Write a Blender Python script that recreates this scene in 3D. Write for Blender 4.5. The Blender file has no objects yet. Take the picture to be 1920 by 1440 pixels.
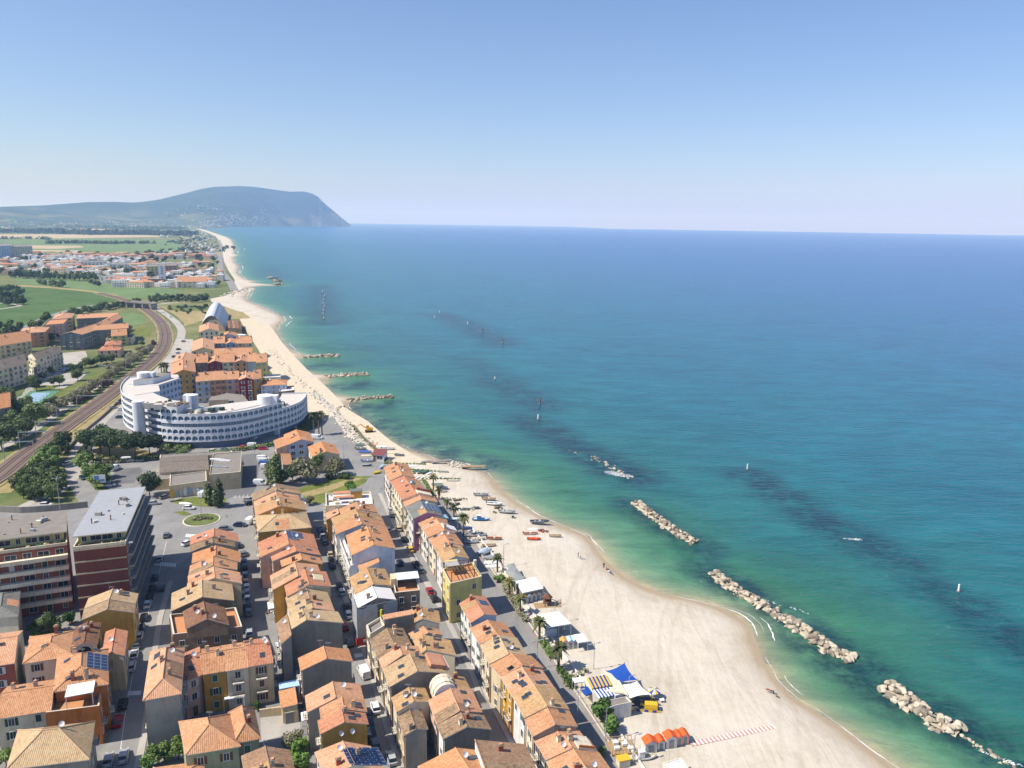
import bpy, bmesh, math, random
import numpy as np
from mathutils import Vector, Matrix
R = math.radians
rnd = random.Random(7)
SC = bpy.context.scene
COL = SC.collection
# ------------------------------------------------------------------ camera
FPX, CX, CY = 1461.0, 960.0, 720.0
HCAM = 100.0
PITCH, ROLL = R(11.81), R(0.857)
EARTH = 2 * 6371000.0
_f = Vector((0, math.cos(PITCH), -math.sin(PITCH)))
_u0 = Vector((0, math.sin(PITCH), math.cos(PITCH)))
_x0 = Vector((1, 0, 0))
_r = math.cos(ROLL) * _x0 + math.sin(ROLL) * _u0
_u = -math.sin(ROLL) * _x0 + math.cos(ROLL) * _u0
cam_d = bpy.data.cameras.new('camera')
cam = bpy.data.objects.new('camera', cam_d)
COL.objects.link(cam)
cam.matrix_world = Matrix(((_r.x, _u.x, -_f.x, 0), (_r.y, _u.y, -_f.y, 0), (_r.z, _u.z, -_f.z, HCAM), (0, 0, 0, 1)))
cam_d.sensor_width = 36.0
cam_d.lens = 36.0 * FPX / 1920.0
cam_d.clip_start = 1.0
cam_d.clip_end = 120000.0
SC.camera = cam
# ------------------------------------------------------------------ sky, sun, exposure
SUN_EL = R(50.0)
SUN_TO = Vector((-0.95, -0.31, 0)).normalized()          # where the sun stands, over the ground
world = bpy.data.worlds.new('World')
SC.world = world
world.use_nodes = True
wn = world.node_tree
bg = wn.nodes['Background']
sky = wn.nodes.new('ShaderNodeTexSky')
sky.sky_type = 'NISHITA'
sky.sun_disc = False
sky.sun_elevation = SUN_EL
sky.sun_rotation = math.atan2(SUN_TO.x, SUN_TO.y)
sky.altitude = 100
sky.air_density = 1.0
sky.dust_density = 0.8
sky.ozone_density = 6.0
bg.inputs['Strength'].default_value = 0.1
tint = wn.nodes.new('ShaderNodeMix'); tint.data_type = 'RGBA'; tint.blend_type = 'MULTIPLY'; tint.inputs[0].default_value = 1; tint.inputs[7].default_value = (1.2, 1.13, 1.2, 1)
wn.links.new(sky.outputs[0], tint.inputs[6]); wn.links.new(tint.outputs[2], bg.inputs['Color'])
sun_d = bpy.data.lights.new('sun', 'SUN')
sun_d.energy = 5.0
sun_d.angle = R(0.5)
sun_d.color = (1.0, 0.95, 0.87)
sun = bpy.data.objects.new('sun', sun_d)
COL.objects.link(sun)
sun.location = (-80, -30, 160)
sd = Vector((SUN_TO.x * math.cos(SUN_EL), SUN_TO.y * math.cos(SUN_EL), math.sin(SUN_EL)))
sun.rotation_euler = (-sd).to_track_quat('-Z', 'Y').to_euler()
SC.view_settings.view_transform = 'Standard'
SC.view_settings.look = 'None'
SC.view_settings.exposure = 0.32
SC.view_settings.gamma = 1
SC.cycles.max_bounces = 6
SC.cycles.diffuse_bounces = 1
SC.cycles.glossy_bounces = 2
SC.cycles.transmission_bounces = 2
SC.cycles.transparent_max_bounces = 6
SC.cycles.volume_bounces = 2
# ------------------------------------------------------------------ pixel of the photograph -> point of the place
def drop(x, y):
 return (x * x + y * y) / EARTH
def P(u, v, h=0.0):
 d = _r * ((u - CX) / FPX) - _u * ((v - CY) / FPX) + _f
 z = h
 for _ in range(8):
  t = (z - HCAM) / d.z if d.z < -1e-7 else 9e4
  t = min(max(t, 0), 9e4)
  x, y = d.x * t, d.y * t
  z = h - drop(x, y)
 return Vector((x, y, z))
def G(x, y, h=0.0):
 return Vector((x, y, h - drop(x, y)))
def lin(c):
 return tuple((v / 12.92 if v <= .04045 else ((v + .055) / 1.055) ** 2.4) for v in c)
def hexc(s):
 return lin(tuple(int(s[i:i + 2], 16) / 255 for i in (0, 2, 4)))
# ------------------------------------------------------------------ objects
def tag(o, label=None, cat=None, group=None, kind=None):
 if label: o['label'] = label
 if cat: o['category'] = cat
 if group: o['group'] = group
 if kind: o['kind'] = kind
 return o
def empty(name, loc, rz=0, label=None, cat=None, group=None):
 o = bpy.data.objects.new(name, None)
 o.empty_display_size = 0.5
 COL.objects.link(o)
 o.location = loc
 o.rotation_euler = (0, 0, rz)
 return tag(o, label, cat, group)
def link(name, me, parent=None, loc=None, rz=None, sc=None):
 o = bpy.data.objects.new(name, me)
 COL.objects.link(o)
 if parent: o.parent = parent
 if loc is not None: o.location = loc
 if rz is not None: o.rotation_euler = (0, 0, rz)
 if sc is not None: o.scale = sc if hasattr(sc, '__len__') else (sc, sc, sc)
 return o
def copy_tree(o, parent=None):
 c = o.copy()
 COL.objects.link(c)
 c.parent = parent
 for ch in KIDS.get(o.name, []):
  copy_tree(ch, c)
 return c
KIDS = {}
def kids(root):
 """remember the children of a prototype (parent.children is slow in a big scene)"""
 def walk(o):
  KIDS[o.name] = list(o.children)
  for c in o.children: walk(c)
 walk(root)
 return root
class MB:
 """collects faces with material slots and optional uvs, then becomes ONE mesh object"""
 def __init__(s):
  s.v, s.f, s.m, s.uv = [], [], [], []
  s.mats = []
 def mi(s, m):
  if m not in s.mats: s.mats.append(m)
  return s.mats.index(m)
 def face(s, pts, m, uv=None):
  n = len(s.v)
  s.v += [tuple(p) for p in pts]
  s.f.append(tuple(range(n, n + len(pts))))
  s.m.append(s.mi(m))
  s.uv.append(uv)
 def roof(s, pts, m, e):
  """face with metre uvs: u along the horizontal direction e, v up the slope"""
  p0 = Vector(pts[0])
  nrm = (Vector(pts[1]) - p0).cross(Vector(pts[2]) - p0).normalized()
  e = Vector(e).normalized()
  w = nrm.cross(e)
  s.face(pts, m, [((Vector(p) - p0).dot(e), (Vector(p) - p0).dot(w)) for p in pts])
 def box(s, c, size, m, rz=0, mtop=None):
  cx, cy, cz = c
  a, b, h = size[0] / 2, size[1] / 2, size[2] / 2
  co, si = math.cos(rz), math.sin(rz)
  q = [(cx + x * co - y * si, cy + x * si + y * co, cz + z) for z in (-h, h) for x, y in ((-a, -b), (a, -b), (a, b), (-a, b))]
  for idx in ((3, 2, 1, 0), (0, 1, 5, 4), (1, 2, 6, 5), (2, 3, 7, 6), (3, 0, 4, 7)):
   s.face([q[i] for i in idx], m)
  s.face([q[i] for i in (4, 5, 6, 7)], mtop or m)
 def prism(s, poly, z0, z1, m, mtop=None, bottom=False):
  """poly counter-clockwise list of (x, y)"""
  n = len(poly)
  for i in range(n):
   a, b = poly[i], poly[(i + 1) % n]
   s.face([(a[0], a[1], z0), (b[0], b[1], z0), (b[0], b[1], z1), (a[0], a[1], z1)], m)
  s.face([(p[0], p[1], z1) for p in poly], mtop or m)
  if bottom: s.face([(p[0], p[1], z0) for p in reversed(poly)], m)
 def cyl(s, p0, p1, r0, r1, m, n=10, cap=True):
  p0, p1 = Vector(p0), Vector(p1)
  d = (p1 - p0).normalized()
  a = d.orthogonal().normalized()
  b = d.cross(a)
  A = [p0 + (a * math.cos(6.28318 * i / n) + b * math.sin(6.28318 * i / n)) * r0 for i in range(n)]
  B = [p1 + (a * math.cos(6.28318 * i / n) + b * math.sin(6.28318 * i / n)) * r1 for i in range(n)]
  for i in range(n):
   j = (i + 1) % n
   s.face([A[i], A[j], B[j], B[i]], m)
  if cap:
   s.face(B, m)
   s.face(list(reversed(A)), m)
 def mesh(s, name, smooth=False):
  me = bpy.data.meshes.new(name)
  me.from_pydata(s.v, [], s.f)
  for m in s.mats: me.materials.append(m)
  me.polygons.foreach_set('material_index', s.m)
  if any(u is not None for u in s.uv):
   lay = me.uv_layers.new(name='UVMap')
   flat = []
   for f, u in zip(s.f, s.uv):
    for i in range(len(f)):
     flat += list(u[i]) if u else [0.0, 0.0]
   lay.data.foreach_set('uv', flat)
  if smooth:
   me.polygons.foreach_set('use_smooth', [True] * len(s.f))
  me.update()
  return me
 def obj(s, name, parent=None, loc=None, rz=None, weld=False, smooth=False):
  me = s.mesh(name, smooth)
  if weld:
   bm = bmesh.new(); bm.from_mesh(me)
   bmesh.ops.remove_doubles(bm, verts=bm.verts, dist=1e-4)
   bm.to_mesh(me); bm.free()
  return link(name, me, parent, loc, rz)
# ------------------------------------------------------------------ materials
MATS = {}
def nodes(m):
 m.use_nodes = True
 nt = m.node_tree
 return nt, nt.nodes['Principled BSDF']
def N(nt, t, **kw):
 n = nt.nodes.new(t)
 for k, v in kw.items():
  if k in n.inputs.keys(): n.inputs[k].default_value = v
  else: setattr(n, k, v)
 return n
def ramp(nt, fac, stops):
 r = nt.nodes.new('ShaderNodeValToRGB')
 el = r.color_ramp.elements
 while len(el) < len(stops): el.new(0.5)
 for e, (p, c) in zip(el, stops):
  e.position = p
  e.color = tuple(c) + (1,) if len(c) == 3 else c
 if fac is not None: nt.links.new(fac, r.inputs[0])
 return r
def mixc(nt, fac, a, b, mode='MIX'):
 m = nt.nodes.new('ShaderNodeMix')
 m.data_type = 'RGBA'
 m.blend_type = mode
 for s, v in ((m.inputs[0], fac), (m.inputs[6], a), (m.inputs[7], b)):
  if hasattr(v, 'node'): nt.links.new(v, s)
  elif hasattr(v, '__len__'): s.default_value = tuple(v) + (1,) if len(v) == 3 else v
  else: s.default_value = v
 return m.outputs[2]
def math_(nt, op, a, b=0.0, clamp=False):
 m = nt.nodes.new('ShaderNodeMath')
 m.operation = op
 m.use_clamp = clamp
 for s, v in ((m.inputs[0], a), (m.inputs[1], b)):
  if hasattr(v, 'node'): nt.links.new(v, s)
  else: s.default_value = v
 return m.outputs[0]
def noise(nt, scale, detail=4, rough=.6, vec=None, dist=0):
 n = nt.nodes.new('ShaderNodeTexNoise')
 n.inputs['Scale'].default_value = scale
 n.inputs['Detail'].default_value = detail
 n.inputs['Roughness'].default_value = rough
 n.inputs['Distortion'].default_value = dist
 if vec is None:
  vec = nt.nodes.new('ShaderNodeNewGeometry').outputs['Position']
 nt.links.new(vec, n.inputs['Vector'])
 return n.outputs['Fac']
def mapped(nt, scale, src='pos', rot=(0, 0, 0)):
 mp = nt.nodes.new('ShaderNodeMapping')
 mp.inputs['Scale'].default_value = scale
 mp.inputs['Rotation'].default_value = rot
 if src == 'pos': o = nt.nodes.new('ShaderNodeNewGeometry').outputs['Position']
 elif src == 'uv': o = nt.nodes.new('ShaderNodeUVMap').outputs[0]
 else: o = nt.nodes.new('ShaderNodeTexCoord').outputs['Object']
 nt.links.new(o, mp.inputs['Vector'])
 return mp.outputs[0]
def mat_plain(name, c, rough=.8, var=.12, scale=.6, metal=0, spec=.3):
 """paint / plaster / cloth: base colour with weathering noise at two scales"""
 if name in MATS: return MATS[name]
 m = MATS[name] = bpy.data.materials.new(name)
 nt, b = nodes(m)
 n1 = noise(nt, scale, 5, .65)
 n2 = noise(nt, scale * 9, 3, .6)
 s = math_(nt, 'ADD', math_(nt, 'MULTIPLY', n1, .7), math_(nt, 'MULTIPLY', n2, .3))
 r = ramp(nt, s, [(.3, [v * (1 - var) for v in c]), (.7, [min(1, v * (1 + var)) for v in c])])
 nt.links.new(r.outputs[0], b.inputs['Base Color'])
 b.inputs['Roughness'].default_value = rough
 b.inputs['Metallic'].default_value = metal
 b.inputs['Specular IOR Level'].default_value = spec
 return m
def mat_wall(name, c, dirt=.5):
 """stucco with rain streaks and patches"""
 if name in MATS: return MATS[name]
 m = MATS[name] = bpy.data.materials.new(name)
 nt, b = nodes(m)
 patch = noise(nt, .35, 5, .65)
 streak = noise(nt, 1.0, 4, .6, mapped(nt, (1.3, 1.3, .14)))
 fine = noise(nt, 5, 3, .6)
 s = math_(nt, 'ADD', math_(nt, 'MULTIPLY', patch, .45), math_(nt, 'ADD', math_(nt, 'MULTIPLY', streak, .4), math_(nt, 'MULTIPLY', fine, .15)))
 dk = [v * (1 - .38 * dirt) * k for v, k in zip(c, (1, .97, .92))]
 r = ramp(nt, s, [(.34, dk), (.52, c), (.7, [min(1, v * 1.08) for v in c])])
 oi = nt.nodes.new('ShaderNodeObjectInfo')
 vr = math_(nt, 'ADD', math_(nt, 'MULTIPLY', oi.outputs['Random'], .16), .92)
 nt.links.new(mixc(nt, 1.0, r.outputs[0], vr, 'MULTIPLY'), b.inputs['Base Color'])
 b.inputs['Roughness'].default_value = .9
 b.inputs['Specular IOR Level'].default_value = .15
 return m
def mat_tile(name, c1, c2, c3, age=.5, rib=1.0):
 """clay pantiles: ribs down the slope, courses across, tile-to-tile colour, lichen"""
 if name in MATS: return MATS[name]
 m = MATS[name] = bpy.data.materials.new(name)
 nt, b = nodes(m)
 uv = mapped(nt, (1, 1, 1), 'uv')
 # each tile its own tone
 vor = nt.nodes.new('ShaderNodeTexVoronoi')
 vor.inputs['Scale'].default_value = 1
 vor.inputs['Randomness'].default_value = .35
 nt.links.new(mapped(nt, (3.4, 2.6, 1), 'uv'), vor.inputs['Vector'])
 tone = vor.outputs['Color']
 sep = nt.nodes.new('ShaderNodeSeparateColor')
 nt.links.new(tone, sep.inputs[0])
 big = noise(nt, .32, 5, .7)
 mid = noise(nt, 1.6, 4, .65)
 s = math_(nt, 'ADD', math_(nt, 'MULTIPLY', sep.outputs[0], .26), math_(nt, 'ADD', math_(nt, 'MULTIPLY', big, .42), math_(nt, 'MULTIPLY', mid, .34)))
 oi = nt.nodes.new('ShaderNodeObjectInfo')
 s = math_(nt, 'ADD', s, math_(nt, 'MULTIPLY', math_(nt, 'SUBTRACT', oi.outputs['Random'], .5), .12))
 r = ramp(nt, s, [(.28, c1), (.52, c2), (.8, c3)])
 # lichen and soot
 lich = noise(nt, 1.1, 6, .75)
 lf = ramp(nt, lich, [(.52 - .06 * age, (0, 0, 0)), (.74 - .08 * age, (1, 1, 1))]).outputs[0]
 col = mixc(nt, math_(nt, 'MULTIPLY', lf, .55 * age), r.outputs[0], (.13, .1, .075))
 wv = nt.nodes.new('ShaderNodeTexWave')
 wv.bands_direction = 'X'
 wv.wave_profile = 'SIN'
 wv.inputs['Scale'].default_value = .98
 nt.links.new(uv, wv.inputs['Vector'])
 wv2 = nt.nodes.new('ShaderNodeTexWave')
 wv2.bands_direction = 'Y'
 wv2.wave_profile = 'SAW'
 wv2.inputs['Scale'].default_value = .8
 nt.links.new(uv, wv2.inputs['Vector'])
 ht = math_(nt, 'ADD', math_(nt, 'MULTIPLY', wv.outputs['Fac'], 1.0), math_(nt, 'MULTIPLY', wv2.outputs['Fac'], .4))
 bp = nt.nodes.new('ShaderNodeBump')
 bp.inputs['Strength'].default_value = .55 * rib
 bp.inputs['Distance'].default_value = .1
 nt.links.new(ht, bp.inputs['Height'])
 nt.links.new(bp.outputs[0], b.inputs['Normal'])
 nt.links.new(col, b.inputs['Base Color'])
 b.inputs['Roughness'].default_value = .85
 b.inputs['Specular IOR Level'].default_value = .2
 return m
def mat_leaf(name, c1, c2, c3):
 if name in MATS: return MATS[name]
 m = MATS[name] = bpy.data.materials.new(name)
 nt, b = nodes(m)
 n = noise(nt, 1.3, 4, .7)
 oi = nt.nodes.new('ShaderNodeObjectInfo')
 s = math_(nt, 'ADD', n, math_(nt, 'MULTIPLY', math_(nt, 'SUBTRACT', oi.outputs['Random'], .5), .45))
 r = ramp(nt, s, [(.3, c1), (.5, c2), (.75, c3)])
 nt.links.new(r.outputs[0], b.inputs['Base Color'])
 b.inputs['Roughness'].default_value = .6
 b.inputs['Specular IOR Level'].default_value = .25
 tr = nt.nodes.new('ShaderNodeBsdfTranslucent')
 nt.links.new(r.outputs[0], tr.inputs['Color'])
 mx = nt.nodes.new('ShaderNodeMixShader')
 mx.inputs[0].default_value = .2
 nt.links.new(b.outputs[0], mx.inputs[1]); nt.links.new(tr.outputs[0], mx.inputs[2])
 nt.links.new(mx.outputs[0], nt.nodes['Material Output'].inputs[0])
 return m
def mat_gloss(name, c, rough=.25, spec=.5, metal=0):
 if name in MATS: return MATS[name]
 m = MATS[name] = bpy.data.materials.new(name)
 nt, b = nodes(m)
 n = noise(nt, 2.5, 3, .6)
 r = ramp(nt, n, [(.3, [v * .85 for v in c]), (.7, [min(1, v * 1.1) for v in c])])
 nt.links.new(r.outputs[0], b.inputs['Base Color'])
 nt.links.new(math_(nt, 'ADD', math_(nt, 'MULTIPLY', n, .15), rough - .07), b.inputs['Roughness'])
 b.inputs['Specular IOR Level'].default_value = spec
 b.inputs['Metallic'].default_value = metal
 return m
# ================================================================== sea, beach, ground, hills
SHORE_PX = [(2300, 2000), (1900, 1640), (1760, 1512), (1690, 1440), (1655, 1412), (1600, 1372), (1540, 1333), (1490, 1300), (1456, 1268), (1432, 1232), (1420, 1202),
 (1412, 1180), (1398, 1160), (1375, 1142), (1340, 1129), (1300, 1119), (1250, 1108), (1215, 1096), (1180, 1080), (1150, 1058),
 (1125, 1034), (1110, 1010), (1100, 998), (1070, 986), (1040, 976), (1000, 956), (965, 935), (940, 913), (922, 893), (905, 880), (890, 877), (875, 871), (850, 866),
 (820, 857), (790, 846), (757, 837), (730, 823), (705, 808), (690, 797), (672, 782), (658, 770), (651, 759), (652, 751), (668, 747), (655, 742.5), (640, 740), (618, 735),
 (608, 727), (604, 717), (608, 709), (622, 702.5), (610, 700.5), (590, 699), (570, 694), (556, 687), (548, 678), (548, 671), (562, 667),
 (575, 665.8), (560, 661), (545, 655), (532, 642), (522, 628), (517, 617), (520, 607), (531, 598), (527, 591), (508, 582), (484, 571), (464, 563),
 (459, 556), (464, 550), (469, 543), (466, 537), (490, 534.2), (519, 533.2), (500, 532), (470, 529), (478, 526), (462, 524), (452, 518), (444, 511), (446, 503), (446, 497), (439, 491), (437, 481), (447, 478),
 (438, 475), (440, 466), (437, 456), (433, 449), (424, 444), (412, 440), (400, 436), (388, 432), (375, 428.7)]
BACK_PX = [(1800, 2000), (1400, 1700), (1236, 1520), (1172, 1428), (1108, 1332), (1066, 1268), (1020, 1200), (975, 1138), (938, 1085), (903, 1035), (870, 985), (842, 940), (818, 905),
 (796, 882), (752, 872), (715, 850), (690, 832), (672, 815), (660, 795), (650, 780), (628, 757), (606, 738), (584, 720), (562, 702), (542, 682), (524, 657), (506, 637),
 (492, 617), (478, 600), (456, 587), (430, 578), (396, 566), (394, 560), (426, 554), (438, 546), (440, 538), (440, 524), (430, 510), (420, 490), (416, 470), (414, 455), (404, 443),
 (392, 437.5), (380, 433), (368, 428.9)]
def line_world(px):
 a = np.array([P(u, v)[:2] for u, v in px])
 return a[np.argsort(a[:, 1])]
SHORE = line_world(SHORE_PX)
BACK = line_world(BACK_PX)
# the coast beyond the last town turns right and runs out under the mountain
def PD(u, d, h=0.0):
 """point at ground distance d in the direction of pixel column u (taken on the horizon)"""
 k = _r * ((u - CX) / FPX) - _u * ((414.4 + (u - 960) * .015 - CY) / FPX) + _f
 k.z = 0
 k.normalize()
 return G(k.x * d, k.y * d, h)
COAST2 = [(400, 7900), (430, 9000), (480, 10000), (540, 10700), (600, 11200), (640, 11500), (657, 11800), (655, 12200), (600, 12700), (450, 13200), (200, 14000), (-400, 16000)]
c2 = np.array([PD(u, d)[:2] for u, d in COAST2])
LASTY = SHORE[-1, 1]
c2 = c2[c2[:, 1] > LASTY + 20]
c2f = [SHORE[-1]]
for p in c2:
 if p[1] > c2f[-1][1] + 5: c2f.append(p)
 else: c2f.append(np.array([p[0], c2f[-1][1] + 5]))
SHOREX = np.vstack([SHORE, np.array(c2f[1:]), [[-60000, c2f[-1][1] + 3000]]])
sx = lambda y: np.interp(y, SHOREX[:, 1], SHOREX[:, 0])
BACKX = np.vstack([BACK, np.array(c2f[1:]) - [150, 0], [[-60000, c2f[-1][1] + 3000]]])
bx = lambda y: np.minimum(np.interp(y, BACKX[:, 1], BACKX[:, 0]), sx(y) - 1.0)
def seg_dist(px, py, line):
 d = np.full(px.shape, 1e9)
 for a, b in zip(line[:-1], line[1:]):
  ab = b - a
  L2 = max((ab ** 2).sum(), 1e-9)
  t = np.clip(((px - a[0]) * ab[0] + (py - a[1]) * ab[1]) / L2, 0, 1)
  d = np.minimum(d, np.hypot(px - a[0] - t * ab[0], py - a[1] - t * ab[1]))
 return d
def grid_mesh(name, X, Y, Z, mat, attrs=None, kind='structure', smooth=True):
 nr, nc = X.shape
 me = bpy.data.meshes.new(name)
 co = np.stack([X, Y, Z], -1).reshape(-1, 3)
 i = np.arange(nr * nc).reshape(nr, nc)
 q = np.stack([i[:-1, :-1], i[:-1, 1:], i[1:, 1:], i[1:, :-1]], -1).reshape(-1, 4)
 me.vertices.add(len(co)); me.vertices.foreach_set('co', co.ravel())
 me.loops.add(q.size); me.loops.foreach_set('vertex_index', q.ravel())
 me.polygons.add(len(q)); me.polygons.foreach_set('loop_start', np.arange(0, q.size, 4))
 me.polygons.foreach_set('use_smooth', [smooth] * len(q))
 me.update(); me.validate()
 me.materials.append(mat)
 for k, a in (attrs or {}).items():
  at = me.attributes.new(k, 'FLOAT', 'POINT')
  at.data.foreach_set('value', a.ravel().astype(np.float32))
 o = link(name, me)
 o['kind'] = kind
 return o
# ---- sea
REEFS_AND_SHADE = [  # submerged rock banks, and shadow beside the breakwaters put into the colour: pixels, half width in metres, strength
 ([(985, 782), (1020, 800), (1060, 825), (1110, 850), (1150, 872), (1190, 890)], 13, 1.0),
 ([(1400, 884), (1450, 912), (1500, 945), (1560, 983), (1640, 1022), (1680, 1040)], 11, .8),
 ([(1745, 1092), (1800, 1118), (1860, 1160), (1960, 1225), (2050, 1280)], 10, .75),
 ([(1180, 938), (1240, 978), (1325, 1025)], 8, .8),  # shadow at the edges of the short breakwater, put into the water colour
 ([(1325, 1060), (1400, 1105), (1500, 1170), (1610, 1238), (1690, 1290), (1780, 1340), (1860, 1395), (1960, 1465)], 8, 1.0),  # dark shadow along the long and near breakwaters, painted into the water
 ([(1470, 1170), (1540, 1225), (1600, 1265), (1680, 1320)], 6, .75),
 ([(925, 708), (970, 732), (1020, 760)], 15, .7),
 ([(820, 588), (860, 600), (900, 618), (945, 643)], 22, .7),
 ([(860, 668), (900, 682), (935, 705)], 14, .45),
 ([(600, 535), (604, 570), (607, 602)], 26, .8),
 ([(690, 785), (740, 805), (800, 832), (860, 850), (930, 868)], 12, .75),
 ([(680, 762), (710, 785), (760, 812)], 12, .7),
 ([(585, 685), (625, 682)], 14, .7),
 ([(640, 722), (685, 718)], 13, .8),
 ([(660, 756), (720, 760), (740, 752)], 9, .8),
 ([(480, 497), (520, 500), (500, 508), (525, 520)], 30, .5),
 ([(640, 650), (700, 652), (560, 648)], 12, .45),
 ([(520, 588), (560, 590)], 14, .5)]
ys = [60.0]
while ys[-1] < 45000:
 y = ys[-1]
 ys.append(y + max(1.8, (y - 250) * .006))
ys = np.array(ys)
xo = [0, .35, .8, 1.4, 2.2, 3.2, 4.4, 6]
while xo[-1] < 60000:
 x = xo[-1]
 xo.append(x + max(2.2, (x - 330) * .035))
xo = np.array(xo)
Yg = np.repeat(ys[:, None], len(xo), 1)
Xg = sx(ys)[:, None] - .5 + xo[None, :]
near = (Yg < 4000)
D = np.full(Xg.shape, 3000.0)
sel = (xo[None, :] < 1500) & near
D[sel] = seg_dist(Xg[sel], Yg[sel], SHORE)
D[~sel] = np.repeat(xo[None, :], len(ys), 0)[~sel]
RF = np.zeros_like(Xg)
for px, w, s in REEFS_AND_SHADE:
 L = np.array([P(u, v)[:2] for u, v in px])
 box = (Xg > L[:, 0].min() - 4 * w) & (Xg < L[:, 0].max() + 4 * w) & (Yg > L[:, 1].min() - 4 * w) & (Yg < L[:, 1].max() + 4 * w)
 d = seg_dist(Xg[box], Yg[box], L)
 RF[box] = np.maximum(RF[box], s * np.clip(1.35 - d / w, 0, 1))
SEA_Z = -1.2
Zg = SEA_Z - (Xg ** 2 + Yg ** 2) / EARTH
ms = bpy.data.materials.new('sea_water')
nt, b = nodes(ms)
def attr(nt, nm):
 a = nt.nodes.new('ShaderNodeAttribute'); a.attribute_name = nm
 return a.outputs['Fac']
dep = attr(nt, 'shore_distance')
wob = noise(nt, .03, 4, .6)
dep2 = math_(nt, 'MULTIPLY', dep, math_(nt, 'ADD', math_(nt, 'MULTIPLY', wob, 1.0), .5))
dl = math_(nt, 'DIVIDE', math_(nt, 'LOGARITHM', math_(nt, 'ADD', dep2, 1), 10.0), 3.5)   # 0 .. 1 over 0 .. 3 km
rc = ramp(nt, dl, [(0, hexc('a8987c')), (.1, hexc('9a9678')), (.2, hexc('7b8d6e')), (.3, hexc('558062')), (.4, hexc('346b53')), (.51, hexc('1f6062')), (.62, hexc('145f6e')), (.74, hexc('105d79')), (.857, hexc('0d5686')), (1, hexc('0a4b8e'))])
rf = attr(nt, 'reef')  # rock banks and the painted breakwater shadow together
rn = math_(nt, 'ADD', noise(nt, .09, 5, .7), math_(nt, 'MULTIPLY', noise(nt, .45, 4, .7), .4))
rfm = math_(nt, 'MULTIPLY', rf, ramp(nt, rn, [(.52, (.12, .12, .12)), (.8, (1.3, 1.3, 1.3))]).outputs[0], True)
blo = noise(nt, .012, 4, .65, dist=.6)
tone = ramp(nt, blo, [(.35, (.86, .9, .92)), (.65, (1.1, 1.07, 1.05))])
base = mixc(nt, 1.0, rc.outputs[0], tone.outputs[0], 'MULTIPLY')
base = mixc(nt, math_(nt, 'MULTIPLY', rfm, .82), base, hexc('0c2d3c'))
streak = noise(nt, 1.0, 4, .65, mapped(nt, (.035, .11, 1), rot=(0, 0, .35)), .6)
base = mixc(nt, .8, base, mixc(nt, 1.0, base, ramp(nt, streak, [(.36, (.72, .78, .8)), (.64, (1.3, 1.22, 1.18))]).outputs[0], 'MULTIPLY'))
# thin lines of foam on the wave backs and at the very edge
fo = ramp(nt, noise(nt, 1.0, 5, .7, mapped(nt, (.75, .22, 1), rot=(0, 0, .5))), [(.67, (0, 0, 0)), (.78, (1, 1, 1))])
base = mixc(nt, math_(nt, 'MULTIPLY', fo.outputs[0], .22), base, (.75, .8, .8))
nt.links.new(base, b.inputs['Base Color'])
b.inputs['Roughness'].default_value = .22
b.inputs['IOR'].default_value = 1.33
b.inputs['Specular IOR Level'].default_value = .24
w1 = noise(nt, 1.0, 3, .55, mapped(nt, (.16, .42, 1), rot=(0, 0, .35)), .4)
w2 = noise(nt, 1.0, 3, .6, mapped(nt, (.6, 1.3, 1), rot=(0, 0, .2)), .3)
hh = math_(nt, 'ADD', math_(nt, 'MULTIPLY', w1, .7), math_(nt, 'MULTIPLY', w2, .22))
bp = nt.nodes.new('ShaderNodeBump')
bp.inputs['Strength'].default_value = .85
bp.inputs['Distance'].default_value = 1.2
nt.links.new(hh, bp.inputs['Height'])
nt.links.new(bp.outputs[0], b.inputs['Normal'])
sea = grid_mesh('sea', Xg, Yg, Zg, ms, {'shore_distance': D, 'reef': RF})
# ---- beach: from the promenade down into the water
yb = [60.0]
while yb[-1] < LASTY:
 yb.append(yb[-1] + max(1.2, (yb[-1] - 250) * .006))
yb = np.array(yb)
tt = np.concatenate([np.linspace(0, .9, 46), np.linspace(.91, 1.0, 14)])
B0 = bx(yb)[:, None]; S0 = sx(yb)[:, None]
wid = S0 - B0
Xb = np.where(tt[None] <= .9, B0 + (wid - np.minimum(9, wid * .4)) * (tt[None] / .9), S0 - np.minimum(9, wid * .4) * (1 - (tt[None] - .9) / .1))
Xb[:, -1] = (S0 + 2.0)[:, 0]
Yb = np.repeat(yb[:, None], len(tt), 1)
dS = seg_dist(Xb, Yb, SHORE)
dS = np.where(Xb > S0, -dS, dS)
rs = np.random.RandomState(3)
def vnoise(x, y, s, seed):
 x, y = x / s, y / s
 xi, yi = np.floor(x).astype(int), np.floor(y).astype(int)
 fx, fy = x - xi, y - yi
 fx, fy = fx * fx * (3 - 2 * fx), fy * fy * (3 - 2 * fy)
 h = lambda a, b: (np.sin(a * 127.1 + b * 311.7 + seed * 74.7) * 43758.5453) % 1.0
 return (h(xi, yi) * (1 - fx) + h(xi + 1, yi) * fx) * (1 - fy) + (h(xi, yi + 1) * (1 - fx) + h(xi + 1, yi + 1) * fx) * fy
prof = np.clip(dS / 14, -.3, 1)
edge = np.clip((Xb - B0) / 4, 0, 1)
Zb = np.where(prof < 0, SEA_Z + prof * 2, SEA_Z + (1 - (1 - np.clip(prof, 0, 1)) ** 2) * (0.02 - SEA_Z))
Zb += edge * np.clip(prof, 0, 1) * ((vnoise(Xb, Yb, 9, 1) - .5) * .35 + (vnoise(Xb, Yb, 3.1, 2) - .5) * .16 + .12)
Zb -= (Xb ** 2 + Yb ** 2) / EARTH
msd = bpy.data.materials.new('beach_sand')
nt, b = nodes(msd)
sd_ = attr(nt, 'shore_distance')
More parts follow.
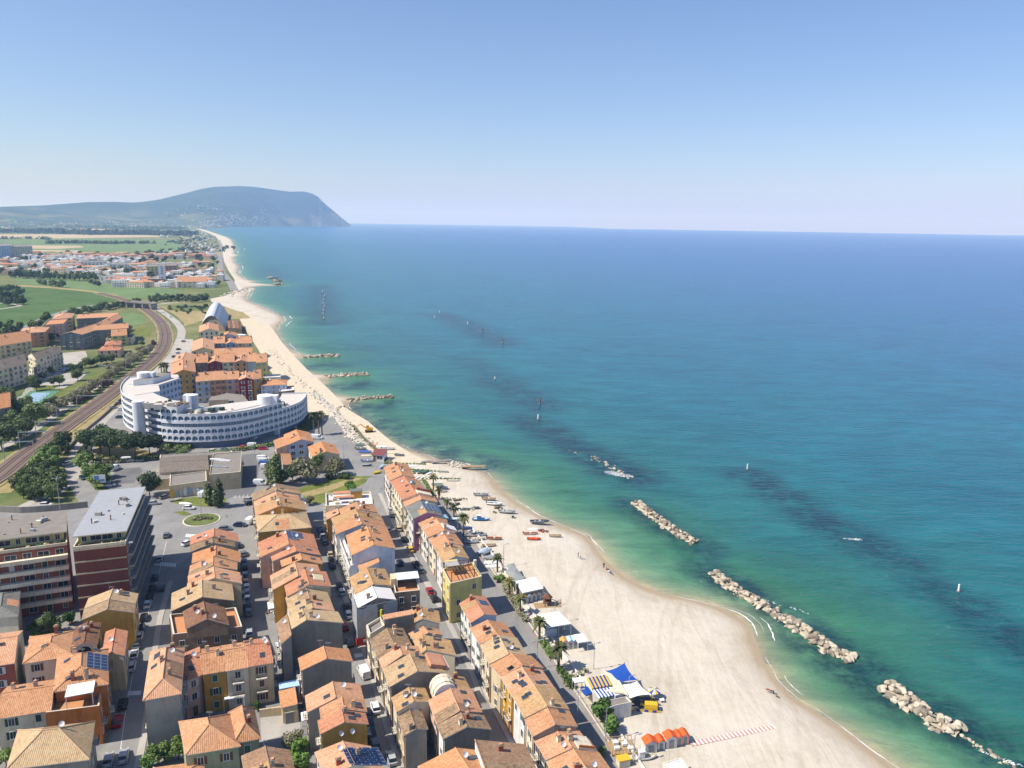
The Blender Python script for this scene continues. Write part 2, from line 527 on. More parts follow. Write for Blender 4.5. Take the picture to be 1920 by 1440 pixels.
n1 = noise(nt, .05, 6, .65, dist=.5); n2 = noise(nt, .6, 5, .7)
wvt = nt.nodes.new('ShaderNodeTexWave'); wvt.inputs['Scale'].default_value = .012; wvt.inputs['Distortion'].default_value = 9; wvt.inputs['Detail'].default_value = 3; wvt.inputs['Detail Scale'].default_value = .4
nt.links.new(mapped(nt, (1, .5, 1), rot=(0, 0, .5)), wvt.inputs['Vector'])
tyre = ramp(nt, wvt.outputs['Fac'], [(.93, (0, 0, 0)), (.965, (1, 1, 1)), (1, (0, 0, 0))])
trk = noise(nt, 1.0, 5, .6, mapped(nt, (.5, .06, 1), rot=(0, 0, .42)), 1.2)   # rake and wheel tracks along the beach
s = math_(nt, 'ADD', math_(nt, 'MULTIPLY', n1, .4), math_(nt, 'ADD', math_(nt, 'MULTIPLY', n2, .25), math_(nt, 'MULTIPLY', trk, .35)))
dry = ramp(nt, s, [(.33, hexc('aea390')), (.5, hexc('c4baa9')), (.66, hexc('d0c7b8'))])
peb = ramp(nt, noise(nt, 1.4, 4, .8), [(.6, (0, 0, 0)), (.72, (1, 1, 1))])
col = mixc(nt, math_(nt, 'MULTIPLY', peb.outputs[0], .42), dry.outputs[0], hexc('8f8474'))
wetf = ramp(nt, math_(nt, 'ADD', math_(nt, 'DIVIDE', sd_, 12.0), math_(nt, 'MULTIPLY', math_(nt, 'SUBTRACT', n1, .5), .5)), [(.1, (1, 1, 1)), (.26, (.45, .45, .45)), (.6, (0, 0, 0))])
col = mixc(nt, math_(nt, 'MULTIPLY', tyre.outputs[0], .24), col, hexc('a29480'))
col = mixc(nt, wetf.outputs[0], col, hexc('a8967c'))
nt.links.new(col, b.inputs['Base Color'])
b.inputs['Roughness'].default_value = .95
b.inputs['Specular IOR Level'].default_value = .15
bp = nt.nodes.new('ShaderNodeBump'); bp.inputs['Strength'].default_value = .5; bp.inputs['Distance'].default_value = .25
nt.links.new(math_(nt, 'ADD', trk, n2), bp.inputs['Height']); nt.links.new(bp.outputs[0], b.inputs['Normal'])
beach = grid_mesh('beach', Xb, Yb, Zb, msd, {'shore_distance': dS})
# ---- foam where the waves break: thin ragged lace along the water's edge
mfo = mat_plain('foam', (.8, .82, .82), .6, .06, 2)
def edge_foam():
 mb = MB()
 for lane in (0, 1, 2):
  y = 110.0 + lane * 7
  while y < 2600:
   n = rnd.randint(5, 26)
   dy = max(1.0, y * .004)
   amp = rnd.uniform(.06, .34) * max(1, y / 420)
   off = (lane * 2.4 + rnd.uniform(.2, 1.8)) * max(1, y / 500)
   if rnd.random() < (.6, .3, .16)[lane]:
    pts = []
    for i in range(n + 1):
     yy = y + i * dy
     e = max(0, math.sin(math.pi * i / n)) ** .6
     w = amp * e * rnd.uniform(.1, 1.5) + .03
     x = float(sx(yy)) + off + math.sin(yy * .31) * .5 + rnd.uniform(-.12, .12)
     pts.append((G(x - w / 2, yy, SEA_Z + .05), G(x + w / 2, yy, SEA_Z + .05)))
    for a, b_ in zip(pts[:-1], pts[1:]):
     mb.face([a[0], a[1], b_[1], b_[0]], mfo)
   y += n * dy * rnd.uniform(.75, 1.25)
 tag(mb.obj('surf_foam'), 'thin broken lines of white surf along the edge of the beach', 'foam', kind='stuff')
edge_foam()
# ---- ground: one sheet to the horizon, in under the beach
yg = [-800.0, -300, 0, 40]
while yg[-1] < SHOREX[-2, 1]:
 yg.append(yg[-1] + max(12, yg[-1] * .03))
yg = np.array(yg)
xg = [0, .5, 3, 10, 25, 50, 80, 120]
while xg[-1] < 40000: xg.append(xg[-1] * 1.12)
xg = -np.array(xg)[::-1]
GX = bx(yg)[:, None] + .3 + xg[None]
GY = np.repeat(yg[:, None], len(xg), 1)
GZ = -(GX ** 2 + GY ** 2) / EARTH
mg = bpy.data.materials.new('land')
nt, b = nodes(mg)
n1 = noise(nt, .004, 5, .6, dist=.3); n2 = noise(nt, .03, 5, .65); n3 = noise(nt, .5, 4, .7)
s = math_(nt, 'ADD', math_(nt, 'MULTIPLY', n1, .45), math_(nt, 'ADD', math_(nt, 'MULTIPLY', n2, .35), math_(nt, 'MULTIPLY', n3, .2)))
r = ramp(nt, s, [(.34, hexc('3d4a2a')), (.46, hexc('5d6a3c')), (.56, hexc('7d7c52')), (.7, hexc('9a8f6c'))])
nt.links.new(r.outputs[0], b.inputs['Base Color']); b.inputs['Roughness'].default_value = .95; b.inputs['Specular IOR Level'].default_value = .1
ground = grid_mesh('ground', GX, GY, GZ, mg)
# ---- flat sheets lying on the ground
def sheet(name, px, mat, lift=.004, world=False, kind='structure', seg=0):
 pts = [Vector((p[0], p[1], 0)) for p in px] if world else [P(u, v) for u, v in px]
 if seg:
  out = []
  for a, b_ in zip(pts, pts[1:] + pts[:1]):
   k = max(1, int((a - b_).length / seg))
   out += [a.lerp(b_, i / k) for i in range(k)]
  pts = out
 bm = bmesh.new()
 vs = [bm.verts.new((p.x, p.y, lift - drop(p.x, p.y))) for p in pts]
 f = bm.faces.new(vs)
 if f.calc_area() and f.normal.z < 0: f.normal_flip()
 bmesh.ops.triangulate(bm, faces=bm.faces[:])
 bmesh.ops.recalc_face_normals(bm, faces=bm.faces[:])
 for f in bm.faces:
  if f.normal.z < 0: f.normal_flip()
 me = bpy.data.meshes.new(name)
 bm.to_mesh(me); bm.free()
 me.materials.append(mat)
 o = link(name, me)
 if kind: o['kind'] = kind
 return o
def ribbon(name, px, w0, w1=None, mat=None, lift=.008, world=False, kind='structure', step=0, top=None):
 """strip of constant (or tapering) width along a line"""
 pts = [Vector((p[0], p[1], 0)) for p in px] if world else [P(u, v) for u, v in px]
 pts = [Vector((p.x, p.y, 0)) for p in pts]
 pts = smooth_line(pts, step) if step else pts
 w1 = w0 if w1 is None else w1
 mb = MB()
 L, Rr = [], []
 n = len(pts)
 for i, p in enumerate(pts):
  t = (pts[min(i + 1, n - 1)] - pts[max(i - 1, 0)]).normalized()
  s = Vector((-t.y, t.x, 0))
  w = w0 + (w1 - w0) * i / max(1, n - 1)
  a, b_ = p + s * w / 2, p - s * w / 2
  L.append(G(a.x, a.y, lift)); Rr.append(G(b_.x, b_.y, lift))
 for i in range(n - 1):
  mb.face([L[i], Rr[i], Rr[i + 1], L[i + 1]], mat)
 if top is not None:
  for i in range(n - 1):
   for Q in (L, Rr):
    a, b_ = Q[i], Q[i + 1]
    mb.face([a, b_, (b_.x, b_.y, b_.z - top), (a.x, a.y, a.z - top)], mat)
  for i in (0, n - 1):
   mb.face([L[i], Rr[i], Rr[i] - Vector((0, 0, top)), L[i] - Vector((0, 0, top))], mat)
 o = mb.obj(name)
 if kind: o['kind'] = kind
 return o
def smooth_line(pts, step):
 out = []
 n = len(pts)
 for i in range(n - 1):
  p0, p1, p2, p3 = pts[max(i - 1, 0)], pts[i], pts[i + 1], pts[min(i + 2, n - 1)]
  k = max(1, int((p2 - p1).length / step))
  for j in range(k):
   t = j / k
   out.append(.5 * ((2 * p1) + (p2 - p0) * t + (2 * p0 - 5 * p1 + 4 * p2 - p3) * t * t + (3 * p1 - p0 - 3 * p2 + p3) * t ** 3))
 out.append(pts[-1])
 return out
# ---- mountain and hills
RIDGE = [(-500, 391), (-200, 389), (0, 388), (80, 385.5), (130, 382), (165, 379.5), (220, 379), (250, 380.3), (270, 379), (300, 375), (340, 366), (380, 356), (405, 352), (450, 350.5),
 (480, 352), (515, 357), (545, 361), (570, 360.5), (585, 363.5), (598, 370), (606, 379), (614, 386), (626, 396), (640, 408), (650, 416), (657, 421)]
BASE = [(-500, 6200), (0, 6200), (150, 6800), (300, 7200), (375, 7900), (430, 9000), (480, 10000), (540, 10700), (600, 11200), (640, 11500), (657, 11750)]
RDIST = [(-500, 10500), (0, 10500), (200, 10800), (300, 11300), (450, 11900), (600, 11900), (657, 11850)]
us = np.concatenate([np.linspace(-500, 330, 120), np.linspace(334, 657, 150)])
fr = np.concatenate([np.linspace(0, 1, 60), np.linspace(1.04, 1.6, 14)])
HX = np.zeros((len(fr), len(us))); HY = HX.copy(); HZ = HX.copy()
for j, u in enumerate(us):
 db = np.interp(u, *zip(*BASE)); dr = max(np.interp(u, *zip(*RDIST)), db + 60)
 vr = np.interp(u, *zip(*RIDGE))
 th = 414.4 + (u - 960) * .015
 cosu = math.cos(math.atan((u - CX) / FPX))
 hr = (th - vr) / FPX * dr * cosu * .985 + HCAM + dr * dr / EARTH
 sharp = np.clip((u - 560) / 70, 0, 1)
 for i, t in enumerate(fr):
  d = db + (dr - db) * t
  p = PD(u, d)
  if t <= 1:
   g = (t ** 1.1) * (1 - sharp) + (1 - (1 - t) ** 1.8) * sharp if u > 380 else t ** 1.5
   if u <= 380:
    k = np.clip((u - 250) / 130, 0, 1)
    g = t ** (1.7 - .6 * k)
  else:
   g = max(0, 1 - (t - 1) / .6) ** 1.2
  HX[i, j], HY[i, j] = p.x, p.y
  e = math.sin(math.pi * min(t, 1)) 
  bump = sum((vnoise(np.array(p.x), np.array(p.y), s_, 11 + s_) - .5) * a for s_, a in ((1500, 130), (620, 110), (260, 75)))
  HZ[i, j] = max(-5, hr * g + bump * e * min(1, hr / 250)) - drop(p.x, p.y)
mh = bpy.data.materials.new('hill_forest')
nt, b = nodes(mh)
f1 = noise(nt, .0022, 6, .7); f2 = noise(nt, .02, 5, .7); f3 = noise(nt, .0009, 3, .6)
vo = nt.nodes.new('ShaderNodeTexVoronoi'); vo.inputs['Scale'].default_value = .0045
nt.links.new(nt.nodes.new('ShaderNodeNewGeometry').outputs['Position'], vo.inputs['Vector'])
sepc = nt.nodes.new('ShaderNodeSeparateColor'); nt.links.new(vo.outputs['Color'], sepc.inputs[0])
forest = ramp(nt, math_(nt, 'ADD', math_(nt, 'MULTIPLY', f1, .5), math_(nt, 'MULTIPLY', f2, .5)), [(.35, hexc('16231a')), (.55, hexc('2a3826')), (.63, hexc('4f5840')), (.72, hexc('857f64'))])
fields = ramp(nt, sepc.outputs[0], [(0, hexc('33422c')), (.4, hexc('475438')), (.65, hexc('6a6a4c')), (.85, hexc('5f6049')), (1, hexc('26351f'))])
px_ = nt.nodes.new('ShaderNodeSeparateXYZ'); nt.links.new(nt.nodes.new('ShaderNodeNewGeometry').outputs['Position'], px_.inputs[0])
low = ramp(nt, math_(nt, 'ADD', math_(nt, 'DIVIDE', px_.outputs[2], 220.0), math_(nt, 'MULTIPLY', math_(nt, 'SUBTRACT', f1, .5), 2.2)), [(.25, (1, 1, 1)), (.75, (0, 0, 0))])
col = mixc(nt, low.outputs[0], forest.outputs[0], fields.outputs[0])
geo = nt.nodes.new('ShaderNodeNewGeometry')
nz = nt.nodes.new('ShaderNodeSeparateXYZ'); nt.links.new(geo.outputs['True Normal'], nz.inputs[0])
cl = ramp(nt, math_(nt, 'ADD', nz.outputs[2], math_(nt, 'MULTIPLY', f2, .3)), [(.78, (1, 1, 1)), (.9, (0, 0, 0))])
col = mixc(nt, math_(nt, 'MULTIPLY', cl.outputs[0], .75), col, hexc('b8ab94'))
nt.links.new(col, b.inputs['Base Color']); b.inputs['Roughness'].default_value = 1; b.inputs['Specular IOR Level'].default_value = .05
hills = grid_mesh('mountain', HX, HY, HZ, mh, smooth=True)
# ================================================================== materials of the town
T = {
 'orange': mat_tile('tile_orange', hexc('a17353'), hexc('c08c65'), hexc('d0a782'), .35),
 'salmon': mat_tile('tile_salmon', hexc('b07c5a'), hexc('c99672'), hexc('d6ae8f'), .25),
 'bright': mat_tile('tile_bright', hexc('aa724b'), hexc('c38a5e'), hexc('d1a27a'), .15),
 'red': mat_tile('tile_red', hexc('a26a4e'), hexc('bd8262'), hexc('cb997c'), .3),
 'brown': mat_tile('tile_brown', hexc('7c5e49'), hexc('9c7b5e'), hexc('b39377'), .5),
 'dark': mat_tile('tile_dark', hexc('654535'), hexc('845f48'), hexc('9c795e'), .6),
 'beige': mat_tile('tile_beige', hexc('9f8261'), hexc('ba9e78'), hexc('c9b290'), .3),
 'old': mat_tile('tile_old', hexc('765d49'), hexc('9f8465'), hexc('bea585'), 1.0),
 'ochre': mat_tile('tile_ochre', hexc('947050'), hexc('b89265'), hexc('caa981'), .6),
 'grey': mat_tile('slate_grey', hexc('5a5a55'), hexc('73736d'), hexc('8a8982'), .3, .6),
 'white': mat_plain('roof_white', hexc('dcd6cf'), .8, .08),
 'asphalt': mat_plain('roof_felt', hexc('857e75'), .9, .2),
 'terrace': mat_plain('terrace_tiles', hexc('c0875c'), .85, .1),
 'metal': mat_plain('roof_metal', hexc('9c9ea1'), .8, .1),
 'cement': mat_tile('roof_cement', hexc('665c52'), hexc('7e7367'), hexc('958a7d'), .4),
}
W = {k: mat_wall('wall_' + k, hexc(c), .85) for k, c in {
 'cream': 'e0d3b8', 'white': 'e2dfda', 'ochre': 'cc9b4c', 'yellow': 'cbbd78', 'pink': 'd8b09a', 'grey': 'a39e95', 'warmgrey': '958d81', 'brown': '8c7a66', 'blue': 'a9bdd6', 'purple': 'a77ba0',
 'orange': 'c07842', 'brick': 'a05a4a', 'darkred': '96303a', 'salmon': 'd39a74', 'bluewhite': 'd5dbe4', 'sage': 'a9ad8c', 'sand': 'd2bf9c', 'green': '8fa682', 'concrete': '908b83', 'lilac': 'c8bccb',
 'teal': '6a777a'}.items()}
glass = mat_gloss('window_glass', hexc('26323c'), .12, .6)
blueglass = mat_gloss('blue_glass', hexc('47718f'), .15, .6)
frame_w = mat_plain('frame_white', hexc('d9d7d0'), .6, .05)
stone = mat_plain('stone_trim', hexc('cfc6b4'), .85, .08)
SH = {k: mat_plain('shutter_' + k, hexc(c), .7, .1, 3) for k, c in {'green': '3d6a4a', 'brown': '6d4a35', 'white': 'd0ccc4', 'grey': '8d8f8f', 'dkgreen': '2d4a3c', 'blue': '7f9bb8', 'yellow': 'd8b432', 'red': '8b3a34'}.items()}
iron = mat_plain('painted_iron', hexc('4a4c4e'), .5, .08)
galv = mat_plain('galvanised', hexc('9ea2a4'), .45, .06)
solar = mat_gloss('solar_cell', hexc('1f2f55'), .18, .6)
white_p = mat_plain('white_paint', hexc('e4e4e0'), .5, .05)
asph = bpy.data.materials.new('street_asphalt')
def _asph(m, cs, patch=True):
 nt, b = nodes(m)
 n1 = noise(nt, .09, 5, .65, dist=.4); n2 = noise(nt, 1.2, 5, .7); n3 = noise(nt, 1.0, 4, .6, mapped(nt, (.8, .09, 1), rot=(0, 0, .33)))
 s = math_(nt, 'ADD', math_(nt, 'MULTIPLY', n1, .45), math_(nt, 'ADD', math_(nt, 'MULTIPLY', n2, .25), math_(nt, 'MULTIPLY', n3, .3)))
 r = ramp(nt, s, [(.32, cs[0]), (.5, cs[1]), (.68, cs[2])])
 # straight-edged repair patches
 br = nt.nodes.new('ShaderNodeTexVoronoi'); br.distance = 'CHEBYCHEV'; br.inputs['Scale'].default_value = .11
 nt.links.new(nt.nodes.new('ShaderNodeNewGeometry').outputs['Position'], br.inputs['Vector'])
 sp = nt.nodes.new('ShaderNodeSeparateColor'); nt.links.new(br.outputs['Color'], sp.inputs[0])
 pt = ramp(nt, sp.outputs[0], [(.0, (.88, .88, .88)), (.5, (1, 1, 1)), (1, (1.06, 1.06, 1.06))])
 nt.links.new(mixc(nt, .8 if patch else .2, r.outputs[0], mixc(nt, 1.0, r.outputs[0], pt.outputs[0], 'MULTIPLY')), b.inputs['Base Color'])
 b.inputs['Roughness'].default_value = .92; b.inputs['Specular IOR Level'].default_value = .15
 return m
_asph(asph, (hexc('7b7976'), hexc('8b8985'), hexc('999691')))
dkasph = _asph(bpy.data.materials.new('dark_asphalt'), (hexc('626161'), hexc('706f6e'), hexc('7c7b79')))
paving = _asph(bpy.data.materials.new('pavement_slabs'), (hexc('9c968d'), hexc('aba59c'), hexc('b7b1a8')))
prom_m = _asph(bpy.data.materials.new('promenade_paving'), (hexc('857f79'), hexc('928c86'), hexc('9e9892')))
line_w = mat_plain('road_paint', hexc('d8d6d0'), .7, .12, 3)
def _grass(name, cs, sc=.12):
 m = bpy.data.materials.new(name); nt, b = nodes(m)
 s = math_(nt, 'ADD', math_(nt, 'MULTIPLY', noise(nt, sc, 5, .7), .6), math_(nt, 'MULTIPLY', noise(nt, sc * 8, 4, .7), .4))
 r = ramp(nt, s, [(.32, cs[0]), (.5, cs[1]), (.68, cs[2])])
 nt.links.new(r.outputs[0], b.inputs['Base Color']); b.inputs['Roughness'].default_value = .95; b.inputs['Specular IOR Level'].default_value = .08
 return m
grass = _grass('lawn', (hexc('4d5a2c'), hexc('6b7338'), hexc('8b8850')))
drygrass = _grass('dry_grass', (hexc('7b7048'), hexc('9b8c62'), hexc('b2a17a')))
crop = _grass('green_crop', (hexc('43572f'), hexc('526a3c'), hexc('5f7547')), .02)
crop2 = _grass('pale_crop', (hexc('5a7045'), hexc('6a7f52'), hexc('7a8c60')), .02)
soil = _grass('ploughed_soil', (hexc('97866a'), hexc('b3a283'), hexc('c7b79a')), .02)
verge = _grass('verge', (hexc('4b5a30'), hexc('647040'), hexc('7d8052')))
# ================================================================== small shared meshes
def m_window(w, h, sh=None, fr=frame_w, arch=False, gl=glass, open_=True, sill=True):
 """x along the wall, -y outward, origin at the middle of the opening"""
 mb = MB()
 if arch:
  n = 8
  top = [(w / 2 * math.cos(math.pi * i / n), h / 2 - w / 2 + w / 2 * math.sin(math.pi * i / n)) for i in range(n + 1)]
  pts = [(-w / 2, -h / 2), (w / 2, -h / 2)] + top
  mb.face([(x, -.02, z) for x, z in pts], gl)
  for a, b in zip(pts, pts[1:] + pts[:1]):
   k = 1 + .2 / w
   mb.face([(a[0], -.07, a[1]), (b[0], -.07, b[1]), (b[0] * k, -.07, b[1] * k), (a[0] * k, -.07, a[1] * k)], fr)
   mb.face([(a[0] * k, 0, a[1] * k), (a[0] * k, -.07, a[1] * k), (b[0] * k, -.07, b[1] * k), (b[0] * k, 0, b[1] * k)], fr)
 else:
  mb.face([(-w / 2, -.03, -h / 2), (w / 2, -.03, -h / 2), (w / 2, -.03, h / 2), (-w / 2, -.03, h / 2)], gl)
  t = .1
  mb.box((0, -.04, h / 2 + t / 2), (w + 2 * t, .1, t), fr); mb.box((0, -.05, -h / 2 - t / 2), (w + (3 if sill else 2) * t, .16 if sill else .1, t), fr)
  for s in (-1, 1): mb.box((s * (w / 2 + t / 2), -.04, 0), (t, .1, h), fr)
  mb.box((0, -.035, 0), (.06, .05, h), fr)
 if sh:
  for s in (-1, 1):
   if open_: mb.box((s * (w * .75 + .12), -.06, 0), (w * .5, .05, h + .1), sh)
   else: mb.box((s * w * .25, -.06, 0), (w * .48, .05, h), sh)
 return mb.mesh('window')
WIN = {}
for k in SH:
 WIN[k] = m_window(.95, 1.45, SH[k]); WIN[k + '_c'] = m_window(.95, 1.45, SH[k], open_=False)
WIN['plain'] = m_window(1.0, 1.4); WIN['wide'] = m_window(1.7, 1.4); WIN['fdoor'] = m_window(1.1, 2.1, SH['dkgreen'], open_=False); WIN['round'] = None
WIN['arch'] = m_window(1.15, 2.0, arch=True); WIN['bigarch'] = m_window(2.6, 2.6, arch=True); WIN['strip'] = m_window(2.4, 1.3)
mbw = MB()
n = 14
for r0, r1, y, m in ((0, .45, -.03, glass), (.45, .62, -.08, frame_w)):
 for i in range(n):
  a, b = 6.2832 * i / n, 6.2832 * (i + 1) / n
  if r0: mbw.face([(r0 * math.cos(a), y, r0 * math.sin(a)), (r0 * math.cos(b), y, r0 * math.sin(b)), (r1 * math.cos(b), y, r1 * math.sin(b)), (r1 * math.cos(a), y, r1 * math.sin(a))], m)
  else: mbw.face([(0, y, 0), (r1 * math.cos(a), y, r1 * math.sin(a)), (r1 * math.cos(b), y, r1 * math.sin(b))], m)
WIN['round'] = mbw.mesh('round_window')
def m_door(m, w=1.1, h=2.3):
 mb = MB()
 mb.box((0, -.03, h / 2), (w, .06, h), m); mb.box((0, -.05, h + .08), (w + .3, .14, .16), stone)
 for s in (-1, 1): mb.box((s * (w / 2 + .07), -.05, h / 2), (.14, .12, h), stone)
 return mb.mesh('door')
DOOR = [m_door(SH[k]) for k in ('brown', 'dkgreen', 'grey', 'red')] + [m_door(SH['grey'], 2.4, 2.4)]
def m_balcony(w=2.2, d=.9, m=None, rail=iron):
 mb = MB()
 mb.box((0, -d / 2, -.08), (w, d, .16), m or stone)
 for z in (.95, .5): mb.box((0, -d + .04, z), (w, .05, .05), rail)
 for s in (-1, 1):
  for z in (.95, .5): mb.box((s * (w / 2 - .03), -d / 2, z), (.05, d, .05), rail)
 k = int(w / .22)
 for i in range(k + 1): mb.box((-w / 2 + .03 + (w - .06) * i / k, -d + .04, .47), (.025, .025, .95), rail)
 return mb.mesh('balcony')
BALC = m_balcony()
def m_chimney(m):
 mb = MB()
 mb.box((0, 0, .1), (.6, .8, 1.8), m); mb.box((0, 0, 1.04), (.8, 1.0, .1), T['cement']); mb.box((0, 0, 1.22), (.45, .6, .22), T['orange'])
 return mb.mesh('chimney')
CHIM = [m_chimney(W['brick']), m_chimney(W['cream']), m_chimney(W['grey'])]
def m_skylight():
 mb = MB()
 mb.box((0, 0, .05), (1.0, 1.3, .14), iron); mb.face([(-.4, -.55, .125), (.4, -.55, .125), (.4, .55, .125), (-.4, .55, .125)], mat_gloss('skylight_glass', hexc('39444f'), .2, .4))
 return mb.mesh('skylight')
SKYL = m_skylight()
def m_dish():
 mb = MB()
 mb.cyl((0, 0, -.2), (0, 0, .75), .04, .04, galv, 6)
 c = Vector((0, -.12, .85)); ax = Vector((.35, -.8, .5)).normalized(); a = ax.orthogonal().normalized(); b = ax.cross(a)
 n = 12; R_ = .48
 rings = [(0, -.13), (.26, -.09), (R_, 0)]
 for k in range(2):
  for i in range(n):
   p = [6.2832 * i / n, 6.2832 * (i + 1) / n]
   def q(r, o, t): return c + ax * o + (a * math.cos(t) + b * math.sin(t)) * r
   mb.face([q(*rings[k], p[0]), q(*rings[k], p[1]), q(*rings[k + 1], p[1]), q(*rings[k + 1], p[0])], white_p)
 mb.cyl(c - ax * .1, c + ax * .5, .02, .02, galv, 5)
 return mb.mesh('satellite_dish')
DISH = m_dish()
def m_antenna():
 mb = MB()
 mb.cyl((0, 0, -.2), (0, 0, 2.8), .03, .025, galv, 5)
 mb.cyl((-.6, 0, 2.6), (.6, 0, 2.6), .02, .02, galv, 4)
 for i in range(6): mb.cyl((-.5 + i * .2, -.35, 2.6), (-.5 + i * .2, .35, 2.6), .012, .012, galv, 4)
 return mb.mesh('antenna')
ANT = m_antenna()
def m_solar(nx, ny, w=1.0, h=1.6):
 mb = MB()
 for i in range(nx):
  for j in range(ny):
   x, y = (i - (nx - 1) / 2) * (w + .05), (j - (ny - 1) / 2) * (h + .05)
   mb.box((x, y, .1), (w, h, .06), galv); mb.face([(x - w / 2 + .05, y - h / 2 + .05, .135), (x + w / 2 - .05, y - h / 2 + .05, .135), (x + w / 2 - .05, y + h / 2 - .05, .135), (x - w / 2 + .05, y + h / 2 - .05, .135)], solar)
 return mb.mesh('solar_panel')
# ================================================================== houses
mb = MB(); mb.cyl((0, 0, 0), (0, 0, 1), .07, .07, SH['brown'], 6); PIPE = mb.mesh('drainpipe')
HOUSES = []          # (root, short phrase) for naming what stands beside them
def house(label, FL, FR, BL, h, roof='orange', wall='cream', gw=None, kind='gable', rf=.5, rr=None, name='town_house', cat='house', group=None,
    win='rlB', shut=None, floors=None, sk=1, ch=1, dish=1, ant=0, into=None, over=.32, balc=.25, world=False, base=0.0, short=None, wpitch=3.0, doors=True, arch=None, parapet=None, wk=None, tall=0, ground_floor=True):
 """FL, FR, BL: pixels of the front-left, front-right and back-left eaves corner at height h. win: faces with windows (l r f b)"""
 q = [Vector(p) for p in (FL, FR, BL)] if world else [P(*p, h) for p in (FL, FR, BL)]
 for p in q: p.z = 0
 a, b, d = q
 c = b + d - a
 if not world:           # a few cm apart so that party walls never coincide
  ctr = (a + c) / 2
  a, b, c, d = [ctr + (p - ctr) * (1 - .06 / max(2, (p - ctr).length)) for p in (a, b, c, d)]
 h = h + rnd.uniform(-.12, .12)
 O = (a + b + c + d) / 4
 yv = d - a
 rz = math.atan2(yv.y, yv.x) - math.pi / 2
 gz = -drop(O.x, O.y)
 Ri = Matrix.Rotation(-rz, 3, 'Z')
 a, b, c, d = [Ri @ (p - O) for p in (a, b, c, d)]
 if into is None:
  root = empty(name, (O.x, O.y, gz), rz, label, cat, group)
  HOUSES.append((root, short or label, O.copy()))
 else:
  root = into
  Mi = root.matrix_basis.inverted() if False else (Matrix.Translation(root.location) @ Matrix.Rotation(root.rotation_euler.z, 4, 'Z')).inverted()
  a, b, c, d = [Mi @ (Matrix.Rotation(rz, 4, 'Z') @ p + Vector((O.x, O.y, root.location.z))) for p in (a, b, c, d)]
 wm = W[wall]; gm = W[gw] if gw else wm
 lw, ld = (b - a).length, (d - a).length
 rm = T[roof]
 Z = Vector((0, 0, 1))
 hv = h * Z
 if rr is None: rr = .165 * (lw if kind in ('gable', 'hip', 'hipf', 'shed') and lw < ld * 1.6 or kind == 'gable' else ld)
 if kind == 'gablex' and rr is None: rr = .165 * ld
 mb = MB()
 B0 = base * Z - Z * (.3 if base == 0 else 0)
 ex, ey = (b - a).normalized(), (d - a).normalized()
 topR = None
 def wallq(p, q_, m, zt1=h, zt2=h): mb.face([p + B0, q_ + B0, q_ + zt2 * Z, p + zt1 * Z], m)
 rb = MB()
 th = .16
 def slab(pts, e):
  pts = [Vector(p) for p in pts]
  n = (pts[1] - pts[0]).cross(pts[2] - pts[0])
  if n.z < 0: pts = pts[::-1]
  rb.roof([p + Z * th for p in pts], rm, e)
  k = len(pts)
  for i in range(k):
   p, q_ = pts[i], pts[(i + 1) % k]
   rb.face([p, q_, q_ + Z * th, p + Z * th], stone)
  rb.face(pts[::-1], stone)
 planes = []          # (origin eave-left pt, eave dir, up-slope vec, length, slope length) for things on the roof
 if kind == 'flat':
  for p, q_, m in ((a, b, gm), (b, c, wm), (c, d, wm), (d, a, wm)): wallq(p, q_, m)
  rb.face([a + hv, b + hv, c + hv, d + hv], rm, [(0, 0), (lw, 0), (lw, ld), (0, ld)])
  pp = .7 if parapet is None else parapet
  if pp:
   ctr = (a + b + c + d) / 4
   inn = [p + (ctr - p).normalized() * .42 for p in (a, b, c, d)]
   pts = (a, b, c, d)
   for i in range(4):
    j = (i + 1) % 4
    p, q_, pi, qi = pts[i], pts[j], inn[i], inn[j]
    mm = gm if i == 0 else wm
    mb.face([p + hv, q_ + hv, q_ + hv + Z * pp, p + hv + Z * pp], mm)
    mb.face([qi + hv, pi + hv, pi + hv + Z * pp, qi + hv + Z * pp], mm)
    mb.face([p + hv + Z * pp, q_ + hv + Z * pp, qi + hv + Z * pp, pi + hv + Z * pp], stone)
  planes = [(a + hv, ex, ey, lw, ld)]
 elif kind in ('gable', 'gablex', 'shed'):
  if kind == 'gablex':        # turn the corners so that the ridge runs along the first-to-fourth edge
   A, Bq, Cq, Dq = d, a, b, c
   mA, mC = wm, gm
  else:
   A, Bq, Cq, Dq = a, b, c, d
   mA, mC = gm, wm
  # ridge over edge A-Bq at fraction rf, and over Dq-Cq
  rr_ = rr
  r0 = A + (Bq - A) * rf + Z * (h + rr_); r1 = Dq + (Cq - Dq) * rf + Z * (h + rr_)
  n1, n2 = A + hv, Bq + hv
  if kind == 'gablex': mfront, mback, mleft, mright = wm, wm, wm, gm
  else: mfront, mback, mleft, mright = gm, wm, wm, wm
  if rf in (0, 1):
   wallq(A, Bq, mfront, h + rr_ * (rf == 0), h + rr_ * (rf == 1)); wallq(Cq, Dq, mback, h + rr_ * (rf == 1), h + rr_ * (rf == 0))
   wallq(Bq, Cq, mright, h + rr_ * (rf == 1), h + rr_ * (rf == 1)); wallq(Dq, A, mleft, h + rr_ * (rf == 0), h + rr_ * (rf == 0))
  else:
   mb.face([A + B0, Bq + B0, Bq + hv, r0, A + hv], mfront); mb.face([Cq + B0, Dq + B0, Dq + hv, r1, Cq + hv], mback)
   wallq(Bq, Cq, mright); wallq(Dq, A, mleft)
  u = (Bq - A).normalized(); w_ = (Dq - A).normalized()
  og = .1
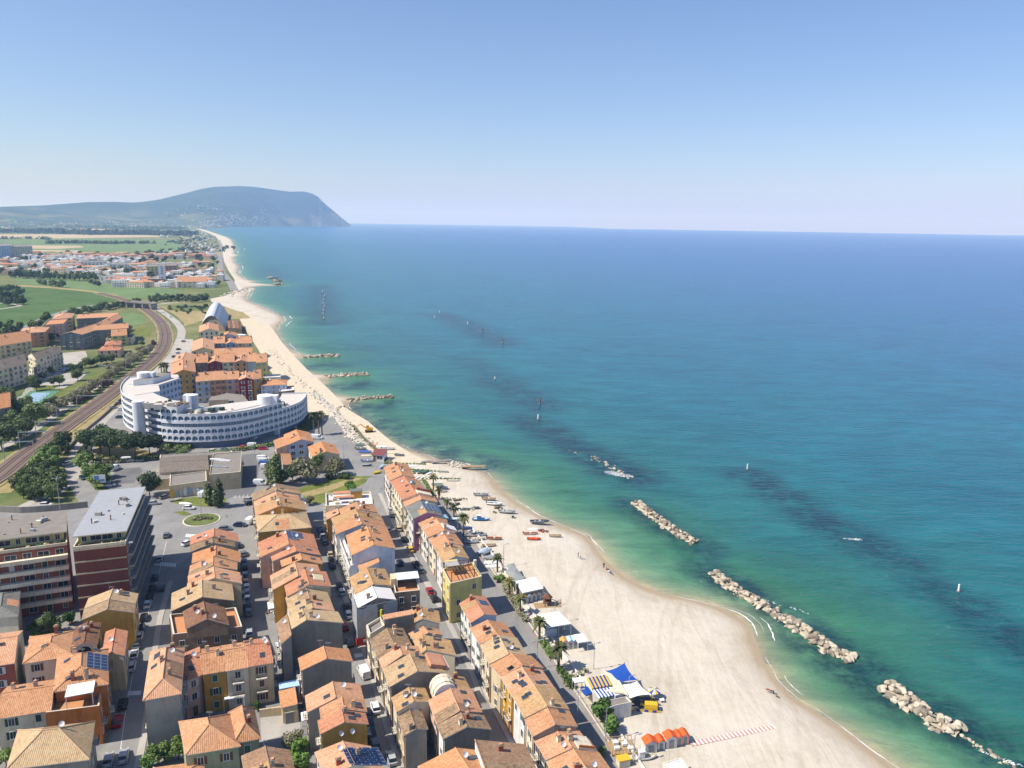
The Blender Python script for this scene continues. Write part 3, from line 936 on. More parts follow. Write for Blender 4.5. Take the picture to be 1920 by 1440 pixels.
  for side in (0, 1):
   E0, E1 = (A, Dq) if side == 0 else (Bq, Cq)
   ww = (Bq - A).length * (rf if side == 0 else 1 - rf)
   if ww < .05: continue
   dn = rr_ / ww
   out = (-u if side == 0 else u) * over
   e0 = E0 + hv + out - Z * dn * over - w_ * og; e1 = E1 + hv + out - Z * dn * over + w_ * og
   t0 = r0 - w_ * og; t1 = r1 + w_ * og
   slab([e0, t0, t1, e1], w_)
   up = (t0 - e0)
   planes.append((e0 + Z * th, w_, up.normalized(), (e1 - e0).length, up.length))
  # ridge tiles
  k0, k1 = r0 - w_ * (og - .02) + Z * (th + .02), r1 + w_ * (og - .02) + Z * (th + .02)
  rb.cyl(k0, k1, .13, .13, rm, 6)
 elif kind in ('hip', 'hipf'):
  for p, q_, m in ((a, b, gm), (b, c, wm), (c, d, wm), (d, a, wm)): wallq(p, q_, m)
  oa, ob, oc, od = a - ex * over - ey * over + hv, b + ex * over - ey * over + hv, c + ex * over + ey * over + hv, d - ex * over + ey * over + hv
  if ld >= lw:
   k = min(lw * .5, ld * .42)
   r0 = (oa + ob) / 2 + ey * k + Z * rr; r1 = (oc + od) / 2 - ey * (k if kind == 'hip' else 0) + Z * rr
   slab([oa, ob, r0], ex); slab([ob, oc, r1, r0], ey); slab([od, oa, r0, r1], ey)
   if kind == 'hip': slab([oc, od, r1], ex)
   else: mb.face([c + hv, d + hv, r1], wm)
   hips = [(oa, r0), (ob, r0), (oc, r1), (od, r1), (r0, r1)]
   for E0, E1, t in ((oa, od, (r0 + r1) / 2), (ob, oc, (r0 + r1) / 2)):
    up = t - (E0 + E1) / 2
    planes.append((E0 + Z * th, ey, up.normalized(), (E1 - E0).length, up.length))
  else:
   k = min(ld * .5, lw * .42)
   r0 = (oa + od) / 2 + ex * k + Z * rr; r1 = (ob + oc) / 2 - ex * k + Z * rr
   slab([oa, ob, r1, r0], ex); slab([ob, oc, r1], ey); slab([oc, od, r0, r1], ex); slab([od, oa, r0], ey)
   hips = [(oa, r0), (od, r0), (ob, r1), (oc, r1), (r0, r1)]
   for E0, E1, t in ((oa, ob, (r0 + r1) / 2), (od, oc, (r0 + r1) / 2)):
    up = t - (E0 + E1) / 2
    planes.append((E0 + Z * th, ex, up.normalized(), (E1 - E0).length, up.length))
  for p, q_ in hips: rb.cyl(p + Z * (th + .02), q_ + Z * (th + .02), .13, .13, rm, 6)
 mb.obj('wall', root)
 ro = rb.obj('roof', root)
 # openings
 nf = floors or max(1, round((h - base) / 3.1))
 fh = (h - base) / nf
 faces = {'l': (d, a), 'r': (b, c), 'f': (a, b), 'b': (c, d)}
 keys = list(SH)
 shk = shut or rnd.choice(['green', 'brown', 'white', 'grey', 'dkgreen', 'brown'])
 for fc in 'lrfb':
  if fc not in win.lower(): continue
  p0, p1 = faces[fc]
  L = (p1 - p0).length
  if L < 2.2: continue
  dr = (p1 - p0).normalized()
  ang = math.atan2(dr.y, dr.x)
  nc = max(1, int(L / wpitch))
  for f in range(nf):
   for i in range(nc):
    x = (i + .5) / nc * L
    pt = p0 + dr * x
    if f == 0 and doors and ground_floor and rnd.random() < .45:
     link('door', rnd.choice(DOOR), root, (pt.x, pt.y, base), ang); continue
    if rnd.random() < .07: continue
    if arch: k = arch
    elif wk: k = wk
    else: k = shk if rnd.random() < .62 else (shk + '_c' if rnd.random() < .6 else 'plain')
    z = base + f * fh + fh * .55
    if f > 0 and rnd.random() < balc and not arch:
     link('balcony', BALC, root, (pt.x, pt.y, base + f * fh + .12), ang)
    link('window', WIN[k], root, (pt.x, pt.y, z), ang)
 if win and h > 5 and into is None:
  for p_ in (a, d):
   o_ = link('drainpipe', PIPE, root, (p_.x - ex.x * .08 + (ey.x if p_ is a else -ey.x) * .3, p_.y - ex.y * .08 + (ey.y if p_ is a else -ey.y) * .3, base)); o_.scale = (1, 1, h - base)
 # things on the roof
 for k, (e0, du, dv, L, S) in enumerate(planes):
  nn = du.cross(dv)
  if nn.z < 0: nn = -nn
  Mx = Matrix((du, (nn.cross(du)), nn)).transposed().to_4x4()
  def put(nm, me, fu, fv, flat=True, lift=0):
   p = e0 + du * (fu * L) + dv * (fv * S) + nn * lift
   o = link(nm, me, ro)
   if flat: o.matrix_basis = Matrix.Translation(p) @ Mx
   else:
    o.location = p; o.rotation_euler = (0, 0, rnd.choice([0, 1.57]) if nm == 'chimney' else -rz + root.rotation_euler.z * 0)
   return o
  planes[k] = (e0, du, dv, L, S, put)
  if kind != 'flat':
   for _ in range(rnd.randint(0, sk) if sk else 0): put('skylight', SKYL, rnd.uniform(.12, .88), rnd.uniform(.35, .8))
   for _ in range((1 if rnd.random() < .55 else 0) + (rnd.randint(0, ch - 1) if ch > 1 else 0) if ch else 0): put('chimney', rnd.choice(CHIM), rnd.uniform(.1, .9), rnd.uniform(.55, .9), False)
  if kind != 'flat' and name == 'town_house' and L > 6 and S > 3 and rnd.random() < .42:
   f0 = rnd.choice([0, .3, .55]); f1 = f0 + rnd.uniform(.25, .42); s0 = rnd.choice([.03, .03, .5]); pm = MB()
   pm.roof([e0 + du * (f_ * L) + dv * (s_ * S) + nn * .03 for f_, s_ in ((f0 + .02, s0), (f1, s0), (f1, .97), (f0 + .02, .97))] if kind not in ('hip', 'hipf') else [e0 + du * (f_ * L) + dv * (s_ * S) + nn * .03 for f_, s_ in ((.35, .05), (.6, .05), (.6, .7), (.35, .7))], T[rnd.choice(['old', 'orange', 'ochre', 'salmon', 'brown'])], du)
   pm.obj('roof_patch', ro)
  if dish and rnd.random() < .3 * dish: put('satellite_dish', DISH, rnd.uniform(.1, .9), rnd.uniform(.6, .95), False)
  if rnd.random() < .35 and (sk or ch): put('antenna', ANT, rnd.uniform(.2, .8), rnd.uniform(.8, .97), False)
 root['_h'] = h
 del root['_h']
 root_planes[root.name] = planes
 return root
root_planes = {}
def solar_on(root, plane, nx, ny, fu, fv, w=1.0, h=1.6):
 planes = root_planes[root.name]
 planes[plane][5]('solar_panel', m_solar(nx, ny, w, h), fu, fv)
def roofthing(root, plane, nm, me, fu, fv, flat=False, lift=0):
 return root_planes[root.name][plane][5](nm, me, fu, fv, flat, lift)
# ================================================================== streets and open ground of the town
sheet('street', [(-300, 1750), (-260, 965), (0, 948), (60, 950), (150, 946), (128, 905), (122, 870), (150, 826), (190, 784), (250, 738), (600, 738), (622, 765), (660, 812), (690, 846), (748, 882),
    (812, 905), (850, 950), (905, 1030), (985, 1148), (1080, 1285), (1190, 1445), (1300, 1600), (1420, 1750)], asph, .004, seg=25)
yard_sand = _grass('yard_sand', (hexc('b5a68d'), hexc('c9bba3'), hexc('d6c9b3')), .3)
sheet('esplanade', [(645, 760), (622, 735), (600, 714), (575, 692), (550, 666), (530, 643), (514, 620), (500, 602), (474, 587), (446, 592), (462, 622), (484, 655), (502, 690), (520, 712), (560, 742), (580, 775), (610, 790)], yard_sand, .02)
sheet('boat_yard', [(640, 760), (690, 790), (715, 812), (735, 828), (770, 850), (815, 872), (850, 900), (878, 943), (812, 930), (790, 903), (745, 880), (700, 852), (672, 830), (650, 806), (620, 770)], yard_sand, .02)
# promenade by the beach and its kerb
ribbon('promenade', [(830, 925), (868, 978), (912, 1040), (962, 1112), (1012, 1185), (1062, 1258), (1120, 1342), (1178, 1428), (1250, 1530)], 5.6, mat=prom_m, lift=.012, step=6)
# pavements along the house fronts
for i, px in enumerate([
 [(905, 1320), (890, 1275), (868, 1222), (842, 1168), (800, 1095), (770, 1042), (735, 975), (712, 925)],
 [(1000, 1470), (955, 1382), (925, 1325), (902, 1275)],
 [(752, 1440), (728, 1370), (708, 1300), (690, 1240), (668, 1180), (645, 1115), (625, 1050), (605, 985)],
 [(258, 1440), (272, 1370), (282, 1290), (290, 1225), (300, 1160), (320, 1090)]]):
 ribbon('pavement', px, 1.3, mat=paving, lift=.12, step=8, top=.12)
# lighter crossings and open squares
sheet('square', [(640, 965), (700, 945), (705, 905), (690, 880), (640, 905), (585, 935), (580, 945), (610, 950)], paving, .008) if False else None
# lawns, gardens, car parks
sheet('lawn', [(560, 938), (580, 925), (660, 900), (690, 898), (685, 905), (640, 930), (600, 945)], grass, .03)
sheet('dirt_path', [(560, 926), (600, 915), (660, 896), (680, 897), (660, 905), (610, 924), (575, 932)], drygrass, .05)
sheet('lawn', [(500, 918), (560, 915), (640, 893), (700, 893), (680, 899), (610, 914), (560, 926), (520, 930)], grass, .034)
sheet('lawn', [(320, 942), (335, 935), (400, 928), (425, 935), (420, 950), (380, 950), (340, 946)], grass, .03)
sheet('car_park', [(402, 948), (440, 930), (470, 930), (480, 915), (490, 850), (440, 853), (420, 920)], dkasph, .012)
sheet('car_park', [(205, 910), (252, 905), (268, 882), (262, 876), (217, 880)], dkasph, .012)
sheet('dry_garden', [(172, 858), (180, 838), (215, 826), (250, 838), (300, 852), (300, 860), (200, 866)], drygrass, .03)
sheet('lawn', [(155, 880), (205, 872), (208, 895), (200, 918), (180, 920), (160, 895)], verge, .03)
sheet('lawn', [(325, 960), (345, 958), (360, 964), (345, 968)], grass, .03)
sheet('verge', [(0, 890), (40, 905), (0, 945), (-60, 948)], verge, .01)
sheet('courtyard', [(490, 1390), (488, 1345), (560, 1340), (565, 1372)], paving, .03)
sheet('courtyard', [(285, 1410), (285, 1385), (340, 1380), (345, 1405)], paving, .03)
sheet('garden', [(545, 1395), (575, 1380), (580, 1450), (540, 1460)], grass, .03)
sheet('back_yard', [(60, 1190), (115, 1175), (120, 1205), (60, 1215)], verge, .03)
# roundabout
rb_c = P(378, 975)
mb = MB()
for r_, z, m in ((6.0, .16, stone), (5.5, .26, verge)):
 pts = [(math.cos(6.2832 * i / 28) * r_, math.sin(6.2832 * i / 28) * r_) for i in range(28)]
 mb.prism(pts, 0, z, m)
o = mb.obj('roundabout', loc=rb_c); tag(o, 'round planted traffic island with pale stone kerb at the junction', 'roundabout')
# painted road marks
def mark(px, w=.14): return ribbon('road_marking', px, w, mat=line_w, lift=.016)
for px in ([(742, 978), (762, 1012), (785, 1055), (808, 1098), (826, 1135)], [(852, 1160), (872, 1200), (898, 1262), (925, 1328), (965, 1415)],
     [(312, 1015), (302, 1060), (290, 1105), (270, 1180), (250, 1260), (236, 1330), (224, 1420)]): mark(px, .12)
for i in range(9): mark([(292 + i * 4.6, 1053 + i * .4), (291 + i * 4.6, 1060 + i * .4)], .5)
for i in range(7): mark([(350 + i * 3.6, 1001 + i * .2), (349 + i * 3.6, 1007 + i * .2)], .5)
for i in range(6): mark([(498 - i * 3.2, 968 + i * 2.4), (478 - i * 3.2, 965 + i * 2.4)], .35)
for i in range(7): mark([(666 + i * 4.3, 1226 - i * .6), (668 + i * 4.3, 1233 - i * .6)], .55)
for i in range(6): mark([(243 + i * 4, 1296 - i * .2), (241 + i * 4, 1304 - i * .2)], .5)
# ================================================================== ROW by the sea
E = dict(group=None)
h0 = house('orange roofed terrace house at the bottom end of the seafront row', (1052.5, 1470), (1150, 1452), (1026, 1426), 9, roof='orange', wall='cream', sk=2)
h0 = house('seafront house with a square roof terrace cut into its seaward slope', (1026, 1425.5), (1117.5, 1410), (1012.5, 1402), 9.1, roof='salmon', wall='sand')
roofthing(h0, 1, 'roof_terrace', (lambda mb: (mb.box((0, 0, .16), (3.6, 3.2, .3), stone), mb.face([(-1.6, -1.4, .32), (1.6, -1.4, .32), (1.6, 1.4, .32), (-1.6, 1.4, .32)], W['cream']), mb.box((-1.7, 0, .5), (.15, 3.2, .5), W['orange']))[0] or mb.mesh('roof_terrace'))(MB()), .5, .45, True)
house('low seafront house with a pinkish terrace roof and red awning', (1012, 1401.5), (1092, 1381), (1002, 1386), 8.2, roof='salmon', wall='white', sk=0, rr=.9)
house('orange roofed seafront house with one skylight and a pale grey gable', (1000.5, 1380.5), (1081, 1362), (986, 1348), 9.2, roof='orange', wall='cream', gw='grey')
house('seafront house with a patchy weathered roof turning ochre on the sea side', (985.8, 1346.5), (1065, 1331), (962, 1304.5), 9.3, roof='ochre', wall='white', sk=2)
house('seafront house with five small skylights in its salmon roof', (961.5, 1303.5), (1037.5, 1289.5), (941, 1269.5), 9.1, roof='salmon', wall='ochre', sk=3, shut='yellow')
house('orange seafront house with a white terrace strip on its sea side', (941, 1268.8), (1018, 1253), (919.3, 1245.4), 9.0, roof='orange', wall='sand', sk=2)
house('seafront house with a pale sandy yellow roof and dark skylights', (919, 1244.8), (987, 1231), (902, 1209.2), 9.2, roof='beige', wall='cream', sk=3)
house('seafront house with a rusty orange roof below the solar roofed one', (901.5, 1208), (966, 1198), (882.5, 1178), 8.9, roof='orange', wall='white', sk=2)
hs = house('detached seafront house with two solar collectors and a white rear terrace', (884, 1167.5), (931, 1154), (863, 1131), 9.2, roof='red', wall='white', gw='bluewhite', sk=1)
solar_on(hs, 0, 2, 1, .62, .5, 1.1, 2.4)
hy = house('tall yellow corner building with a pergola on its roof terrace', (844, 1099), (904, 1085), (829, 1071), 10.3, kind='flat', roof='terrace', wall='yellow', win='lrf', shut='dkgreen', wk='plain', balc=.0, short='the yellow corner building', doors=False, dish=0)
pg = MB()
for x in np.linspace(-3.4, 2.6, 7): pg.box((x, .3, 2.5), (.14, 6.4, .14), SH['brown'])
for y in (-2.8, .3, 3.4): pg.box((-.4, y, 2.4), (6.4, .16, .16), SH['brown'])
for x in (-3.4, 2.6):
 for y in (-2.8, 3.4): pg.box((x, y, 1.2), (.16, .16, 2.4), SH['brown'])
pg.box((-2.2, 1.8, 2.62), (3.4, 3, .08), W['grey'])
pgo = pg.obj('pergola', hy, (0, 0, 10.3))
mb = MB(); mb.box((-1.6, 4.3, 11.3), (3.2, 2.4, 2), W['yellow']); mb.box((4.6, 4.0, 11.2), (.7, .7, 1.8), W['cream']); mb.obj('stair_head', hy)
house('seafront terrace house with white end gable beside the yellow corner building', (831, 1055), (878, 1047), (818, 1031), 9.4, roof='ochre', wall='white', gw='bluewhite')
house('low roofed seafront house with two aerials behind the white gable', (818, 1030.5), (868, 1023), (804, 1008.5), 8.9, roof='orange', wall='cream', ant=2)
hw = house('orange roofed seafront house with a white terrace on its street side', (803.5, 1008), (852, 1000.5), (789, 985), 9.2, roof='orange', wall='white', rf=.62)
mb = MB(); mb.box((0, 0, .2), (3.4, 4.4, .5), W['white']); roofthing(hw, 0, 'roof_terrace', mb.mesh('roof_terrace'), .35, .35, True)
hb = house('seafront house with bluish glazed canopies and a grey roof window', (788.5, 984.6), (838, 977), (776.5, 966.5), 9.2, roof='orange', wall='sand', sk=2)
mb = MB(); mb.box((0, 0, .3), (3.2, 4.6, .4), mat_plain('pale_teal', hexc('9fc3bf'), .5)); roofthing(hb, 1, 'canopy', mb.mesh('canopy'), .4, .35, True)
hp = house('seafront house with a violet gable and dark grey solar roof', (775.5, 973), (828, 966.3), (762, 950.5), 10.6, roof='grey', wall='white', gw='purple', sk=0, ch=0)
solar_on(hp, 0, 5, 4, .5, .48, 1.25, 1.35)
house('narrow seafront house with an orange roof strip behind the violet gable', (761.5, 950), (820, 942), (756, 939), 10.2, roof='orange', wall='cream', sk=0)
hr = house('long seafront house with a brick red roof and a row of skylights', (755, 937), (807, 933), (732.5, 902), 11.0, roof='red', wall='cream', sk=2, short='the red roofed seafront house')
for k in range(4): roofthing(hr, 0, 'skylight', SKYL, .78 - .045 * k, .6, True)
mb = MB(); mb.box((0, 0, .25), (3.4, 5, .5), W['cream']); mb.box((1.2, 0, .8), (.2, 5, 1.0), W['brick']); roofthing(hr, 0, 'roof_terrace', mb.mesh('roof_terrace'), .13, .4, True)
house('last house of the seafront row with small chimneys across its orange roof', (731.5, 901.5), (777, 896), (720.5, 876.5), 11.0, roof='orange', wall='white', gw='white', ch=4, sk=4, win='rlB')
# ================================================================== ROW behind the seafront row
house('bright orange roof with white framed skylights at the bottom edge', (818, 1492), (957, 1462), (786, 1437), 9, roof='bright', wall='lilac', sk=2, ch=1)
house('brown ribbed roof with a white wall rising beside the bright orange roof', (912, 1475), (1010, 1458), (890, 1412), 9.6, roof='brown', wall='white', kind='shed', rf=0, rr=2.4, sk=2, win='r')
house('grey gabled house with mossy old tiles over its front half', (832.5, 1385), (919, 1367.5), (821.3, 1358), 8.5, roof='old', wall='white', gw='warmgrey', sk=1)
house('house with salmon tiles and two roof windows behind the mossy grey gable', (821, 1357), (902, 1336), (805, 1313), 8.6, roof='salmon', wall='pink', sk=2)
house('narrow old tiled house with a plain grey gable beside the street', (759.5, 1378.7), (800.5, 1367), (746, 1337), 7.5, roof='old', wall='sand', gw='grey', sk=0, dish=0)
hbv = house('old orange roof with ridge lines beside the pale barrel skylight', (745.5, 1336), (806, 1318), (736, 1309), 8.3, roof='ochre', wall='cream')
mb = MB()
for j in range(4):
 z0 = 8.6
 for i in range(8):
  t0, t1 = math.pi * i / 8, math.pi * (i + 1) / 8
  r_ = 2.4 + .12 * (j % 2)
  y0, y1 = -2 + j * .95, -2 + j * .95 + .93
  mb.face([(r_ * math.cos(t0), y0, z0 + r_ * math.sin(t0)), (r_ * math.cos(t0), y1, z0 + r_ * math.sin(t0)), (r_ * math.cos(t1), y1, z0 + r_ * math.sin(t1)), (r_ * math.cos(t1), y0, z0 + r_ * math.sin(t1))], W['cream'])
mb.face([(2.4 * math.cos(math.pi * i / 10), -2, 8.6 + 2.4 * math.sin(math.pi * i / 10)) for i in range(11)], W['bluewhite'])
mb.box((0, 0, 7.6), (4.6, 3.7, 2.2), W['cream'])
mb.obj('barrel_skylight', hbv, (6.8, 1.0, 0))
house('rusty brown roof between the barrel skylight and the lane', (824, 1303), (882, 1297), (812, 1277), 8.4, roof='ochre', wall='sand')
hd = house('broad house with a smooth pale orange roof and a pink terrace', (732.5, 1287.5), (832, 1262), (719.5, 1254), 9.5, roof='beige', wall='cream', gw='warmgrey', sk=2, short='the pale orange broad roof')
mb = MB(); mb.box((0, 0, .35), (4.6, 3.4, 1.0), T['red']); mb.box((0, -2.1, .2), (4.6, .8, .7), W['pink']); roofthing(hd, 1, 'roof_terrace', mb.mesh('roof_terrace'), .55, .2, True)
house('strip of orange roof behind the pale orange broad house', (719, 1253.5), (790, 1229), (712, 1236), 8.9, roof='salmon', wall='sand', sk=1, dish=0)
house('orange brown roof with a cluster of vents sloping to the lane', (786, 1229), (853, 1230), (778, 1201), 8.5, roof='ochre', wall='cream', rf=.2, ch=3)
house('old house with dark mottled brown tiles and a white chimney', (711, 1236), (772, 1213), (695, 1199), 8.0, roof='old', wall='sand', sk=0, ch=2)
house('small weathered house with a half pale half orange roof', (777.5, 1199), (829, 1191), (768, 1187.5), 7.9, roof='orange', wall='cream')
house('house with a wide bare grey wall and a thin strip of orange roof', (720, 1162.5), (777, 1155.5), (717, 1154.5), 9.2, kind='shed', rf=1, rr=.5, roof='salmon', wall='warmgrey', sk=0, ch=0, dish=0, win='', over=.15)
house('house with a brownish roof slope facing the lane by the yellow corner building', (779, 1167), (824, 1169), (777, 1145), 8.6, roof='ochre', wall='grey', rf=.3)
house('low cream building with a flat parapet roof next to the red hoarding', (694, 1195), (722, 1178), (686, 1178), 7.4, kind='flat', roof='asphalt', wall='cream', win='l', dish=0)
hsc = house('house wrapped in grey scaffold netting with a pale pinkish roof', (672.5, 1139), (741, 1124), (664, 1117.5), 9.5, roof='white', wall='concrete', win='', sk=0, ch=1, dish=0)
net = bpy.data.materials.new('scaffold_net'); nt, b = nodes(net)
b.inputs['Base Color'].default_value = (*hexc('b9b9ba'), 1); b.inputs['Roughness'].default_value = .9
nz_ = ramp(nt, noise(nt, 1.5, 5, .7), [(.3, (.62, .62, .62)), (.7, (.95, .95, .95))]); nt.links.new(nz_.outputs[0], b.inputs['Alpha'])
sc_o = empty('scaffold', hsc.location, hsc.rotation_euler.z, 'grey netted scaffold round the house under repair, red hoarding below', 'scaffold')
mb = MB()
A0, B0_, C0, D0 = [hsc.matrix_basis.inverted() @ P(u, v, 9.5) if False else None for u, v in ((0, 0),) * 4] if False else (None,) * 4
def loc_of(root, u, v, h):
 p = P(u, v, h); p = p - root.location
 return Matrix.Rotation(-root.rotation_euler.z, 3, 'Z') @ p
ca, cb, cd = loc_of(hsc, 669, 1143, 9.5), loc_of(hsc, 745, 1127, 9.5), loc_of(hsc, 660, 1116, 9.5)
for p_, q_ in ((cd, ca), (ca, cb)):
 k = 6
 for i in range(k):
  a_, b_ = p_.lerp(q_, i / k), p_.lerp(q_, (i + 1) / k)
  za, zb = 9.6 - .5 * math.sin(i * 2.1), 9.6 - .5 * math.sin((i + 1) * 2.1)
  if p_ is ca and i == 3: continue
  mb.face([(a_.x, a_.y, .5), (b_.x, b_.y, .5), (b_.x, b_.y, zb), (a_.x, a_.y, za)], net)
mb.obj('net', sc_o)
mb = MB()
for p_, q_ in ((cd, ca), (ca, cb)):
 for i in range(7):
  t = p_.lerp(q_, i / 6); mb.cyl((t.x, t.y, 0), (t.x, t.y, 10.2), .05, .05, galv, 5)
 for z in (2, 4, 6, 8, 9.8): mb.cyl((p_.x, p_.y, z), (q_.x, q_.y, z), .05, .05, galv, 5)
mb.obj('pole_frame', sc_o)
mb = MB()
for p_, q_ in ((cd.lerp(ca, .55), ca), (ca, ca.lerp(cb, .45))):
 mb.face([(p_.x - .3, p_.y - .3, 0), (q_.x - .3, q_.y - .3, 0), (q_.x - .3, q_.y - .3, 2), (p_.x - .3, p_.y - .3, 2)], mat_plain('hoarding_red', hexc('c0392f'), .6))
s_ = ca.lerp(cb, .2); mb.box((s_.x - .32, s_.y - .42, 1.2), (.8, .06, .6), white_p, 0)
mb.obj('hoarding', sc_o)
mb = MB()
s_ = ca.lerp(cb, .58)
for i in range(8): mb.cyl((s_.x, s_.y - .6, .6 + i * 1.0), (s_.x + .05 * (i % 2), s_.y - .6, 1.5 + i * 1.0), .3, .24, mat_plain('chute_yellow', hexc('d8cf2e'), .5), 8)
mb.obj('rubble_chute', sc_o)
ht = house('stone coloured house with a white canopy over its roof terrace', (741, 1117.5), (787.5, 1112.5), (736, 1093), 8.6, kind='flat', roof='terrace', wall='brown', win='f', wk='plain', balc=0, doors=False, dish=0, parapet=.9)
mb = MB(); mb.box((.5, 1.4, 11.3), (5.6, 4.0, .14), white_p)
for x in (-2.2, 3.2):
 for y in (-.4, 3.2): mb.box((x, y, 9.95), (.12, .12, 2.6), white_p)
mb.obj('canopy', ht); mb = MB(); mb.box((-2.9, 2.2, 9.9), (1.6, 3.2, 2.4), W['sand']); mb.obj('stair_head', ht)
house('speckled orange brown roof with small vents beside the white canopy terrace', (668, 1115.5), (735, 1098), (656, 1083), 9.0, roof='ochre', wall='white', ch=3, sk=4, rf=.48)
house('small orange lean to roof in front of the tall bluish white gable', (676, 1071), (712, 1062), (672, 1060), 7.8, kind='shed', rf=1, rr=1.2, roof='orange', wall='bluewhite', win='', sk=0, ch=0, dish=0)
house('white stepped balcony block clinging to the bluish white gable house', (656, 1066), (664, 1064), (637, 1012), 7.5, kind='flat', roof='white', wall='white', win='l', balc=.9, dish=0)
hbw = house('tall house with a bare bluish white gable and bright orange roof', (661, 1041), (740.5, 1029), (650, 1004), 11.0, roof='bright', wall='bluewhite', win='lB', sk=3, ch=3, short='the bluish white gable house', dish=1)
house('orange roof with a white chimney stack behind the bluish white gable house', (632, 1001), (726, 993), (626, 985.5), 9.8, roof='orange', wall='white', ch=3, sk=2)
house('ochre tiled roof with a grey lilac gable strip mid row', (628, 985), (718, 977), (622, 971.5), 9.2, roof='ochre', wall='lilac', sk=1, ch=1)
house('short orange roof with a big white chimney behind the ochre tiles', (642, 969), (707, 962), (637, 955), 9.0, roof='orange', wall='cream', ch=2, sk=0)
house('low ochre annex with a small orange lean to roof by the kerb', (614, 975), (636, 968), (611, 963), 7.2, kind='shed', rf=1, rr=.8, roof='salmon', wall='ochre', win='l', sk=1, ch=0, dish=0)
hrt = house('round cornered terrace block with red canopies facing the lawn', (611, 953), (700, 949), (610, 929), 8.6, kind='flat', roof='white', wall='cream', win='lrf', balc=.6, dish=2, parapet=.8)
for nm, p_, s_, m in (('awning', (-2.2, 2.2, 10.9), (5.4, 2.6, .12), T['red']), ('awning', (-1.2, -1.6, 10.7), (5.8, 2.0, .12), T['red']), ('stair_head', (2.6, 2.8, 9.8), (3.6, 2.6, 2.4), W['ochre']), ('roof_slab', (2.6, 2.8, 11.1), (4.2, 3, .14), T['grey'])):
 mb = MB(); mb.box(p_, s_, m)
 if nm == 'awning':
  for x in (-1, 1):
   for y in (-1, 1): mb.box((p_[0] + x * s_[0] * .48, p_[1] + y * s_[1] * .48, p_[2] - 1.1), (.08, .08, 2.2), white_p)
 mb.obj(nm, hrt)
for x, y in ((-4.5, 1), (-4.2, 3), (-3.8, -2.6), (.5, -3), (-6, 0)): mb = MB(); mb.box((x, y, 9.1), (1.4, .7, .5), W['sand']); mb.obj('planter', hrt)
# ================================================================== MIDDLE ROW
hsol = house('salmon roof with two large blue solar arrays at the bottom edge', (612.5, 1455), (717, 1443), (592.5, 1410), 8.5, roof='salmon', wall='cream', rf=.5, sk=1)
solar_on(hsol, 0, 4, 4, .42, .55); solar_on(hsol, 1, 5, 4, .45, .42)
hd2 = house('ochre gabled house with two dishes under its red orange roof', (602.5, 1376), (688.7, 1358), (598, 1351), 8.6, roof='red', wall='cream', gw='ochre', sk=2, short='the ochre gable with two dishes')
for x in (-.6, 1.4): link('satellite_dish', DISH, hd2, (x, -5.2 if False else -(P(602.5, 1376, 8.6) - P(598, 1351, 8.6)).length / 2 - .15, 7.2))
house('orange red roof with three small windows behind the ochre gable', (604, 1348.5), (686, 1334.5), (601, 1326), 8.8, roof='orange', wall='grey', sk=2)
house('long slanting salmon roof with a grey side wall and ribbed far slope', (578, 1335), (680, 1312), (574, 1304), 8.4, roof='salmon', wall='grey', sk=2)
house('plain dark grey gable house with a clean bright orange roof', (566, 1257.5), (659.5, 1241), (561, 1234), 9.0, roof='bright', wall='white', gw='warmgrey', sk=2, ch=0, dish=0, short='the plain grey gable house')
hg = house('large blind grey gable wall under a brown beige roof', (545.5, 1181), (642, 1168), (538, 1160), 10.0, roof='beige', wall='warmgrey', rf=.3, sk=0, win='rl', ch=1, short='the large blind grey gable')
house('left wing with a brown lean to roof and lit grey side wall', (529, 1208), (547, 1200), (521, 1168), 9.2, kind='shed', rf=1, rr=.9, roof='brown', wall='grey', win='l', sk=1, ch=0)
house('house with a sandy yellow roof dotted with vents and a dark gable', (547.5, 1157.5), (626, 1146.5), (537, 1120), 9.0, roof='beige', wall='cream', gw='brown', ch=4, sk=2)
hrd = house('red orange roof with a terrace cut out and a big white dish', (540, 1119), (620, 1101), (533, 1090), 9.4, roof='red', wall='cream', gw='sand', sk=2, dish=2)
mb = MB(); mb.box((0, 0, .1), (3.4, 2.6, .24), W['cream']); mb.face([(-1.5, -1.1, .23), (1.5, -1.1, .23), (1.5, 1.1, .23), (-1.5, 1.1, .23)], W['sand']); roofthing(hrd, 1, 'roof_terrace', mb.mesh('roof_terrace'), .5, .5, True)
house('salmon roof above a plain ochre gable and a white awning', (513, 1106.5), (602, 1085), (508, 1080), 9.0, roof='salmon', wall='sand', gw='ochre', rf=.52)
house('bright orange roof over a small ochre gable mid row', (530, 1063.5), (603, 1058.5), (527, 1052), 9.1, roof='bright', wall='ochre', sk=1)
house('brick red roof with two sunken terraces and white dishes', (512.5, 1052), (600, 1041), (507, 1037), 9.2, roof='red', wall='pink', dish=2, sk=2)
hs2 = house('red roof with rows of blue solar panels on its upper left', (489, 1045), (594.5, 1028), (485, 1017), 9.3, roof='red', wall='pink', sk=1, dish=2)
solar_on(hs2, 0, 4, 3, .75, .72, .95, 1.5); solar_on(hs2, 0, 2, 2, .45, .8, .95, 1.5)
house('house with a broad sandy hipped roof front and ochre side wall', (485, 998.5), (582.5, 989.5), (480, 969), 9.5, kind='hipf', roof='beige', wall='ochre', sk=1, ch=2)
house('orange brown roof with aerials on the taller ochre house', (480.5, 968), (574, 957), (478, 951), 9.7, roof='ochre', wall='ochre', ch=3, sk=0)
house('salmon roof with a pink terrace strip and a white canopy', (480, 957), (563, 945), (477, 941), 9.5, roof='salmon', wall='sand', sk=1)
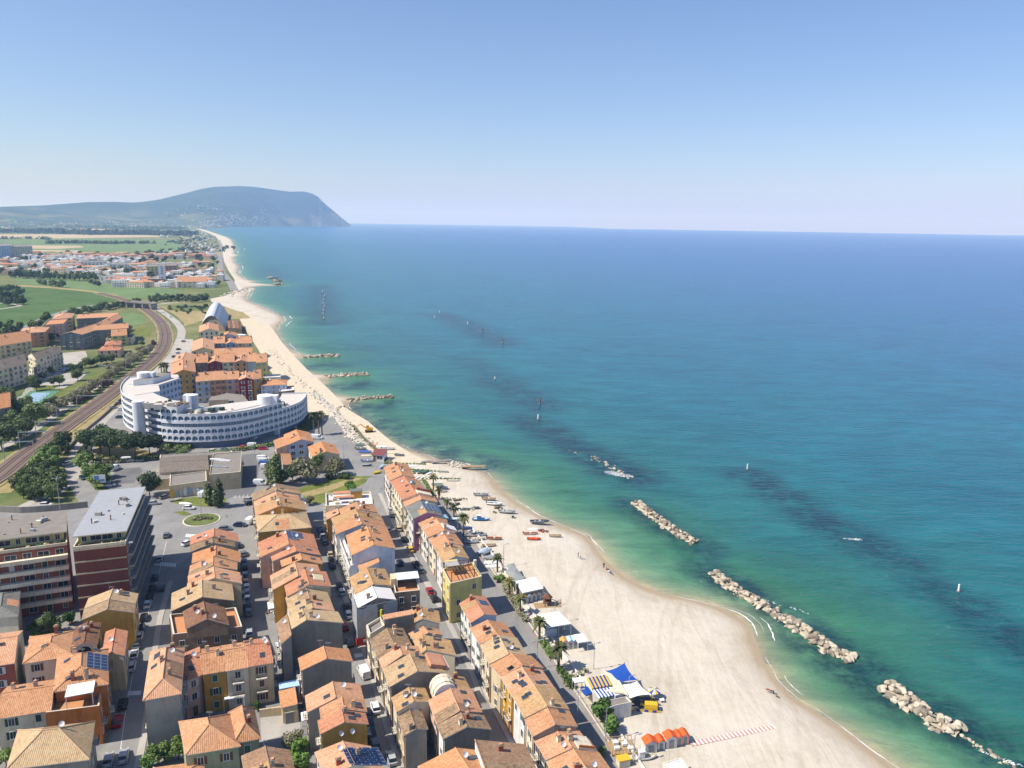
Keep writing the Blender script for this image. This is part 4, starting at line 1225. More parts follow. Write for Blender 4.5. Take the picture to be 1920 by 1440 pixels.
house('end house of the middle row with an old beige roof and white cabins', (475, 940), (564, 927.5), (473, 927), 9.2, roof='old', wall='cream', sk=3)
# ================================================================== ROW by the wide street
house('ribbed brown roof of a low house at the bottom edge', (463, 1463), (552, 1451), (455, 1417.5), 7.5, roof='brown', wall='sage', sk=0, dish=0)
hip = house('villa with a wide orange hipped roof and grey green walls', (350, 1415.5), (448, 1399.5), (338, 1356), 7.4, kind='hip', roof='orange', wall='sage', win='f', sk=1, ch=1, name='villa', rr=2.6)
house('', (440, 1393), (486, 1384), (431, 1338), 7.3, kind='hip', roof='orange', wall='sage', win='f', into=hip, sk=0, ch=1, rr=2.3)
house('tall grey house with a faded orange roof and blind lit end wall', (271, 1313.7), (337.5, 1301.5), (284, 1225), 11.4, kind='hip', roof='salmon', wall='grey', win='lr', sk=3, ch=2, rr=2.0, short='the tall grey house with the faded roof')
house('low dark roof squeezed beside the tall grey house', (345, 1280), (379, 1265), (342, 1228), 8.4, kind='gablex', roof='red', wall='pink', win='f', sk=1, ch=0)
hoc = house('row house with an ochre front and green shutters over a courtyard', (380.5, 1264), (424, 1256.8), (371, 1219), 9.0, kind='gablex', roof='orange', wall='ochre', win='f', shut='green', sk=2, ch=1)
house('row house with a cream front next to the ochre one', (424.3, 1257), (466, 1249.7), (415, 1211), 9.05, kind='gablex', roof='orange', wall='cream', win='f', shut='white', sk=2, ch=1)
house('corner row house with long pink balconies on its back', (466.3, 1249.3), (512, 1242), (457, 1203), 9.1, kind='gablex', roof='red', wall='sand', win='fr', balc=1, sk=1, ch=1)
hdb = house('taupe house with two round gable windows and terracotta roof terraces', (324, 1196), (455, 1181), (318, 1158), 7.6, kind='flat', roof='terrace', wall='brown', win='f', wk='plain', balc=.3, parapet=.8, dish=0)
house('', (350, 1179), (427.5, 1171.5), (345, 1146), 10.0, roof='dark', wall='brown', win='', into=hdb, ch=2, sk=0, base=7.5, rr=1.9)
fy = (P(324, 1196, 7.6) - P(318, 1158, 7.6)).length / 2
for x in (-.9, 1.5): link('window', WIN['round'], hdb, (x, -fy * .52 if False else -1.6, 9.2))
house('beige roofed house with a small round window in its brown gable', (322.5, 1146.5), (437, 1127), (324, 1113), 8.8, roof='beige', wall='sand', gw='brown', sk=1, ch=3)
house('salmon roof with striped pink canopies toward the parked cars', (355, 1101), (452, 1094), (354, 1080), 9.0, roof='salmon', wall='sand', gw='sand', sk=1, ch=2)
house('house with a plain ribbed orange brown roof and one skylight', (355, 1080), (443, 1068), (358, 1060), 8.9, roof='orange', wall='cream', sk=1, ch=2)
house('orange roof beside a green side wall near the roundabout', (361, 1056), (449, 1053), (363, 1037), 9.0, roof='bright', wall='green', sk=0, ch=2)
house('old beige tiled roof second from the roundabout', (359, 1035.5), (440, 1026), (358, 1022), 8.6, roof='old', wall='sand', sk=0)
house('reddish old tiled end house closest to the roundabout', (358, 1021), (445.8, 1015), (359, 1006), 9.0, roof='red', wall='cream', sk=1)
# courtyard bits
og = house('small garage with a clean orange roof and dark gate', (529, 1327.5), (558, 1324.5), (525, 1296), 3.6, kind='shed', rf=1, rr=.5, roof='bright', wall='sand', win='', sk=0, ch=0, dish=0, name='garage', cat='garage')
link('door', DOOR[4], og, (0.3, -(P(529, 1327.5, 3.6) - P(525, 1296, 3.6)).length / 2, 0))
# ================================================================== LEFT of the wide street
house('house with a large sandy brown hipped roof in the bottom left corner', (15, 1443), (165, 1424.5), (36, 1372), 8.5, kind='hip', roof='beige', wall='concrete', win='r', sk=0, ch=1, rr=3.0)
hot = house('house with a walled terracotta terrace and a white pergola', (86, 1343), (187, 1330), (98, 1300), 7.5, kind='flat', roof='terrace', wall='orange', win='r', parapet=.9, dish=1, doors=False)
house('', (103, 1298), (201, 1284), (110, 1232), 9.8, kind='hip', roof='orange', wall='orange', win='r', into=hot, sk=3, ch=3, rr=2.2)
mb = MB(); mb.box((1.2, -1.2, 10.6), (4.8, 4.2, .14), white_p)
for x in (-1, 3.4):
 for y in (-3.2, .8): mb.box((x, y, 9.1), (.14, .14, 2.9), white_p)
mb.obj('pergola', hot)
solar_on(hot, 0, 5, 3, .55, .42, 1.2, 1.3)
house('low orange roofed house with lilac and cream fronts left of the terrace', (-6, 1347), (96, 1331), (14, 1288), 8.3, kind='gablex', roof='orange', wall='lilac', gw='cream', win='f', sk=2, ch=3)
house('cream house with a wide orange roof and garden side awning', (45, 1245), (137, 1230.5), (58, 1196), 8.8, kind='hip', roof='orange', wall='cream', win='f', sk=1, ch=2)
hav = house('brown roofed house with a large arched window in its front', (135, 1216), (181, 1206.5), (143, 1176), 9.6, roof='dark', wall='yellow', gw='cream', win='', sk=1, ch=2)
link('window', WIN['bigarch'], hav, (0, -(P(135, 1216, 9.6) - P(143, 1176, 9.6)).length / 2, 8.2))
link('balcony', BALC, hav, (0, -(P(135, 1216, 9.6) - P(143, 1176, 9.6)).length / 2, 6.2))
house('red brown roof half in shadow beside the arched window house', (187, 1232), (231, 1229), (196, 1186), 8.3, roof='red', wall='sand', win='r', sk=0, ch=0)
house('house with a plain bright yellow gable and an old beige roof edge', (155, 1163.5), (250, 1150), (160, 1143), 9.0, roof='old', wall='yellow', gw='ochre', win='r', sk=0, ch=0, dish=0, short='the yellow gable house')
house('pale orange roof behind the bright yellow gable', (160, 1141), (252, 1132), (168, 1122), 9.3, roof='beige', wall='pink', win='r', sk=1, ch=1)
house('house with a brick coloured side wall at the left edge', (-32, 1251), (27, 1242), (-12, 1190), 9.0, kind='gablex', roof='salmon', wall='cream', gw='brick', win='f', sk=1, ch=1)
house('cream house with a dark grey hipped felt roof at the left edge', (-30, 1159), (32, 1155), (-22, 1113), 8.0, kind='hip', roof='grey', wall='cream', win='', sk=0, ch=0, dish=0)
house('small hipped orange roof just showing at the bottom edge', (283, 1475), (378, 1462), (290, 1443), 4.5, kind='hip', roof='orange', wall='sand', win='', sk=0, ch=0, dish=0)
# ================================================================== the two red apartment blocks
def slab_band(mb, p, q_, out, z0, z1, m):
 """balcony parapet standing proud of the wall from p to q_"""
 d = (q_ - p).normalized(); n_ = Vector((d.y, -d.x, 0))
 mb.prism([tuple((p)[:2]), tuple((p + n_ * out)[:2]), tuple((q_ + n_ * out)[:2]), tuple(q_[:2])], z0, z1, m, bottom=True)
def red_block(label, FL, FR, BL, h, pent, front, right, short):
 r = house(label, FL, FR, BL, h, kind='flat', roof='asphalt', wall='brick', win='', name='apartment_building', cat='apartment block', parapet=.0, dish=0, short=short, sk=0, ch=0)
 a, b = [loc_of(r, *p, h) for p in (FL, FR)]; d = loc_of(r, *BL, h); c = b + d - a
 for p in (a, b, c, d): p.z = 0
 nf = round(h / 3.05); fh = h / nf
 ey = (d - a).normalized(); ex = (b - a).normalized()
 # facing strips, balconies, windows
 if front == 'bands':
  mb = MB()
  for f in range(1, nf + 1): slab_band(mb, a - ey * .0, b, .1, f * fh - .45, f * fh - .1, W['sand'])
  mb.box(((a + b) / 2 - ey * .06)[:2] + (h / 2,), (.5, .2, h - .6), mat_wall('wall_deepred', hexc('8a4a40'))) if False else None
  mb.obj('cornice_bands', r)
 else:
  mb = MB()
  for f in range(1, nf):
   slab_band(mb, a.lerp(b, .0), b, 1.3, f * fh - .15, f * fh + .85, W['cream'])
  mb.obj('balcony', r)
  L = (b - a).length; k = int(L / 3.4); ang = math.atan2(ex.y, ex.x)
  for f in range(nf):
   for i in range(k):
    pt = a + ex * ((i + .5) / k * L)
    link('window', WIN[rnd.choice(['wide', 'fdoor', 'plain', 'white_c', 'strip'])], r, (pt.x, pt.y, f * fh + 1.5), ang)
 if right:
  L = (c - b).length; ang = math.atan2(ey.y, ey.x)
  for f in range(1, nf + 1):
   mb = MB(); slab_band(mb, b + ey * .2, c - ey * .2, 1.5, f * fh - .2, f * fh + .42 if f < nf else f * fh + .1, W['concrete']); mb.obj('balcony', r)
  k = int(L / 3.2)
  for f in range(nf):
   for i in range(k):
    pt = b + ey * ((i + .5) / k * L)
    link('window', WIN[rnd.choice(['wide', 'fdoor', 'strip', 'plain'])], r, (pt.x, pt.y, f * fh + 1.35), ang)
 # penthouse and its slab
 mb = MB(); q4 = [a + ex * .6 + ey * 3.2, b - ex * .6 + ey * 3.2, c - ex * .6 - ey * 3.4, d + ex * .6 - ey * 3.4]
 mb.prism([tuple(p[:2]) for p in q4], h, h + 2.7, W['yellow'], T['asphalt']); mb.obj('penthouse', r)
 k = int((q4[1] - q4[0]).length / 2.6); ang = math.atan2(ex.y, ex.x)
 for i in range(k):
  pt = q4[0].lerp(q4[1], (i + .5) / k); link('window', WIN['strip' if i % 3 else 'plain'], r, (pt.x, pt.y, h + 1.4), ang)
 mb = MB(); q5 = [a - ex * .2 + ey * pent[0], b + ex * .2 + ey * pent[0], c + ex * .2 - ey * pent[1], d - ex * .2 - ey * pent[1]]
 mb.prism([tuple(p[:2]) for p in q5], h + 2.72, h + 3.0, W['cream'], T['metal'] if pent[2] else T['asphalt'], bottom=True); mb.obj('roof_slab', r)
 mb = MB()
 for p_, q_ in ((a, b), (b, c), (c, d), (d, a)):
  dd = (q_ - p_).normalized(); n_ = Vector((dd.y, -dd.x, 0))
  mb.prism([tuple((p_ - n_ * .25)[:2]), tuple((p_ + n_ * .02)[:2]), tuple((q_ + n_ * .02)[:2]), tuple((q_ - n_ * .25)[:2])], h, h + .75, W['cream'])
 mb.obj('parapet', r)
 for _ in range(14):
  mb = MB(); t, s_ = rnd.uniform(.05, .95), rnd.uniform(.8, 2.4)
  p_ = a.lerp(b, t) + ey * s_; mb.box((p_.x, p_.y, h + .35), (.8, .5, .7), rnd.choice([SH['green'], W['sand'], W['brown'], SH['dkgreen']]), rnd.random()); mb.obj('planter', r)
 for _ in range(7):
  mb = MB(); p_ = (a + (b - a) * rnd.uniform(.2, .8) + (d - a) * rnd.uniform(.2, .8)); s_ = rnd.uniform(.5, 1.6)
  mb.box((p_.x, p_.y, h + 3.0 + s_ * .3), (s_, s_ * .7, s_ * .6), rnd.choice([W['cream'], galv, W['grey']]), rnd.random() * 3); mb.obj('roof_vent', r)
 for _ in range(4):
  mb = MB(); p_ = (a + (b - a) * rnd.uniform(.2, .8) + (d - a) * rnd.uniform(.2, .8)); mb.cyl((p_.x, p_.y, h + 3), (p_.x, p_.y, h + 4.4), .14, .14, W['brick'], 7); mb.obj('flue', r)
 return r
W['brick'] = mat_wall('wall_redbrick', hexc('96604c'), .6)
r1 = red_block('red apartment block with long cream balconies across its front', (-62, 1047), (126, 1022), (-46, 990), 17.6, (2.0, 3.0, 0), 'balconies', False, 'the red block with cream balconies')
W['brick'] = mat_wall('wall_darkbrick', hexc('7f4b43'), .6)
r2 = red_block('dark red apartment tower with ochre bands and stacked balconies on its street side', (137, 1031), (236, 1020), (190, 938), 19.0, (1.2, .2, 1), 'bands', True, 'the dark red apartment tower')
W['brick'] = bpy.data.materials['wall_brick']
# ================================================================== low market halls and houses towards the hotel
mk = house('low flat market hall with grey ribbed roofs and a painted front', (299, 886), (392, 880), (301, 858), 5.2, kind='gablex', roof='cement', wall='sand', win='', sk=0, ch=0, dish=0, rr=.9, name='market_hall', cat='market hall', short='the market hall')
house('', (392.5, 892), (451, 887), (400, 852), 6.0, kind='flat', roof='asphalt', wall='sand', into=mk, win='', parapet=.4, dish=0)
house('', (299, 860), (436, 852), (300, 854), 4.8, kind='flat', roof='asphalt', wall='cream', into=mk, win='', parapet=.3, dish=0)
house('', (282, 900), (320, 897), (284, 885), 4.2, kind='flat', roof='asphalt', wall='sand', into=mk, win='', parapet=.2, dish=0)
house('low hall with a pale mural wall facing the roundabout', (317.5, 912.5), (388, 903), (319, 893), 4.6, kind='flat', roof='asphalt', wall='sand', win='', parapet=.3, dish=0, name='market_hall', cat='market hall')
mur = MB()
fl, fr = P(317.5, 912.5, 4.6), P(388, 903, 4.6)
fl.z = fr.z = 0
mur_o = empty('mural', fl.lerp(fr, .5), math.atan2((fr - fl).y, (fr - fl).x), 'row of painted panels and bathing hut shapes on the market wall', 'mural')
Lm = (fr - fl).length
for i, (x, w_, c_) in enumerate(((-.44, .1, 'd9b13a'), (-.3, .05, '9fb6c9'), (-.22, .05, 'c9d2d8'), (-.1, .1, 'dcdcd6'), (.02, .09, '9aa9bd'), (.14, .07, 'b7c4cc'), (.3, .12, '8fa3b8'))):
 m_ = mat_plain('mural_' + str(i), hexc(c_), .8)
 mur.box((x * Lm, -.1, 1.6), (w_ * Lm, .06, 2.2), m_)
 if i in (0, 3, 4): mur.face([(x * Lm - w_ * Lm / 2, -.13, 2.7), (x * Lm + w_ * Lm / 2, -.13, 2.7), (x * Lm, -.13, 3.8)], m_)
mur.obj('painted_panels', mur_o)
house('pale blue gabled house beside the orange roofed annex near the hotel', (541, 834), (588, 829), (533, 815), 8.0, roof='bright', wall='blue', win='f', wk='wide', balc=0, doors=False, sk=1, ch=1, short='the pale blue gabled house')
house('narrow cream annex with an orange roof leaning on the blue house', (519, 842), (541, 838), (514, 826), 6.4, roof='orange', wall='pink', rf=.9, win='l', sk=0, ch=0)
house('low orange lean to roof in front of the blue house', (531, 877), (548, 872), (527, 856), 4.0, kind='shed', rf=0, rr=1.0, roof='orange', wall='grey', win='', sk=0, ch=0, dish=0)
house('cream house with a neat orange gabled roof by the seafront road', (586, 857), (636.5, 852.5), (578, 837.5), 6.6, roof='bright', wall='cream', gw='sand', win='rl', sk=1, ch=2, short='the neat cream house')
house('small roof of orange tiles behind the blue house', (545, 826), (590, 822), (534, 817), 7.0, kind='gablex', roof='orange', wall='white', win='', sk=0, ch=1) if False else None
# ================================================================== the curved white hotel
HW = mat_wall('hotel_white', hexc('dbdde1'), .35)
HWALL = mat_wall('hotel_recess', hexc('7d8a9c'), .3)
TERR = mat_plain('hotel_roof', hexc('c8bfb5'), .85, .12)
curve_px = [(577, 770), (574.4, 778), (568, 786), (559.8, 791.7), (546, 797.5), (533.8, 802), (518, 806.5), (502.5, 810.4), (487, 815), (471, 818.8), (456, 822), (440, 824.5), (410, 827.5), (380.6, 828.8), (360, 829.3), (338, 829.2), (320, 828.4),
   (302.6, 826.5), (290, 823.8), (279, 820.5), (266, 815.5), (254, 810), (243, 804), (235, 797.5), (231, 789), (232, 779), (238, 769), (247, 760)]
HB0 = 3.0
pts = [P(u, v, HB0) for u, v in curve_px]
for p in pts: p.z = 0
pts = smooth_line(pts, 1.0)
# resample at bay width
BAY, acc, res = 2.75, 0.0, [pts[0]]
for a, b in zip(pts, pts[1:]):
 L = (b - a).length
 while acc + L >= BAY:
  t = (BAY - acc) / L
  a = a.lerp(b, t); res.append(a.copy()); L = (b - a).length; acc = 0
 acc += L
hc = Vector((sum(p.x for p in res) / len(res), sum(p.y for p in res) / len(res), 0))
hotel = empty('hotel', (hc.x, hc.y, -drop(hc.x, hc.y)), 0, 'long curved white hotel with rows of round windows and flat terraces', 'hotel')
HOUSES.append((hotel, 'the curved white hotel', hc.copy()))
res = [p - hc for p in res]
nb = len(res) - 1
nor = []
for i in range(nb + 1):
 t = (res[min(i + 1, nb)] - res[max(i - 1, 0)]).normalized()
 nor.append(Vector((-t.y, t.x, 0)))
def pix_u(p):
 q = p + hc; q.z = 10
 d = q - Vector((0, 0, HCAM)); return CX + FPX * d.dot(_r) / d.dot(_f)
FLH = 3.0
def floors_at(i):
 u = pix_u((res[i] + res[min(i + 1, nb)]) / 2)
 return 3 if u > 526 else (4 if u > 339 else 5)
fac, rec, wst, slabs = MB(), MB(), MB(), MB()
win_mesh, wins = {}, []
depth = 12.5
body = MB()
for i in range(nb):
 a, b = res[i], res[i + 1]; na, nb_ = nor[i], nor[i + 1]
 nf = floors_at(i)
 H = HB0 + nf * FLH
 ud = pix_u((a + b) / 2)
 left_band = ud < 303
 ia, ib = a - na * 1.0, b - nb_ * 1.0
 oa, ob = a - na * depth, b - nb_ * depth
 Z = Vector((0, 0, 1))
 # recessed ground floor, inner wall, roof
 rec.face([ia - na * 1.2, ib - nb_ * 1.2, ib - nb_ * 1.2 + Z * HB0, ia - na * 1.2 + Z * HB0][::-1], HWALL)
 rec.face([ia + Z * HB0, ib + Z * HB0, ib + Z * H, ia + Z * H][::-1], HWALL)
 body.face([oa, ob, ob + Z * H, oa + Z * H], HW)
 body.face([a + Z * H, b + Z * H, ob + Z * H, oa + Z * H], TERR)
 body.face([a + Z * HB0, b + Z * HB0, ib - nb_ * 1.2 + Z * HB0, ia - na * 1.2 + Z * HB0], HW)
 # parapet
 body.face([a + Z * H, b + Z * H, b + Z * (H + .7), a + Z * (H + .7)], HW); body.face([a - na * .25 + Z * H, b - nb_ * .25 + Z * H, b - nb_ * .25 + Z * (H + .7), a - na * .25 + Z * (H + .7)], HW)
 body.face([a + Z * (H + .7), b + Z * (H + .7), b - nb_ * .25 + Z * (H + .7), a - na * .25 + Z * (H + .7)], HW)
 for nxt in (i - 1, i + 1):
  if 0 <= nxt < nb and floors_at(nxt) < nf:
   p_, q_ = (a, oa) if nxt < i else (b, ob)
   h2 = HB0 + floors_at(nxt) * FLH
   body.face([p_ + Z * h2, q_ + Z * h2, q_ + Z * (H + .7), p_ + Z * (H + .7)], HW)
 for end in (0, nb - 1):
  if i == end:
   p_, q_ = (a, oa) if end == 0 else (b, ob)
   body.face([p_, q_, q_ + Z * (H + .7), p_ + Z * (H + .7)], HW)
 ex_ = (b - a); L = ex_.length; ex_ = ex_ / L
 nn = Vector((-ex_.y, ex_.x, 0))
 for f in range(nf):
  z0 = HB0 + f * FLH
  strip = (nf - f == 3 if nf == 5 else (nf - f == 2 if nf == 4 and ud < 500 else False))
  if left_band:          # open balconies with white parapets
   for zz, hh in ((z0, .95), (z0 + FLH - .22, .22)):
    fac.face([a + Z * zz, b + Z * zz, b + Z * (zz + hh), a + Z * (zz + hh)][::-1], HW)
    fac.face([a - na * .15 + Z * zz, b - nb_ * .15 + Z * zz, b - nb_ * .15 + Z * (zz + hh), a - na * .15 + Z * (zz + hh)], HW)
    fac.face([a + Z * (zz + hh), b + Z * (zz + hh), b - nb_ * .15 + Z * (zz + hh), a - na * .15 + Z * (zz + hh)], HW)
   if i % 2 == 0:
    wins.append(((a + b) / 2 - nn * .96, math.atan2(ex_.y, ex_.x) + math.pi, z0 + 1.3, 'wide'))
   continue
  if strip:
   for zz, hh in ((z0, .85), (z0 + 2.35, FLH - 2.35)):
    fac.face([a + Z * zz, b + Z * zz, b + Z * (zz + hh), a + Z * (zz + hh)][::-1], HW)
   wins.append(((a + b) / 2 - nn * .3, math.atan2(ex_.y, ex_.x) + math.pi, z0 + 1.6, 'band'))
   continue
  # panel with a round opening
  n, r_ = 16, 1.2
  cx_, cz_ = L / 2, z0 + FLH / 2
  ring = [(cx_ + r_ * math.cos(6.28319 * k / n), cz_ + r_ * math.sin(6.28319 * k / n)) for k in range(n)]
  outer = []
  for k in range(n):
   c_, s_ = math.cos(6.28319 * k / n), math.sin(6.28319 * k / n)
   m_ = min((L / 2) / max(abs(c_), 1e-6), (FLH / 2) / max(abs(s_), 1e-6))
   outer.append((cx_ + c_ * m_, cz_ + s_ * m_))
  # corner points
  P3 = lambda x, z, o=0: a + ex_ * x + nn * o + Z * z
  corners = {2: (L, z0 + FLH), 6: (0, z0 + FLH), 10: (0, z0), 14: (L, z0)}
  for k in range(n):
   j = (k + 1) % n
   poly = [ring[k], outer[k]]
   for ck, cp in corners.items():
    ang_c = math.atan2(cp[1] - cz_, cp[0] - cx_) % 6.28319
    if 6.28319 * k / n < ang_c < 6.28319 * (k + 1) / n: poly.append(cp)
   poly += [outer[j], ring[j]]
   fac.face([P3(*q) for q in poly][::-1], HW)
   fac.face([P3(*ring[k]), P3(*ring[j]), P3(*ring[j], -.42), P3(*ring[k], -.42)], HW)
  wins.append((a + ex_ * cx_ - nn * .42, math.atan2(ex_.y, ex_.x) + math.pi, cz_, 'disc'))
fac.obj('facade', hotel, weld=True); rec.obj('recessed_wall', hotel); body.obj('wall', hotel)
mb = MB()
for s in (-1, 1): mb.face([(s * .62 - .56, 0, -1.1), (s * .62 + .56, 0, -1.1), (s * .62 + .56, 0, 1.05), (s * .62 - .56, 0, 1.05)], blueglass)
mb.box((0, .0, 0), (.12, .06, 2.2), frame_w); mb.box((0, -.12, -.8), (1.9, .06, .5), W['bluewhite'])
WIN['disc'] = mb.mesh('window')
mb = MB(); mb.face([(-1.3, 0, -.75), (1.3, 0, -.75), (1.3, 0, .75), (-1.3, 0, .75)], blueglass)
for s in (-1.3, -.65, 0, .65, 1.3): mb.box((s, -.02, 0), (.07, .06, 1.5), frame_w)
WIN['band'] = mb.mesh('window')
disc = [w for w in wins]
disc.sort(key=lambda w: -w[2])
from collections import Counter
n_named = 0
restm = MB()
for p, ang, z, k in wins:
 if n_named < 98:
  o = link('window', WIN[k], hotel, (p.x, p.y, z), ang); n_named += 1
 else:
  me = WIN[k]; Mx = Matrix.Translation((p.x, p.y, z)) @ Matrix.Rotation(ang, 4, 'Z')
  for f in me.polygons: restm.face([Mx @ me.vertices[v].co for v in f.vertices], me.materials[f.material_index])
if restm.v:
 o = restm.obj('windows', hotel); o['kind'] = 'stuff'
def hp(u, v, h):
 p = P(u, v, h) - hotel.location; return Vector((p.x, p.y, 0))
# stair towers
def tower(u, v, h, r_, z1, box=None):
 c_ = hp(u, v, h); mb = MB(); mb.cyl((c_.x, c_.y, 0), (c_.x, c_.y, z1), r_, r_, HW, 24)
 if box: mb.box((c_.x + box[0], c_.y + box[1], z1 / 2), (box[2], box[3], z1 - .3), HW)
 mb.obj('stair_tower', hotel)
tower(258, 752, 20.6, 2.5, 20.6)
tower(268.5, 698, 23.5, 3.0, 23.5, (2.6, 1.2, 4.6, 3.6))
tower(497, 741, 19, 3.6, 19.0, (3.6, 1, 4, 4))
tower(360, 740, 18.5, 2.6, 18.5, (-2.4, 1, 3.4, 4))
# the inner wing facing the sea, with three rows of round windows
wa, wb = hp(296, 727.5, 17), hp(338, 713.5, 17)
ex_ = (wb - wa).normalized(); nn = Vector((ex_.y, -ex_.x, 0)); Lw = (wb - wa).length
wing = MB(); q4 = [wa, wb, wb - nn * 12, wa - nn * 16]
wing.prism([tuple(p[:2]) for p in q4], 0, 18.4, mat_wall('hotel_blue', hexc('a9bed6'), .3), TERR); wing.obj('inner_wing', hotel)
mbr = MB()
for i in range(14):
 a, b = 6.2832 * i / 14, 6.2832 * (i + 1) / 14
 mbr.face([(0, -.04, 0), (1.05 * math.cos(a), -.04, 1.05 * math.sin(a)), (1.05 * math.cos(b), -.04, 1.05 * math.sin(b))], blueglass)
 mbr.face([(1.05 * math.cos(a), -.1, 1.05 * math.sin(a)), (1.05 * math.cos(b), -.1, 1.05 * math.sin(b)), (1.25 * math.cos(b), -.1, 1.25 * math.sin(b)), (1.25 * math.cos(a), -.1, 1.25 * math.sin(a))], W['bluewhite'])
rndw = mbr.mesh('round_window')
k = max(3, int(Lw / 2.9))
for f in range(4):
 for i in range(k):
  p = wa + ex_ * ((i + .5) / k * Lw) + nn * .02
  link('round_window', rndw, hotel, (p.x, p.y, 16.6 - f * 3.2), math.atan2(ex_.y, ex_.x))
# north wing roof joining the tower, upper set-back and plant on the roofs
def hpoly(px, h, z0, z1, m, mt, nm):
 mb = MB(); q = [hp(u, v, h) for u, v in px]
 ar = sum(q[i].x * q[(i + 1) % len(q)].y - q[(i + 1) % len(q)].x * q[i].y for i in range(len(q)))
 if ar < 0: q = q[::-1]
 mb.prism([tuple(p[:2]) for p in q], z0, z1, m, mt); mb.obj(nm, hotel)
hpoly([(252, 741), (300, 733), (297, 719.5), (336, 706), (333, 702), (300, 703), (262, 716), (244, 728), (239, 738)], 18.2, 0, 18.2, HW, TERR, 'north_wing')
sb = MB(); sb.prism([tuple(p[:2]) for p in (wa - nn * 4 + ex_ * 2, wb - nn * 4 - ex_ * 1.5, wb - nn * 11 - ex_ * 1.5, wa - nn * 11 - ex_ * 3)], 18.3, 20.9, HW, T['asphalt']); sb.obj('set_back', hotel)
hpoly([(384, 766), (412, 768), (470, 757), (455, 740), (425, 737), (395, 745)], 5.5, 0, 5.5, W['sand'], T['asphalt'], 'court_building')
hpoly([(391, 751), (428, 749), (428, 741), (396, 743)], 8.6, 5.4, 8.6, W['sand'], T['asphalt'], 'court_pavilion')
mb = MB()
for u, v, s in ((284, 757, 3.0), (297, 760, 2.6), (272, 757, 2.2), (322, 757, 1.6)):
 p = hp(u, v, 19.5); mb.box((p.x, p.y, 19), (s * 1.3, s, 2.2), TERR, .2); mb.obj('roof_plant', hotel); mb = MB()
for i in range(64):
 u = rnd.choice([rnd.uniform(275, 335), rnd.uniform(345, 440), rnd.uniform(515, 560)]); 
 j = min(range(nb), key=lambda q: abs(pix_u(res[q]) - u) + (0 if nor[q].y < 0 else 500))
 d_ = rnd.uniform(1.5, 10.5); p = res[j] - nor[j] * d_; H = HB0 + floors_at(j) * FLH
 mb = MB(); s = rnd.uniform(.6, 2.1); mb.box((p.x, p.y, H + .5 * (345 < u < 440) + s * .35), (s * 1.4, s, s * .7), rnd.choice([TERR, W['cream'], galv, W['brown'], SH['dkgreen']]), rnd.random() * 3); mb.obj('roof_plant', hotel)
hpoly([(376, 768), (425, 772), (470, 763), (510, 753), (505, 748), (440, 755), (400, 760)], 15.3, 14.8, 15.3, HW, TERR, 'roof_deck')
# ================================================================== the colourful village behind the hotel
V = dict(name='apartment_house', cat='apartment house', sk=0, ch=2, dish=.5, balc=.3, doors=False, wpitch=2.7)
def vil(label, FL, FR, BL, h, wall, **k):
 kw = dict(V); kw.update(k)
 return house(label, FL, FR, BL, h, wall=wall, **kw)
vil('blue fronted house with yellow shutters in the front row behind the hotel', (366.9, 716), (393, 713.8), (369, 704), 12, 'blue', kind='gablex', roof='orange', win='f', shut='yellow', wpitch=3.4)
vil('salmon fronted house between the blue and the cream one behind the hotel', (393.1, 713.8), (423.8, 711.8), (395, 701.7), 12, 'salmon', kind='gablex', roof='orange', win='f', shut='brown', balc=.5)
vil('cream fronted house beside the dark red gable in the front row', (423.9, 711.8), (448.4, 710.4), (425, 700.8), 12, 'sand', kind='gablex', roof='orange', win='f', shut='blue', balc=.4)
vil('dark crimson gabled house with white windows in the front row', (448.5, 713), (475, 711.8), (449, 700), 12.2, 'darkred', kind='gable', roof='salmon', win='f', wk='white', balc=.6)
vil('ochre end house with blue shutters beside the crimson gable', (475.1, 711.6), (490, 709.3), (475.5, 699), 12, 'ochre', kind='gablex', roof='orange', win='f', shut='blue')
vil('tall ochre gabled house with paired arches rising behind the hotel wing', (321, 703.5), (366.5, 698.5), (322, 683), 16, 'ochre', kind='gable', roof='salmon', win='f', arch='arch', wpitch=2.6, balc=0)
vil('long ochre house with two roof ridges behind the tall arched one', (322, 681.5), (362, 678), (330, 668), 14.5, 'ochre', kind='gable', roof='salmon', win='f', arch='arch', wpitch=3)
for lab, a, b, wl, kd, kw in (
 ('shaded grey fronted house at the left end of the palm court row', (367, 681), (390, 679.8), 'brown', 'gablex', {}),
 ('dark red gabled house above the palms of the inner court', (390.3, 681), (416, 679.6), 'darkred', 'gable', dict(arch='arch', wpitch=2.8)),
 ('cream house between the two gables of the palm court', (416.3, 679.3), (439.5, 678.3), 'cream', 'gablex', {}),
 ('pink gabled house with arches above the palms of the court', (440, 679.3), (464, 678.4), 'salmon', 'gable', dict(arch='arch', wpitch=2.8)),
 ('sky blue narrow house right of the pink arched gable', (464.3, 678.4), (480, 677.8), 'blue', 'gablex', dict(shut='grey')),
 ('ochre green end house of the palm court row toward the beach', (480.3, 680), (500, 678.5), 'yellow', 'gablex', dict(shut='blue'))):
 vil(lab, a, b, (a[0] + 2.5, a[1] - 11), 13, wl, kind=kd, roof='orange' if kd == 'gablex' else 'salmon', win='f', **kw)
vil('long low roof with a small central gable between the inner rows', (401, 668), (474, 665.5), (403.5, 658.5), 11, 'cream', kind='gablex', roof='orange', win='f')
vil('sandy house with arched loggias at the left of the inner rows', (360, 659), (401.7, 656.8), (362, 640), 12, 'sand', kind='gable', roof='salmon', win='f', arch='arch', wpitch=3)
